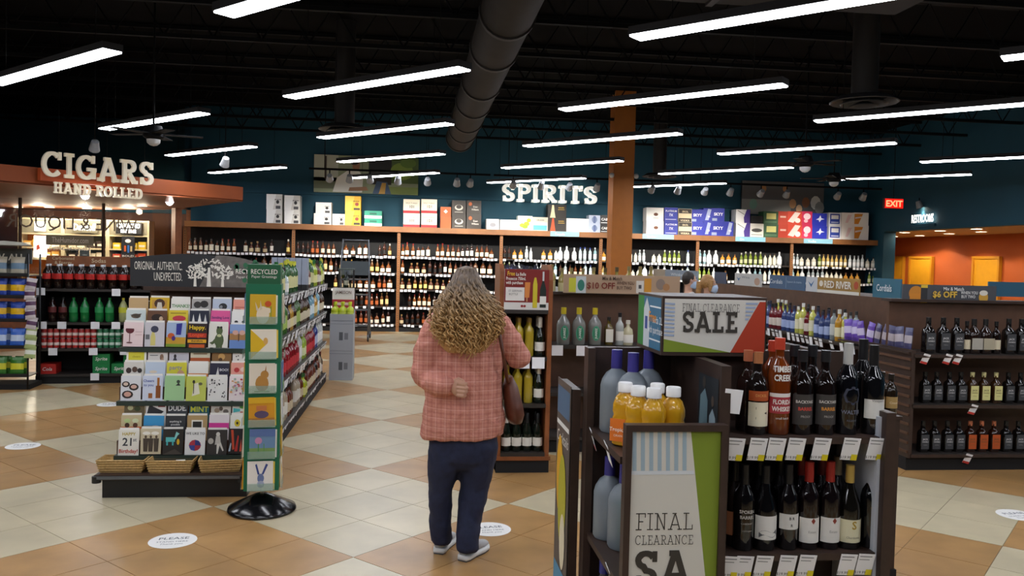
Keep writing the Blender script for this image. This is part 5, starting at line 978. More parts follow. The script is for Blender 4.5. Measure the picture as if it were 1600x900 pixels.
# framed sign panels are signs of their own, hung on the display
def clearance_panel(label, loc, rot, Wd, Hh, board='cfcbbf'):
    t = thing('clearance_sign', label, 'sign', loc, rot)
    MB().box(-Wd / 2, Wd / 2, 0, .03, 0, Hh, wood_dark).build('frame_board', t)
    f = .022
    for a in ((-Wd / 2, -Wd / 2 + f, 0, Hh), (Wd / 2 - f, Wd / 2, 0, Hh), (-Wd / 2 + f, Wd / 2 - f, Hh - f, Hh), (-Wd / 2 + f, Wd / 2 - f, 0, f)): MB().box(a[0], a[1], -.012, 0, a[2], a[3], wood_dark).build('frame_edge', t)
    return t, f
Wd, Hh = .355, 1.154
t, f = clearance_panel('tall framed clearance sale sign with blue stripes and green side in the foreground', (.7145 + Wd / 2, YS - .031, 0), 0, Wd, Hh)
mb = MB(); X0, X1, Z0, Z1 = -Wd / 2 + f, Wd / 2 - f, f, Hh - f; iw = X1 - X0
mb.rect(X0, X1, Z0, Z1, pm('7c9028'), -.0005); tx = lambda z: X0 + iw * (.66 + .24 * (Z1 - z) / .56)
mb.poly([(X0, Z0 + .3), (tx(Z0 + .3), Z0 + .3), (tx(Z1), Z1), (X0, Z1)], pm('d4d1c6'), -.001)
for k in range(7):
    xa = X0 + .006 + k * .029; mb.poly([(xa, Z1 - .135), (xa + .014, Z1 - .135), (xa + .010, Z1), (xa - .004, Z1)], pm('9fb4c0'), -.0015)
mb.poly([(X0, Z1 - .148), (tx(Z1 - .148) - .004, Z1 - .148), (tx(Z1 - .135) - .004, Z1 - .135), (X0, Z1 - .135)], pm('d4d9dc'), -.0016)
dk = pm('38342e'); cx = X0 + iw * .36
for word, h_, zz, wd, th_ in (('FINAL', .058, .795 + .0, .205, .075), ('CLEARANCE', .032, .745, .205, .085), ('SA', .125, .60, .21, .2), ('LE', .125, .45, .21, .2)):
    zz = zz - .0; w1 = slab_text(MB(), word, h_, 0, 0, dk, t=th_, h=th_ * .8); slab_text(mb, word, h_, cx + .012, zz, dk, -.0022, t=th_, h=th_ * .8, sx=wd / w1)
mb.build('sign_print', t)
# square sign box on top
a = at(1035, 460, 3.0); BXL = .918; BYN = 3.0; BW_, BD_, BZ0, BZ1 = .405, .34, 1.355, 1.577
t = thing('sale_sign_box', 'square topper box with a final clearance sale sign on the foreground display', 'sign', (BXL, BYN, BZ0))
MB().box(0, BW_, .002, BD_, 0, BZ1 - BZ0, wood_dark).build('box_body', t); hh = BZ1 - BZ0
mb = MB(); f = .014; x0, x1, z0, z1 = f * .6, BW_ - f * .4, f, hh - f * .7; iw, ih = x1 - x0, z1 - z0; X = lambda u: x0 + u * iw; Z = lambda v: z0 + v * ih
mb.rect(x0, x1, z0, z1, pm('d6d3ca'), .001); mb.poly([(X(0), Z(0)), (X(.66), Z(0)), (X(0), Z(.24))], pm('7c9028'), .0003); mb.poly([(X(.66), Z(0)), (X(1), Z(0)), (X(1), Z(.97)), (X(.94), Z(.97))], pm('b23a1c'), -.0002)
for k in range(9): mb.poly([(X(0), Z(.3 + k * .074)), (X(.1), Z(.29 + k * .074)), (X(.1), Z(.325 + k * .074)), (X(0), Z(.335 + k * .074))], pm('9fb0cc'), -.0004)
for k in range(5): mb.poly([(X(.8), Z(.62 + k * .074)), (X(.83 + k * .022), Z(.62 + k * .074)), (X(.835 + k * .022), Z(.655 + k * .074)), (X(.8), Z(.655 + k * .074))], pm('9fb0cc'), -.0004)
for word, h_, zz, wd, th_ in (('FINAL CLEARANCE', .030, .765, .57, .085), ('SALE', .078, .375, .57, .2)):
    w1 = slab_text(MB(), word, h_, 0, 0, dk, t=th_, h=th_ * .8); slab_text(mb, word, h_, X(.455), Z(zz), dk, -.0012, t=th_, h=th_ * .8, sx=wd * iw / w1)
mb.build('front_print', t)
mb = MB(); mb.rect(-BD_ + f, -f, z0, z1, pm('2f6f92'), 0); mb.rect(-BD_ + f, -BD_ * .72, z0, z1, pm('2f8a3a'), -.0004); mb.poly([(-BD_ * .72, z0), (-BD_ * .48, z0), (-BD_ * .48, z0 + ih * .75), (-BD_ * .6, z1 - .005), (-BD_ * .72, z0 + ih * .75)], pm('cfd8dc'), -.0006); mb.rect(-BD_ * .66, -BD_ * .56, z0 + ih * .35, z0 + ih * .6, pm('2a4a9a'), -.0008)
for v in (.16, .8): mb.rect(-BD_ * .47, -f, z0 + ih * v, z0 + ih * v + .006, pm('e6eef2'), -.0008)
mb.text('Free', .055, -BD_ * .36, z0 + ih * .52, pm('e0902a'), -.001, bold=.02).text('soda 2L', .04, -BD_ * .16, z0 + ih * .5, pm('f0f4f6'), -.001).text('with purchase', .04, -BD_ * .25, z0 + ih * .3, pm('f0f4f6'), -.001, sx=.85)
o = mb.build('side_print', t); o.rotation_euler = (0, 0, -math.pi / 2); o.location = (-.001, 0, 0)
# fruit poster on the left end panel, photo on the spine
t = thing('cocktail_poster', 'narrow poster of a yellow cocktail on the left edge of the foreground display', 'poster', (.652, 3.355, .05), -math.pi / 2)
MB().box(-.30, 0, -.003, 0, 0, 1.13, pm('5a5048')).build('sheet', t); mb = MB()
mb.rect(-.29, -.01, .98, 1.1, pm('4a6a88'), -.004); mb.rect(-.29, -.01, .93, .95, pm('e6e6e2'), -.0045); mb.text('Cocktails', .07, -.15, .86, pm('e8e4da'), -.0045, shear=.2); mb.disc(-.2, .72, .07, .17, pm('e0a81c'), -.005); mb.disc(-.13, .62, .09, .2, pm('b8b02a'), -.0055); mb.disc(-.1, .45, .06, .12, pm('e4d8b8'), -.006); mb.rect(-.29, -.01, 0, .32, pm('4a8cae'), -.0045); mb.disc(-.15, .16, .05, .12, pm('e4e8e4'), -.005); mb.rect(-.2, -.16, .1, .26, pm('5a9a4a'), -.0055)
mb.build('poster_print', t)
t = thing('spine_photo', 'dark photo of two people in white shirts on the display spine', 'poster', (XS - TH / 2 - .002, YS + .02, 1.06), -math.pi / 2)
mb = MB().rect(-.2, -.0, 0, .24, pm('20262c'), 0); mb.poly([(-.185, .02), (-.1, .02), (-.1, .15), (-.13, .19), (-.175, .16)], pm('6f8a94'), -.001); mb.disc(-.14, .212, .016, .022, pm('3a3430'), -.0014); mb.poly([(-.085, .02), (-.02, .02), (-.02, .1), (-.05, .13), (-.08, .1)], pm('93a8b4'), -.001); mb.disc(-.05, .155, .013, .02, pm('54483f'), -.0014); mb.build('photo_print', t)
# price cards
ytag = MB().box(-.031, .031, -.0015, 0, -.085, 0, white_tag).rect(.008, .031, -.085, -.062, pm('e8d81c'), -.002).rect(-.026, .02, -.012, -.008, pm('8a8c90'), -.002).rect(-.026, .012, -.024, -.021, pm('8a8c90'), -.002).text('$19.99', .016, -.012, -.08, pm('3a3c40'), -.002).mesh('price_card')
for z, xs in ((1.10, (1152, 1187, 1216, 1247, 1287, 1333, 1373)), (.685, (1150, 1172, 1203, 1240, 1271, 1335, 1363))):
    for x in xs:
        p = at(x, 690, YS + .01); o = link('price_card', ytag, pw, (p.x - XS, .012, z - .002)); o.rotation_euler = (.25, .06, 0)
rtag = MB().box(-.03, .03, -.0015, 0, -.09, 0, white_tag).rect(-.03, .03, -.09, -.07, pm('c83a34'), -.002).mesh('price_card')
for y, z in ((3.26, 1.03), (2.98, 1.03), (2.9, .6)):
    o = link('price_card', rtag if y > 3.2 else hang, pw, (.713 - XS, y - YS, z)); o.rotation_euler = (.3, .2, -math.pi / 2)
o = link('price_card', hang, pw, (XS + .03 - XS, .0, 1.27)); o.rotation_euler = (.1, .1, 0)
# bottles of the left bay
frost = mat('frosted_vodka_glass', '8a949c', .35, spec=.5, trans=.25)
for x, y, lab in ((.80, 3.2, 'left'), (.84, 3.10, 'front'), (.93, 3.2, 'rear right')): full_bottle('vodka_bottle', 'large frosted vodka bottle with purple cap, %s of three on the upper shelf' % lab, 'jug', frost, '3f3a8c', None, (x, y, 1.031), 0, 'frosted vodka bottles', n=28)
for x, y, lab in ((.79, 3.22, 'rear'), (.82, 3.1, 'front')): full_bottle('vodka_bottle', 'large frosted vodka bottle with purple cap, %s one on the lower shelf' % lab, 'jug', frost, '3f3a8c', None, (x, y, .601), 0, 'frosted vodka bottles', n=28)
for x, y, lab in ((.78, 3.22, 'left'), (.81, 3.1, 'right')): full_bottle('vodka_bottle', 'clear bottle with blue cap, %s one on the lowest shelf' % lab, 'shield', mat('clear_bottle_glass', '6a6c72', .08, trans=.4, spec=.6), '34388a', None, (x, y, .201), 0, 'clear bottles on the lowest shelf', n=24)
juice = mat('orange_juice', 'd09a1c', .18, coat=.4)
for k, (x, y) in enumerate(((.775, 2.96), (.80, 2.875), (.845, 2.83), (.89, 2.94), (.925, 2.86))):
    full_bottle('juice_bottle', 'orange juice bottle with white cap, %s from the left above the clearance sign' % ordinal(k), 'juice', juice, 'f2f2f0', 'e2761e', (x, y, 1.031), -.6, 'orange juice bottles', (('Tropicana', .02, .055, 'f4f0e4', .01), ('ORANGE', .012, .035, 'f4e8d0')), n=24)
full_bottle('soda_bottle', 'large green soda bottle on the lower shelf behind the clearance sign', 'soda', mat('green_soda', '1f9a3c', .12, coat=.4), '1d8a3c', '2aa84e', (.83, 2.97, .601), 0, n=24)
# bottles of the near bay
YB1 = 2.83
def nb(px, kind, glass, cap, lab, label, text=(), z=1.101, dy=0.0, labz=None, lab2=None, sc=1.0, grp=None):
    p = at(px, 650, YB1 + dy); return full_bottle('liquor_bottle' if z > 1 else 'wine_bottle', label, kind, glass, cap, lab, (p.x, YB1 + dy, z), 0, grp, text, labz=labz, lab2=lab2, scale=sc)
nb(1166, 'whiskey', '241410', 'b86a4a', None, 'dark bottle with copper cap half hidden at the left of the upper shelf', dy=.06)
nb(1182, 'whiskey', '17100e', 'b07048', 'e4dcc0', 'dark whiskey bottle with orange and cream label on the upper shelf', (('DICKEL', .013, .135, 'd8a060', .01), ('>', .09, .045, '3a2c1c', .0)), labz=(.03, .115), lab2=(.12, .155, 'b0501f'), sc=1.0)
nb(1204, 'tall', '6a2c0c', 'b83a24', None, 'amber bottle with red cap standing behind the tall red-capped whiskey', dy=.09, sc=1.06)
nb(1215, 'tall', '6e300c', 'c0402a', 'a83038', 'tall amber whiskey bottle with red neck strip and red and white labels', (('TIMBER', .027, .2, 'ece8e0', .03, .75), ('CREEK', .027, .172, 'ece8e0', .03, .75), ('FLORIDA', .02, .098, 'f0e8e0', .03, .8), ('WHISKEY', .02, .076, 'f0e8e0', .03, .8), ('small batch', .01, .05, 'e0d8d0')), labz=(.068, .12), lab2=(.12, .132, 'e6e2da'), sc=1.12)
for px, dy, cap, lab, who, sc in ((1251, 0, '1c1c20', '3a3634', 'red script emblem', 1.03), (1287, 0, '1c1c20', '3a3634', 'orange emblem', 1.03), (1238, .1, '1c1c20', '2a2624', 'grey label in the rear line at left', 1.06), (1266, .1, '1c1c20', '2a2624', 'grey label in the rear line at right', 1.06)):
    nb(px, 'whiskey', '140c0a', cap, lab, 'black whiskey bottle with %s' % who, (('BACKYARD', .014, .11, 'd8d4cc', .02), ('BARREL', .016, .085, 'c8483a' if 'red' in who else 'd8903a', .03), ('PROOF', .011, .06, 'b8b4ac')) if not dy else (('CB', .02, .1, '8a8884', .02),), dy=dy, sc=sc, labz=(.035, .14))
nb(1322, 'wine', '0c0c10', 'b8b8b4', None, 'slim black wine bottle with silver cap on the upper shelf', (('O', .09, .1, '34384a'), ('WALTER', .018, .07, '6a6e80', .02), ('RESERVE', .009, .045, '5a5e6a')), sc=1.08)
nb(1345, 'wine', '0c0c0e', '17171a', None, 'plain black wine bottle in the rear line of the upper shelf', dy=.1, sc=1.1)
nb(1362, 'wine', '0e0e10', '131316', 'e2e0d8', 'black wine bottle with small white label at the right of the upper shelf', (('Vineyard', .012, .112, '5a5a58'), ('RED BLEND', .009, .03, '8a8a88')), labz=(.055, .12), sc=1.06)
ZL = .686
nb(1152, 'wine', '1a0e0c', '141416', 'c8825a', 'wine bottle with orange label at the left edge of the lower shelf', z=ZL, dy=.05)
nb(1167, 'wine', '0c0a0c', '121214', None, 'black wine bottle with white printed lettering on the lower shelf', (('SPOKEN', .016, .135, 'c8c4bc', .02), ('BARREL', .016, .115, 'c8c4bc', .02), ('CABERNET', .009, .095, 'b0aca4'), ('washington', .009, .07, 'a8a49c')), z=ZL)
nb(1200, 'burgundy', '0c0a0c', '161618', 'dcdad4', 'wine bottle with broad white landscape label on the lower shelf', (('~', .12, .03, '5a5c60', .03),), z=ZL, labz=(.04, .125))
nb(1236, 'wine', '0e0a0c', '141416', 'd6d4ce', 'wine bottle with small white label and dark marks on the lower shelf', (('B R', .014, .11, '2a2a2a', .02), ('R', .014, .085, '2a2a2a', .02)), z=ZL, labz=(.075, .13))
for px, nm in ((1268, 'left'), (1301, 'right')): nb(px, 'wine', '120a0c', '9a241c', 'dddad4', 'wine bottle with red capsule and white label, %s of two on the lower shelf' % nm, (('♦', .02, .095, '8a3a2c'), ('Estate', .012, .06, '8a8884')), z=ZL, labz=(.025, .112), sc=1.03)
nb(1332, 'burgundy', '12100c', 'c0a050', 'd8d2b0', 'wine bottle with gold capsule and cream label on the lower shelf', (('S', .04, .075, 'a88a28', .02), ('Chardonnay', .011, .04, '7a766a')), z=ZL, labz=(.025, .108))
nb(1367, 'wine', '0c0c0e', 'a88a58', None, 'black wine bottle with gold capsule at the right of the lower shelf', (('CLINE', .016, .14, 'b8a888', .02),), z=ZL, sc=1.03)
for k, (px, cap) in enumerate(((1255, '7a1c18'), (1287, '7a1c18'), (1312, 'b0a080'), (1340, 'a89878'), (1190, '17171a'), (1222, '17171a'))): nb(px, 'wine', '0c0a0c', cap, None, 'dark wine bottle in the rear line of the lower shelf, %s' % ('with dark red capsule, %s' % ('left', 'right')[k] if k < 2 else 'with pale capsule, %s' % ('left', 'right')[k - 2] if k < 4 else 'with black capsule, %s' % ('left', 'right')[k - 4]), z=ZL, dy=.12, grp='rear wine bottles')
# ================================================================ WOODEN PROSECCO END CAP
ec = thing('prosecco_display', 'narrow wooden end display of sparkling wine right of the woman', 'display', (.672, 6.53, 0)); EW = .425
EZ = [.16, .55, .925, 1.30]
for x in (0, EW - .035):
    pts = [(0, 0), (.42, 0), (.42, 1.66), (.1, 1.66), (.03, 1.62), (0, 1.54)]
    mb = MB().prism(pts, 0, .035, wood_red); mb.v = [(x + v[1], v[0], v[2]) for v in mb.v]; mb.f = [f[::-1] for f in mb.f]; mb.build('side_panel', ec)
MB().box(.035, EW - .035, .38, .41, .1, 1.6, wood_brown).build('back_panel', ec); MB().box(-.0, EW, -.01, .4, 0, .1, black_matte).box(-.01, EW + .01, -.02, .0, .1, .13, wood_red).build('base', ec)
for z in EZ: MB().box(.035, EW - .035, -.01, .38, z - .03, z, shelf_dark).build('shelf', ec)
for x, z in ((.2, 2), (.32, 2), (.1, 1)): link('price_tag', tag_big, ec, (x, -.012, z * 0 + EZ[2 if z == 2 else 1]))
t = thing('prosecco_sign', 'dark red sign offering free sparkling wine on top of the wooden display', 'sign', (.672 + EW / 2, 6.52, 1.302))
fill_sign(t, EW - .07, .32, pm('d8d6d2'), (('r', 0, 1, .18, 1, '7a1c18'), ('r', .03, .45, .22, .55, 'e0ddd8'), ('p', [(.46, .3), (.56, .3), (.58, .68), (.46, .68)], 'd0803c'), ('r', .5, .52, .2, .3, 'd0a070'), ('p', [(.64, .05), (.74, .05), (.74, .62), (.71, .8), (.67, .8), (.64, .62)], 'c8b82a'), ('p', [(.8, .06), (.94, .06), (.94, .5), (.89, .72), (.89, .95), (.85, .95), (.85, .72), (.8, .5)], '14201a'), ('r', .8, .94, .14, .34, 'e4e2da'), ('r', .85, .89, .72, .95, 'c8c8c8'), ('d', .4, .09, .03, .03, '8a1c1c'), ('d', .46, .09, .03, .03, '8a1c1c')), (('Free', .11, .14, .84, 'e8b83a', .02, .17), ('La Belle', .08, .36, .84, 'f0ece4', .01, .22), ('Prosecco 750ml.', .08, .25, .73, 'f0ece4', .01, .44), ('with purchase', .08, .22, .63, 'f0ece4', .01, .38), ('ST GERMAIN', .05, .24, .44, '5a5a58', 0, .3), ('BOTTLE', .05, .2, .36, '5a5a58', 0, .2)))
sgm = ('tall', 'b09a2a', '8a6a2a', 'c8b858')
for r, z in ((2, 'second'), (1, 'third'), (0, 'bottom')):
    for j in range(2):
        for i in range(4):
            x = .672 + .085 + i * .085; y = 6.53 + .07 + j * .12; zz = EZ[r] + .001
            if r == 0: full_bottle('sparkling_wine', 'dark sparkling wine bottle, bottom shelf of the wooden display, %s line, %s from left' % (('front', 'rear')[j], nth(i)), 'champagne', '10180f', '16181a' if i else 'd0ccc4', 'dedad0', (x, y, zz), 0, 'sparkling wine on the bottom shelf, %s line' % ('front', 'rear')[j], n=16, scale=.97)
            elif i == 3: full_bottle('sparkling_wine', 'dark sparkling wine bottle on the %s shelf of the wooden display, %s line' % (z, ('front', 'rear')[j]), 'champagne', '10180f', 'd0c8b8', 'dedad0', (x, y, zz), 0, None, n=16, scale=1.0)
            else: full_bottle('liqueur_bottle', 'golden liqueur bottle, %s shelf of the wooden display, %s line, %s from left' % (z, ('front', 'rear')[j], nth(i)), 'tall', 'a8922a', '8a6a30', None, (x, y, zz), 0, 'golden liqueur bottles on the %s shelf, %s line' % (z, ('front', 'rear')[j]), n=14, scale=1.0)
# ================================================================ MIDDLE GONDOLA WITH THE $10 OFF HEADER
MY = 7.2; mx0, mx1 = at(858, 500, MY).x, at(1062, 500, MY).x
mg = thing('middle_gondola', 'dark brown gondola with the ten dollars off header behind the clearance display', 'shelf unit', (mx0, MY, 0)); MW = mx1 - mx0; sz = at(905, 540, MY).z; ht = at(950, 463, MY + .1).z
MB().box(0, MW, .02, 5.0, 0, .1, black_matte).build('base', mg); MB().box(0, MW, .36, .40, .1, ht, wood_brown).build('back_panel', mg); MB().box(0, MW, .3, .44, ht, ht + .025, wood_dark).build('top_ledge', mg)
for z in (sz, sz - .42, .14): MB().box(0, MW, 0, .36, z - .03, z, shelf_dark).build('shelf', mg)
MB().box(.42, MW - .42, .4, 5.0, .1, ht - .05, wood_dark).build('rear_body', mg)
for z in (.5, .95, ht - .08): MB().box(0, .42, .42, 5.0, z - .03, z, shelf_dark).build('side_shelf', mg)
for x in (.08, .3): link('price_tag', tag_big, mg, (x, -.002, sz))
for k in range(22): o = link('price_tag', hang, mg, (-.004, .6 + k * .19, ht - .08)); o.rotation_euler = (.2, 0, -math.pi / 2)
for k, px in enumerate((880, 904, 929)): full_bottle('tequila_bottle', 'clear tequila bottle with green oval label and yellow cap, %s from the left' % ordinal(k), 'shield', mat('clear_tequila_glass', 'a4a6a0', .06, trans=.5, spec=.6), 'c8b428', None, (at(px, 520, MY + .1).x, MY + .1, sz + .001), 0, 'clear tequila bottles', n=24, scale=1.06)
for k, px in enumerate((880, 904, 929)):
    lb = MB(); n = 14; r = .0600 * 1.06
    lb.disc(0, .1, .034, .062, pm('3f9a78'), -r * 1.0, 20).disc(0, .1, .026, .052, pm('2c7c5c'), -r - .0005, 20); mm = Matrix.Rotation(-math.pi / 2, 4, 'Y')
    tb = MB().text('JUAREZ', .026, 0, -.008, pm('e4efe6'), -r - .001, bold=.02); lb.add([(v[2] * -1 + 0, v[1], v[0] + .1) for v in tb.v], tb.f, pm('e4efe6'))
    par = [o for o in bpy.data.objects if o.name.startswith('tequila_bottle')][k]; lb.build('label', par)
for px, kind, g_, c_, l_, lab, sc in ((951, 'square', '5a4a1a', '1a1a1a', 'e0dccf', 'square tequila bottle with white label between the clear ones', .95), (968, 'whiskey', 'a8aca8', '1a1a1c', 'dcdad2', 'clear bottle with black cap and white label on the ten dollars off shelf', 1.0), (981, 'squat', 'c4bc9a', 'd8d4c8', 'e6e2d8', 'squat pale bottle beside the sale topper', .95)):
    full_bottle('bottle', lab, kind, g_, c_, l_, (at(px, 520, MY + .1).x, MY + .1, sz + .001), 0, n=16, scale=sc)
t = flat_sign('discount_header', 'tan header sign reading ten dollars off when you buy two', (881, 428, 1062, 461), MY + .22, pm('b0947a'), (('r', .045, .115, .05, .8, 'c8c83a'), ('r', .105, .19, .0, .9, 'c4ccd0'), ('d', .148, .42, .03, .3, '2f7a6a'), ('r', .62, .685, .05, .72, 'd8d4cc'), ('r', .64, .665, .3, .5, '4a4a4c'), ('r', .69, .75, .05, .85, 'd0902a'), ('d', .83, .55, .04, .3, '8a7a70'), ('d', .88, .4, .03, .2, 'a87a50')), (('Mix & Match', .2, .41, .72, '3a2c24', .01, .17), ('$10 OFF', .34, .315, .26, '7a2c20', .02, .24), ('WHEN YOU', .18, .525, .5, '4a2a20', .01, .15), ('BUY TWO', .18, .515, .24, '4a2a20', .01, .13)), .015)
fill_row([('whiskey', '8a7a3a', '5a4a2a', 'b8a868', 'dull gold bottle'), ('tall', '9a8a4a', '8a7a4a', 'c8bc8a', 'pale gold bottle'), ('squat', '4a3a22', '2a2a22', 'c8b890', 'brown squat bottle')], mx0 + .1, mx1 - .1, lambda x: (x, MY + .41 + .12, ht - .049), 'top of middle gondola behind the header', name='cordial_bottle', skip=.02, run=(2, 4))
fill_row([('tall', '8a9090', '3a3a44', 'b8bcc0', 'grey clear bottle'), ('whiskey', '5a5030', '2a2a2a', 'c8c0a0', 'dull olive bottle'), ('tall', '2a3a6a', '22243a', 'a8b4d0', 'dark blue bottle')], MY + .6, MY + 4.7, lambda y: (mx0 + .09, y, ht - .079), 'left flank of the middle gondola', name='cordial_bottle', skip=.05, lo=.1, hi=.14, run=(2, 4))
# ================================================================ RIGHT GONDOLA: whiskey end and cordial flank
RX0, RY0 = 4.15, 6.50; RW = 1.9
rg = thing('right_gondola', 'long dark gondola at the right with whiskey end shelf and cordial flank', 'shelf unit', (RX0, RY0, 0)); RT = 1.41; RZs = [.145, .565, .99]
MB().box(0, RW, .03, 7.2, 0, .11, black_matte).build('base', rg); MB().box(.02, RW, .4, .44, .11, RT, wood_brown).build('end_back_panel', rg); MB().box(.0, RW, .34, .5, RT, RT + .025, wood_dark).build('top_ledge', rg)
for z in RZs: MB().box(.02, RW, 0, .4, z - .035, z, shelf_dark).box(.02, RW, -.008, 0, z - .03, z - .005, wood_dark).build('end_shelf', rg)
MB().box(.0, .03, .0, .75, .11, 1.02, wood_dark).build('slat_backing', rg)
sl = MB().box(-.012, 0, .01, .74, 0, .022, wood_brown).mesh('slat')
for k in range(11): link('slat', sl, rg, (0, 0, .15 + k * .078))
MB().box(.4, .44, .5, 7.2, .11, RT, wood_brown).build('flank_back_panel', rg); MB().box(.44, RW, .5, 7.2, .11, RT - .05, wood_dark).build('rear_body', rg)
for z in (.14, .55, .96): MB().box(0, .4, .76, 7.2, z - .03, z, shelf_dark).build('flank_shelf', rg)
for z in (.96, .55):
    for k in range(58):
        if random.random() < .8: o = link('price_tag', hang, rg, (-.004, .85 + k * .105, z)); o.rotation_euler = (random.uniform(.1, .35), 0, -math.pi / 2)
for x, z in ((.13, .99), (.33, .99), (.42, .99), (.58, .565), (.55, .145)): o = link('price_tag', rtag, rg, (x, -.012, z)); o.rotation_euler = (.3, .25, 0)
flook = [('whiskey', 'b8862a', 'd8d8d0', 'e8e0b8', 'golden cordial bottle'), ('tall', 'c8c860', 'e8e8e0', 'e8e4c4', 'pale yellow cordial bottle'), ('whiskey', '6a1c24', '1a1a1a', 'd8ccc0', 'dark red cordial bottle'), ('tall', '8a9494', '3a3a3a', 'c8ccc8', 'smoky clear cordial bottle'), ('squat', 'b05a18', '2a2a2a', 'e4d8bc', 'orange brown cordial bottle'), ('whiskey', '3a4a7a', '2a2a3a', 'a8b8e0', 'blue cordial bottle')]
for z, nm in ((.961, 'upper'), (.551, 'middle')): fill_row(flook if z > .9 else [('whiskey', '1c2a1c', '14181a', '3a4a3a', 'dark green liqueur bottle'), ('tall', '1a1412', '121212', 'b8a888', 'black liqueur bottle')], RY0 + 1.25, RY0 + (6.0 if z > .9 else 4.0), lambda y, z=z: (RX0 + .08, y, z), '%s flank shelf of the right gondola' % nm, name='cordial_bottle', skip=.03, lo=.1, hi=.12, run=(1, 3))
fill_row(flook, RY0 + 1.3, RY0 + 4.4, lambda y: (RX0 + .22, y, .961), 'rear line, upper flank shelf, right gondola', name='cordial_bottle', skip=.03, lo=.1, hi=.12, run=(2, 4))
pb = [bag_mesh('6a4ab0', 'd0c8e8', .12, .2, .06), bag_mesh('4a4a70', 'b8b0b8', .1, .2, .05)]
for k in range(9): o = link('snack_bag', pb[0 if k > 4 else 1], None, (RX0 + .03, RY0 + .12 + k * .12, 1.0), label='%s gift bag in the row beside the whiskey shelf, %s from the right' % ('purple' if k > 4 else 'grey blue', ordinal(k)), cat='bag', group='shiny bags beside the whiskey shelf'); o.rotation_euler = (random.uniform(-.1, .1), random.uniform(-.2, .2), -math.pi / 2 + random.uniform(-.3, .3))
MB().box(-.02, .12, .02, 1.2, .985, 1.0, wood_dark).build('bag_shelf', rg)
# signs along the flank, facing the aisle
def flank_sign(px0, px1, label, board, deco, texts, h=.17):
    a = onx(px0, 440, RX0 + .42); b = onx(px1, 440, RX0 + .42); L = a.y - b.y; t = thing('category_sign', label, 'sign', (RX0 + .40, (a.y + b.y) / 2, RT + .0), -math.pi / 2, 'signs along the right gondola'); fill_sign(t, L, h, pm(board), deco, texts, .012)
flank_sign(1022, 1092, 'grey blue sign behind the two masked shoppers', '7f90a0', (('r', .0, .3, 0, 1, 'a8a090'),), (('Whiskey', .3, .6, .4, 'd8e0e4', 0, .3),))
flank_sign(1118, 1136, 'dark navy sign right of the masked shoppers', '3c4a62', (), ())
flank_sign(1150, 1192, 'white sign with a blue heart and wine picture', 'bcbcb8', (('p', [(.08, .7), (.16, .35), (.24, .7), (.16, .55)], '3a6a9a'), ('d', .85, .4, .1, .3, 'b0907a')), (('Wine', .2, .45, .6, '5a6a7a', 0, .3),))
flank_sign(1205, 1260, 'slate blue cordials sign, far one on the right gondola', '3f5f80', (('r', .48, .5, .1, .9, '6a86a0'),), (('Cordials', .32, .22, .38, 'e0e8ee', 0, .38), ('liqueurs & creams', .16, .74, .5, 'a8bccc', 0, .4)))
flank_sign(1262, 1279, 'white sign with a blue tick beside the brown brand sign', 'c8ccd0', (('p', [(.2, .7), (.5, .3), (.8, .8), (.5, .5)], '3a6a9a'),), ())
flank_sign(1280, 1346, 'tan brand sign reading RED RIVER', 'a8823c', (('r', 0, 1, 0, .2, 'e0dcd0'), ('d', .93, .6, .05, .25, 'b04a2c'), ('d', .1, .6, .05, .2, 'e8e0d0')), (('RED RIVER', .45, .52, .36, 'ece6d4', .03, .66),))
flank_sign(1367, 1411, 'teal cordials sign at the near end of the right gondola', '2f6a80', (), (('Cordials', .36, .45, .35, 'e4ecee', .01, .55),), .19)
t = flat_sign('discount_header', 'slate header sign reading six dollars off when you buy two', (1411, 444, 1556, 475), RY0 + .36, pm('484a50'), (('d', .14, .5, .075, .42, 'c8822a'), ('r', .075, .2, .02, .5, 'd0862a'), ('r', .19, .26, .1, .85, '2c2e32'), ('r', .19, .26, .0, .18, 'd8b83a'), ('r', .19, .26, .82, .98, 'd8b83a'), ('d', .86, .35, .05, .33, 'c89a3a'), ('d', .86, .6, .045, .15, 'd8d4c8')), (('Mix & Match', .2, .53, .7, 'e8e8e6', .01, .22), ('$6 OFF', .34, .44, .32, 'd8b040', .03, .26), ('WHEN YOU', .17, .7, .52, 'e8e8e6', .01, .18), ('BUY TWO', .17, .69, .3, 'e8e8e6', .01, .15)), .015)
flat_sign('category_sign', 'long teal sign behind the six dollars off header at the right edge', (1545, 440, 1640, 465), RY0 + 1.4, pm('2f5f78'), (), (), .015)
JD = [('14100e', '141414', '3a3c40'), ('3a2410', 'c8c08a', 'd6d08c'), ('2c1408', 'b86a48', 'b8501c')]
def jd(px, zi, look, lab, sc=1.0, kind='square', dy=0.0, grp=None):
    g_, c_, l_ = look; p = at(px, 600, RY0 + .09 + dy); dkl = l_ == '3a3c40'
    full_bottle('whiskey_bottle', lab, kind, g_, c_, l_, (p.x, RY0 + .09 + dy, RZs[zi] + .001), 0, grp, (('JACK', .02, .105, 'c8c8c8' if dkl else '5a4a2a', .02), ('DANIELS', .014, .085, 'c8c8c8' if dkl else '5a4a2a', .02), ('whiskey', .011, .06, '9a9a9a' if dkl else '6a5a3a')) if kind == 'square' else (), n=16, scale=sc)
for k, px in enumerate((1447, 1470, 1491)): jd(px, 2, JD[0], 'large square black label whiskey bottle, %s from left on the upper end shelf' % nth(k), 1.15, grp='large square whiskey bottles, upper left')
for k, px in enumerate((1572, 1592, 1612)): jd(px, 2, JD[0], 'large black label whiskey bottle at right of the upper end shelf, %s one' % nth(k), 1.15, grp='large square whiskey bottles, upper right')
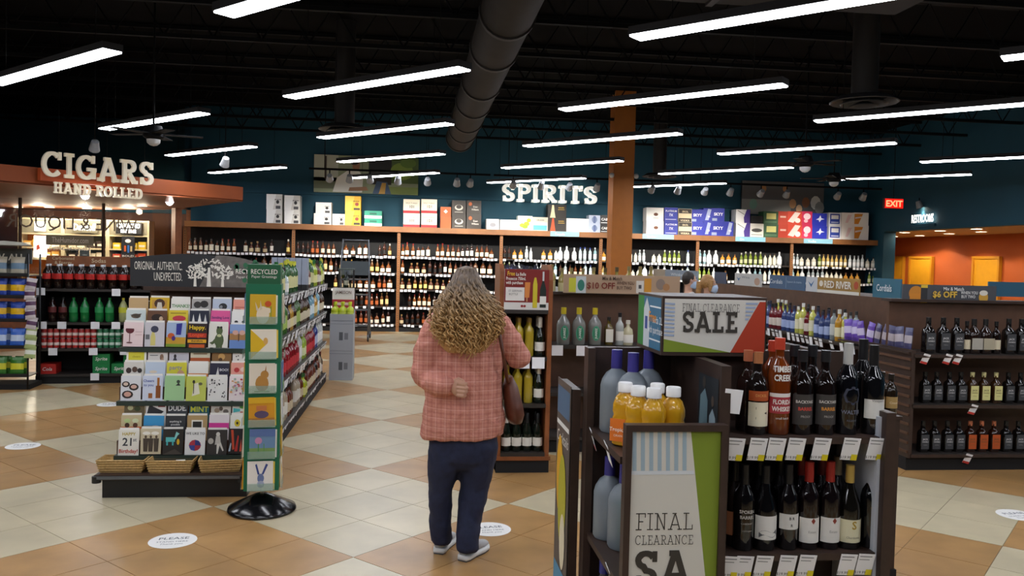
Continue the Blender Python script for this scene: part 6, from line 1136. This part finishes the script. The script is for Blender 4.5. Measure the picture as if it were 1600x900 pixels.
jd(1493 + 14, 2, ('1a100c', '151515', 'd8cdb0'), 'dark whiskey bottle with small cream label left of the two silver-collared ones', .95, 'whiskey'); jd(1553, 2, ('1a100c', '151515', 'd8cdb0'), 'dark whiskey bottle with small cream label right of the two silver-collared ones', .95, 'whiskey')
jd(1518, 2, ('241610', '1a1a1a', 'a8a49a'), 'broad dark whiskey bottle with silver label, left of two', .95, 'shield'); jd(1536, 2, ('241610', '1a1a1a', 'a8a08a'), 'broad dark whiskey bottle with silver label, right of two', .95, 'shield')
for zi, nm in ((1, 'middle'), (0, 'bottom')):
    for k, px in enumerate((1445, 1463, 1483, 1501)): jd(px, zi, JD[0], 'black label whiskey bottle left of bright ones, %s end shelf, %s from left' % (nm, nth(k)), grp='square black label bottles left, %s shelf' % nm)
    for k, px in enumerate((1519, 1537, 1556)): jd(px, zi, JD[1 if zi else 2], '%s labelled square whiskey bottle on the %s end shelf, %s from left' % (('orange', 'pale yellow')[zi], nm, nth(k)), grp='bright square bottles, %s shelf' % nm)
    for k, px in enumerate((1575, 1594, 1613)): jd(px, zi, JD[0], 'black label whiskey bottle right of bright ones, %s end shelf, %s from left' % (nm, nth(k)), grp='square black label bottles right, %s shelf' % nm)
# cream liqueur bottles on a slim plinth seen just past the clearance display
xa, xb = at(1362, 650, 4.25).x, at(1402, 650, 4.25).x
cl = thing('display_plinth', 'slim dark plinth behind the right edge of the clearance display', 'display', ((xa + xb) / 2, 4.2, 0)); hw = (xb - xa) / 2
MB().box(-hw, hw, 0, .32, 0, .06, black_matte).build('base', cl); MB().box(-hw + .008, hw - .008, .01, .31, .06, .88, wood_dark).build('body', cl); MB().box(-hw, hw, 0, .32, .88, .9, wood_dark).build('top', cl)
for j in range(3):
    for i in range(2):
        full_bottle('cream_liqueur', 'dark cream liqueur bottle on the slim plinth, %s of the %s pair' % (('left', 'right')[i], ('front', 'middle', 'rear')[j]), 'mini', '241a10', '1a140e', 'a88a54', ((xa + xb) / 2 + (i - .5) * .074, 4.26 + j * .09, .901), 0, 'cream liqueur bottles', (('Cream', .014, .05, 'e8dcc0'),), n=16, scale=1.25)
emit_rows()
# ================================================================ PEOPLE
def remesh(o, vox, sm=4):
    m = o.modifiers.new('union', 'REMESH'); m.mode = 'VOXEL'; m.voxel_size = vox; m.use_smooth_shade = True
    if sm: s = o.modifiers.new('soften', 'SMOOTH'); s.factor = .5; s.iterations = sm
    return o
skin = mat('skin', 'c99a80', .5, noise=.05, nscale=20)
def plaid(name, base, dark, light, per):
    m = mat(name, base, .85); nt = m.node_tree; b = nt.nodes['Principled BSDF']; tc = nt.nodes.new('ShaderNodeTexCoord'); sp_ = nt.nodes.new('ShaderNodeSeparateXYZ'); nt.links.new(tc.outputs['Object'], sp_.inputs[0])
    nz = nt.nodes.new('ShaderNodeTexNoise'); nz.inputs['Scale'].default_value = 9; nz.inputs['Detail'].default_value = 3
    col = None
    base_c = nt.nodes.new('ShaderNodeRGB'); base_c.outputs[0].default_value = lin(base); cur = base_c.outputs[0]
    for ax, off, wd, c, f in ((0, 0, .22, dark, .32), (2, 0, .22, dark, .32), (0, .5, .06, light, .6), (2, .5, .06, light, .6), (0, .33, .04, dark, .5), (2, .33, .04, dark, .5)):
        add = nt.nodes.new('ShaderNodeMath'); add.operation = 'MULTIPLY_ADD'; add.inputs[1].default_value = 1 / per; add.inputs[2].default_value = 10 + off
        nt.links.new(sp_.outputs[ax], add.inputs[0]); fr = nt.nodes.new('ShaderNodeMath'); fr.operation = 'FRACT'; nt.links.new(add.outputs[0], fr.inputs[0])
        lt = nt.nodes.new('ShaderNodeMath'); lt.operation = 'LESS_THAN'; lt.inputs[1].default_value = wd; nt.links.new(fr.outputs[0], lt.inputs[0])
        mu = nt.nodes.new('ShaderNodeMath'); mu.operation = 'MULTIPLY'; mu.inputs[1].default_value = f; nt.links.new(lt.outputs[0], mu.inputs[0])
        mx_ = nt.nodes.new('ShaderNodeMix'); mx_.data_type = 'RGBA'; nt.links.new(mu.outputs[0], mx_.inputs[0]); nt.links.new(cur, mx_.inputs[6]); mx_.inputs[7].default_value = lin(c); cur = mx_.outputs[2]
    nt.links.new(cur, b.inputs['Base Color'])
    geo = nt.nodes.new('ShaderNodeNewGeometry'); n2 = nt.nodes.new('ShaderNodeTexNoise'); n2.inputs['Scale'].default_value = 14; n2.inputs['Detail'].default_value = 3; n2.inputs['Distortion'].default_value = 1.2; nt.links.new(geo.outputs['Position'], n2.inputs[0]); bp = nt.nodes.new('ShaderNodeBump'); bp.inputs['Strength'].default_value = .5; bp.inputs['Distance'].default_value = .03; nt.links.new(n2.outputs[0], bp.inputs['Height']); nt.links.new(bp.outputs[0], b.inputs['Normal'])
    return m
plaid_m = plaid('salmon_plaid_cotton', 'd08c7a', 'a8584e', 'e6b4a6', .052)
denim = mat('dark_denim', '1d2440', .8, noise=.2, nscale=30, bump=.3, bscale=25)
WY = 4.72
def w3(px, py, dy=0.0): return at(px, py, WY + dy)
def hand(mb, wrist, direction, palm_n, thumb_side, m, curl=.6, s=1.0):
    """palm with five bent fingers; direction = wrist to knuckles, palm_n = palm normal"""
    d = Vector(direction).normalized(); n = Vector(palm_n); n = (n - d * n.dot(d)).normalized(); side = d.cross(n) * thumb_side; W = Vector(wrist)
    mb.loft([(W - d * .02 * s, .026 * s, .02 * s), (W + d * .03 * s, .036 * s, .017 * s), (W + d * .085 * s, .041 * s, .016 * s), (W + d * .095 * s, .036 * s, .013 * s)], m, 12) if abs(d.z) > .6 else mb.ball(W + d * .045 * s, .04 * s, m, 10)
    if abs(d.z) <= .6: mb.ball(W + d * .07 * s, .036 * s, m, 10)
    for k, (off, ln) in enumerate(((.028, .075), (.0095, .084), (-.0095, .078), (-.028, .06))):
        p = W + d * .085 * s + side * off * s; pts = [p]; ang = 0
        for seg in (.45, .32, .26):
            ang += curl; pts.append(pts[-1] + (d * math.cos(ang) + n * math.sin(ang)) * ln * seg * s)
        mb.tube(pts, [.0095 * s, .009 * s, .0085 * s, .007 * s], m, 8); mb.ball(pts[-1], .0072 * s, m, 8)
    p = W + d * .025 * s + side * .03 * s; q = p + (d * .6 + side * .7 + n * .3).normalized() * .04 * s; r = q + (d * .9 - side * .1 + n * .5).normalized() * .032 * s
    mb.tube([p, q, r], [.0125 * s, .0105 * s, .008 * s], m, 8); mb.ball(r, .0082 * s, m, 8)
wo = thing('person', 'woman seen from behind with long curly hair, salmon plaid shirt and dark jeans', 'person', (w3(728, 700).x, WY, 0))
O = Vector(wo.location)
def L3(px, py, dy=0.0): return w3(px, py, dy) - O
hc = L3(728, 452, .0); neck = L3(729, 492, .0); shl = L3(684, 512); shr = L3(778, 514); ell = L3(664, 584, -.03); fist = L3(713, 607, -.20); elr = L3(810, 556, .03); wrr = L3(800, 548, .30)
hipl = L3(699, 680); hipr = L3(752, 680); knl = L3(689, 760, .01); knr = L3(740, 762, -.0); anl = L3(687, 838, .04); anr = L3(729, 852, -.08)
b = MB()
b.ball(hc, (.075, .095, .11), skin, 16); b.ball(hc + Vector((0, .095, -.01)), (.014, .02, .025), skin, 8); b.ball(hc + Vector((0, .08, -.06)), (.03, .02, .012), skin, 8)
for sx in (-1, 1): b.ball(hc + Vector((sx * .078, 0, -.01)), (.012, .02, .032), skin, 8); b.ball(hc + Vector((sx * .03, .086, .015)), (.014, .012, .009), skin, 8)
b.loft([(hc - Vector((0, 0, .05)), .05, .055), (neck, .055, .055), (neck - Vector((0, 0, .06)), .09, .07), (L3(727, 600), .14, .1), (L3(726, 680), .16, .12)], skin, 14)
b.tube([shl, ell, L3(690, 600, -.14), fist - Vector((.03, .0, 0))], [.05, .042, .034, .028], skin, 10); b.tube([shr, elr, wrr], [.05, .042, .03], skin, 10)
for hp, kn, an in ((hipl, knl, anl), (hipr, knr, anr)): b.tube([hp, kn, an], [.085, .06, .042], skin, 10)
W_ = fist + Vector((.0, 0, 0)); b.ball(W_ + Vector((.012, 0, 0)), (.042, .03, .044), skin, 14)
for k in range(4):          # closed fist: four stacked curled fingers and the thumb across them
    zk = .032 - .0215 * k; xk = .036 + (.006, .01, .007, .0)[k]
    b.tube([W_ + Vector((.0, -.026, zk)), W_ + Vector((xk, -.03, zk - .004)), W_ + Vector((xk + .013, -.004, zk - .006)), W_ + Vector((xk - .012, .016, zk - .004))], [.0098, .0105, .0102, .0085], skin, 9)
    b.ball(W_ + Vector((xk, -.03, zk - .004)), .011, skin, 8)
b.tube([W_ + Vector((-.022, .004, .034)), W_ + Vector((.012, .018, .05)), W_ + Vector((.04, .022, .036))], [.0125, .0115, .009], skin, 9); b.ball(W_ + Vector((.04, .022, .036)), .0092, skin, 8)
hand(b, wrr, (-.1, 1, .1), (0, 0, -1), -1, skin, .7, .95)
remesh(b.build('body', wo), .0042, 1)
s_ = MB()
s_.loft([(L3(727, 494), .07, .07), (L3(727, 502), .12, .09), (L3(728, 516), .185, .115), (L3(728, 545), .205, .135), (L3(727, 590), .215, .15), (L3(725, 630), .228, .165), (L3(724, 660), .236, .17), (L3(723, 679), .238, .172), (L3(723, 681), .225, .16)], plaid_m, 28)
s_.loft([(shl + Vector((.04, 0, .01)), .085, .085), (shl, .085, .085), (L3(668, 548, -.01), .082, .08), (ell, .08, .075), (L3(674, 597, -.09), .074, .07), (L3(692, 604, -.16), .062, .058), (L3(705, 606, -.195), .05, .047), (L3(708, 607, -.2), .044, .04)], plaid_m, 18)
s_.loft([(shr + Vector((-.04, 0, .01)), .085, .085), (shr, .085, .085), (L3(797, 536, .01), .078, .078), (elr, .075, .072), (L3(808, 553, .1), .066, .064), (L3(803, 549, .22), .055, .052), (L3(801, 548, .25), .045, .042)], plaid_m, 18)
for q_, r_ in ((ell, .083), (L3(668, 566, -.02), .08), (L3(676, 597, -.1), .07), (elr, .072), (shl, .088), (shr, .088)): s_.ball(q_, r_, plaid_m, 14)
so_ = remesh(s_.build('shirt', wo), .011, 5)
tx = bpy.data.textures.new('cloth_folds', 'CLOUDS'); tx.noise_scale = .09
dm = so_.modifiers.new('folds', 'DISPLACE'); dm.texture = tx; dm.strength = .034; dm.mid_level = .5
j = MB()
j.loft([(L3(725, 655), .185, .14), (L3(725, 690), .195, .15), (L3(724, 715), .19, .145), (L3(722, 728), .15, .11)], denim, 24)
j.loft([(L3(700, 690), .105, .135), (L3(695, 725), .098, .12), (L3(688, 765, .01), .070, .09), (L3(688, 800, .02), .066, .08), (L3(688, 828, .035), .064, .08), (L3(689, 843, .045), .064, .084), (L3(688, 846, .045), .055, .07)], denim, 20)
j.loft([(L3(751, 690), .105, .135), (L3(745, 725, -.0), .1, .12), (L3(741, 765, -.0), .084, .1), (L3(734, 805, -.04), .07, .082), (L3(731, 838, -.07), .066, .082), (L3(730, 857, -.08), .067, .086), (L3(730, 860, -.08), .055, .072)], denim, 20)
jo = remesh(j.build('jeans', wo), .011, 4)
dm = jo.modifiers.new('folds', 'DISPLACE'); dm.texture = tx; dm.strength = .022; dm.mid_level = .5
shoe_u = mat('grey_white_sneaker', 'b4b6b8', .6, bump=.3, bscale=120); shoe_s = mat('sneaker_sole', 'e0e0de', .6); shoe_d = mat('sneaker_tread', '5a5c60', .7)
for nm, hx, rz in (('left', L3(685, 857, .0), -.35), ('right', L3(722, 876, -.12), -.62)):
    h = Vector((hx.x, hx.y + 0.0, 0)); M = Matrix.Translation((h.x, h.y, 0)) @ Matrix.Rotation(rz, 4, 'Z')
    sh = link('shoe', None, wo)
    def foot(k, z): return [(M @ Vector((x * k, y, z)))[:] for x, y in ((-.03, 0), (-.038, .03), (-.036, .1), (-.046, .18), (-.042, .235), (-.015, .262), (.015, .262), (.04, .235), (.046, .18), (.036, .1), (.038, .03), (.03, 0))]
    def stack(levels, m):
        mb = MB(); n = 12; vs = []
        for k, z in levels: vs += foot(k, z)
        mb.add(vs, [tuple(range(n - 1, -1, -1)), tuple(range(n * (len(levels) - 1), n * len(levels)))] + [(q * n + i, q * n + (i + 1) % n, (q + 1) * n + (i + 1) % n, (q + 1) * n + i) for q in range(len(levels) - 1) for i in range(n)], m, True); return mb
    stack(((.9, 0), (.94, .008)), shoe_d).build('tread', sh); stack(((.96, .008), (1.04, .014), (1.0, .034)), shoe_s).build('sole', sh)
    up = MB(); rr = []
    for y, w_, hh in ((.004, .03, .075), (.04, .036, .085), (.09, .035, .08), (.14, .04, .058), (.19, .042, .042), (.235, .034, .03), (.252, .02, .015)): rr.append((M @ Vector((0, y, .03 + hh * .45)), w_, hh * .55))
    up.loft(rr, shoe_u, 14); up.build('upper', sh)
# hair: scalp mass with several hundred curling locks
def hairmat(name, c1, c2, z0, z1):
    m = mat(name, c1, .55); nt = m.node_tree; b = nt.nodes['Principled BSDF']; geo = nt.nodes.new('ShaderNodeNewGeometry'); sp_ = nt.nodes.new('ShaderNodeSeparateXYZ'); nt.links.new(geo.outputs['Position'], sp_.inputs[0])
    nz = nt.nodes.new('ShaderNodeTexNoise'); nz.inputs['Scale'].default_value = 45; nt.links.new(geo.outputs['Position'], nz.inputs[0])
    mr = nt.nodes.new('ShaderNodeMapRange'); mr.inputs[1].default_value = z1; mr.inputs[2].default_value = z0; nt.links.new(sp_.outputs[2], mr.inputs[0]); ad = nt.nodes.new('ShaderNodeMath'); ad.operation = 'MULTIPLY_ADD'; ad.inputs[1].default_value = .9; ad.inputs[2].default_value = -.45; nt.links.new(nz.outputs[0], ad.inputs[0]); a2 = nt.nodes.new('ShaderNodeMath'); a2.operation = 'ADD'; a2.use_clamp = True; nt.links.new(ad.outputs[0], a2.inputs[0]); nt.links.new(mr.outputs[0], a2.inputs[1])
    mx_ = nt.nodes.new('ShaderNodeMix'); mx_.data_type = 'RGBA'; nt.links.new(a2.outputs[0], mx_.inputs[0]); mx_.inputs[6].default_value = lin(c1); mx_.inputs[7].default_value = lin(c2); nt.links.new(mx_.outputs[2], b.inputs['Base Color']); return m
hair_m = hairmat('ash_to_blonde_hair', '6e5f52', 'c69c62', 1.30, 1.58)
hp = MB(); hp.ball(hc + Vector((0, -.01, .015)), (.092, .11, .12), hair_m, 16)
hp.loft([(hc + Vector((0, -.02, .06)), .08, .09), (hc + Vector((0, -.04, -.03)), .11, .1), (L3(727, 490, -.09), .145, .09), (L3(727, 520, -.12), .165, .075), (L3(726, 540, -.13), .14, .055), (L3(726, 551, -.13), .1, .035)], hair_m, 20)
hm = remesh(hp.build('hair', wo), .012, 3)
locks = MB(); rh = random.Random(11)
for k in range(520):
    a = rh.uniform(0, 2 * math.pi); el = rh.uniform(.0, 1.0)
    # root on the upper / back skull
    u = math.sin(a); rx = .088 * math.cos(a) * (1 - .45 * el); ry = -.02 + .1 * u * (1 - .45 * el) ; rz = .02 + .1 * el
    if ry > .05 and rz < .06: continue
    root = hc + Vector((rx, ry, rz)); n = 36; fullness = rh.uniform(.75, 1.05)
    side = abs(rx) / .09; endz = L3(727, 500 + (58 - 30 * side) * rh.random() ** .6).z
    pts = []; ph = rh.uniform(0, 6.28); amp = rh.uniform(.006, .0125); fr = rh.uniform(15, 23); back = rh.uniform(-.02, .03)
    for i in range(n):
        t_ = i / (n - 1); z_ = root.z + (endz - root.z) * t_
        spread = 1 + 1.45 * math.sin(min(1, t_ * 1.15) * math.pi * .5) * fullness if t_ < .8 else 1 + 1.45 * fullness * (1 - (t_ - .8) * 1.4)
        x_ = hc.x + (rx + .0) * spread + (L3(726, 540).x - hc.x) * t_; y_ = hc.y + ry - (.11 * t_ + back * t_) * (1 if ry < .04 else .4) - .03 * math.sin(t_ * 3.1)
        A = amp * min(1, t_ * 3)
        pts.append((x_ + A * math.cos(ph + fr * t_ * 2.2), y_ + A * math.sin(ph + fr * t_ * 2.2), z_ + .004 * math.sin(fr * t_ * 2 + ph)))
    r0 = rh.uniform(.0042, .0075); locks.tube(pts, [r0 * (1 - .55 * (i / (n - 1)) ** 2) for i in range(n)], hair_m, 5, True, False)
locks.build('curls', hm)
# shoulder bag
leather = mat('brown_leather', '5e2f1c', .45, noise=.2, nscale=25)
bag = thing('shoulder_bag', 'brown leather shoulder bag hanging at the right hip of the woman', 'bag', (w3(801, 640).x, WY + .03, w3(801, 640).z)); Bo = Vector(bag.location)
mb = MB(); mb.loft([(w3(795, 588, .03) - Bo, .02, .07), (w3(797, 605, .03) - Bo, .045, .1), (w3(801, 630, .03) - Bo, .055, .13), (w3(804, 648, .03) - Bo, .055, .14), (w3(805, 657, .03) - Bo, .04, .12)], leather, 18); mb.build('bag_body', bag)
st_p = [w3(771, 503, -.06), w3(778, 512, -.125), w3(783, 535, -.15), w3(788, 565, -.14), w3(793, 595, -.07), w3(795, 600, .0)]
stv = MB(); 
for i in range(len(st_p) - 1): pass
stv.tube([p - Bo for p in st_p], [.011] * len(st_p), leather, 8); stv.build('strap', bag)
# ---- two masked shoppers beyond the display
def shopper(px, pyt, Y, face, shirt, pants, haircol, long_hair, label, maskc):
    top = at(px, pyt, Y); Ht = top.z; t = thing('person', label, 'person', (top.x, Y, 0), face); k = Ht / 1.65
    hz = Ht - .125 * k; b = MB()
    b.ball((0, 0, hz), (.072 * k, .09 * k, .112 * k), skin, 16); b.ball((0, .092 * k, hz - .012), (.014, .018, .024), skin, 8); b.ball((0, .078 * k, hz - .05), (.04, .022, .03), skin, 8)
    for sx in (-1, 1): b.ball((sx * .075 * k, 0, hz - .005), (.01, .018, .03), skin, 8)
    b.loft([((0, -.01, hz - .06), .045, .05), ((0, -.01, hz - .15), .05, .052), ((0, 0, hz - .2), .12, .075), ((0, 0, hz - .45), .14, .1), ((0, 0, hz - .62), .155, .11)], skin, 14)
    for sx in (-1, 1):
        b.tube([(sx * .17, 0, hz - .22), (sx * .22, -.02, hz - .5), (sx * .2, .1, hz - .72)], [.045, .038, .026], skin, 10); hand(b, (sx * .2, .1, hz - .72), (0, .3, -1), (-sx, 0, 0), 1 if sx > 0 else -1, skin, .35, .95)
        b.tube([(sx * .085, 0, hz - .65), (sx * .09, .01, .46 * k), (sx * .09, -.01, .07)], [.085, .058, .04], skin, 10); b.loft([((sx * .09, -.05, .04), .035, .035), ((sx * .095, .06, .04), .042, .035), ((sx * .1, .17, .03), .03, .022)], skin, 10)
    remesh(b.build('body', t), .0075, 2)
    s_ = MB(); s_.loft([((0, -.01, hz - .16), .06, .06), ((0, 0, hz - .2), .15, .09), ((0, 0, hz - .3), .185, .115), ((0, 0, hz - .5), .17, .125), ((0, 0, hz - .66), .185, .135)], shirt, 20)
    for sx in (-1, 1): s_.loft([((sx * .14, 0, hz - .21), .07, .07), ((sx * .19, 0, hz - .28), .068, .068), ((sx * .22, -.02, hz - .42), .06, .06), ((sx * .222, -.02, hz - .46), .05, .05)], shirt, 14)
    remesh(s_.build('shirt', t), .013, 4)
    p_ = MB(); p_.loft([((0, 0, hz - .6), .165, .12), ((0, 0, hz - .75), .18, .13), ((0, 0, hz - .85), .14, .11)], pants, 18)
    for sx in (-1, 1): p_.loft([((sx * .085, 0, hz - .72), .1, .11), ((sx * .09, .01, .46 * k), .075, .08), ((sx * .09, -.01, .1), .06, .07)], pants, 14)
    remesh(p_.build('trousers', t), .014, 3)
    hm_ = mat('hair_' + haircol, haircol, .5, noise=.3, nscale=60); h_ = MB(); h_.ball((0, -.018, hz + .022), (.082 * k, .094 * k, .108 * k), hm_, 16)
    if long_hair:
        h_.loft([((0, -.07, hz + .04), .05, .05), ((0, -.115, hz + .02), .04, .04), ((0, -.125, hz - .1), .03, .035), ((0, -.12, hz - .22), .018, .02)], hm_, 12)
        for sx in (-1, 1): h_.loft([((sx * .068, .02, hz + .05), .022, .04), ((sx * .078, .015, hz - .03), .014, .03), ((sx * .075, .01, hz - .1), .008, .014)], hm_, 10)
    remesh(h_.build('hair', t), .008, 2)
    mk = MB(); mk.loft([((0, .035, hz - .105), .055, .055), ((0, .045, hz - .075), .07, .068), ((0, .05, hz - .045), .066, .068), ((0, .045, hz - .02), .058, .062)], maskc, 18); mo = mk.build('face_mask', t)
    for sx in (-1, 1): MB().tube([(sx * .06, .06, hz - .03), (sx * .082, .0, hz + .005), (sx * .065, .05, hz - .085)], .0022, maskc, 5).build('ear_loop', mo)
    for sx in (-1, 1): MB().ball((sx * .028, .08 * k, hz + .012), (.013, .008, .007), pm('f0ece6'), 8).ball((sx * .028, .087 * k, hz + .012), (.006, .004, .006), pm('2a1c14'), 8).build('eye', t); MB().box(sx * .028 - .016, sx * .028 + .016, .083 * k, .09 * k, hz + .03, hz + .036, hm_).build('eyebrow', t)
    if long_hair:
        g_ = MB()
        for sx in (-1, 1): g_.tube([(sx * .012, .098, hz + .012), (sx * .02, .1, hz + .03), (sx * .045, .097, hz + .03), (sx * .052, .09, hz + .008), (sx * .03, .1, hz - .008), (sx * .012, .098, hz + .012)], .002, black_plastic, 5); g_.tube([(sx * .052, .09, hz + .015), (sx * .078, .01, hz + .01)], .002, black_plastic, 5)
        g_.build('glasses', t)
    return t
mask_b = mat('pale_blue_mask', 'b4c8e0', .7)
shopper(1078, 424, 10.9, -1.65, mat('white_tee', 'd8d6d2', .8), denim, '241a16', False, 'dark haired shopper in a white top and pale blue mask beyond the display', mask_b)
shopper(1108, 429, 10.2, -1.85, mat('tan_top', 'a88c78', .8), denim, 'a87c48', True, 'fair haired shopper with glasses and pale blue mask beyond the display', mask_b)
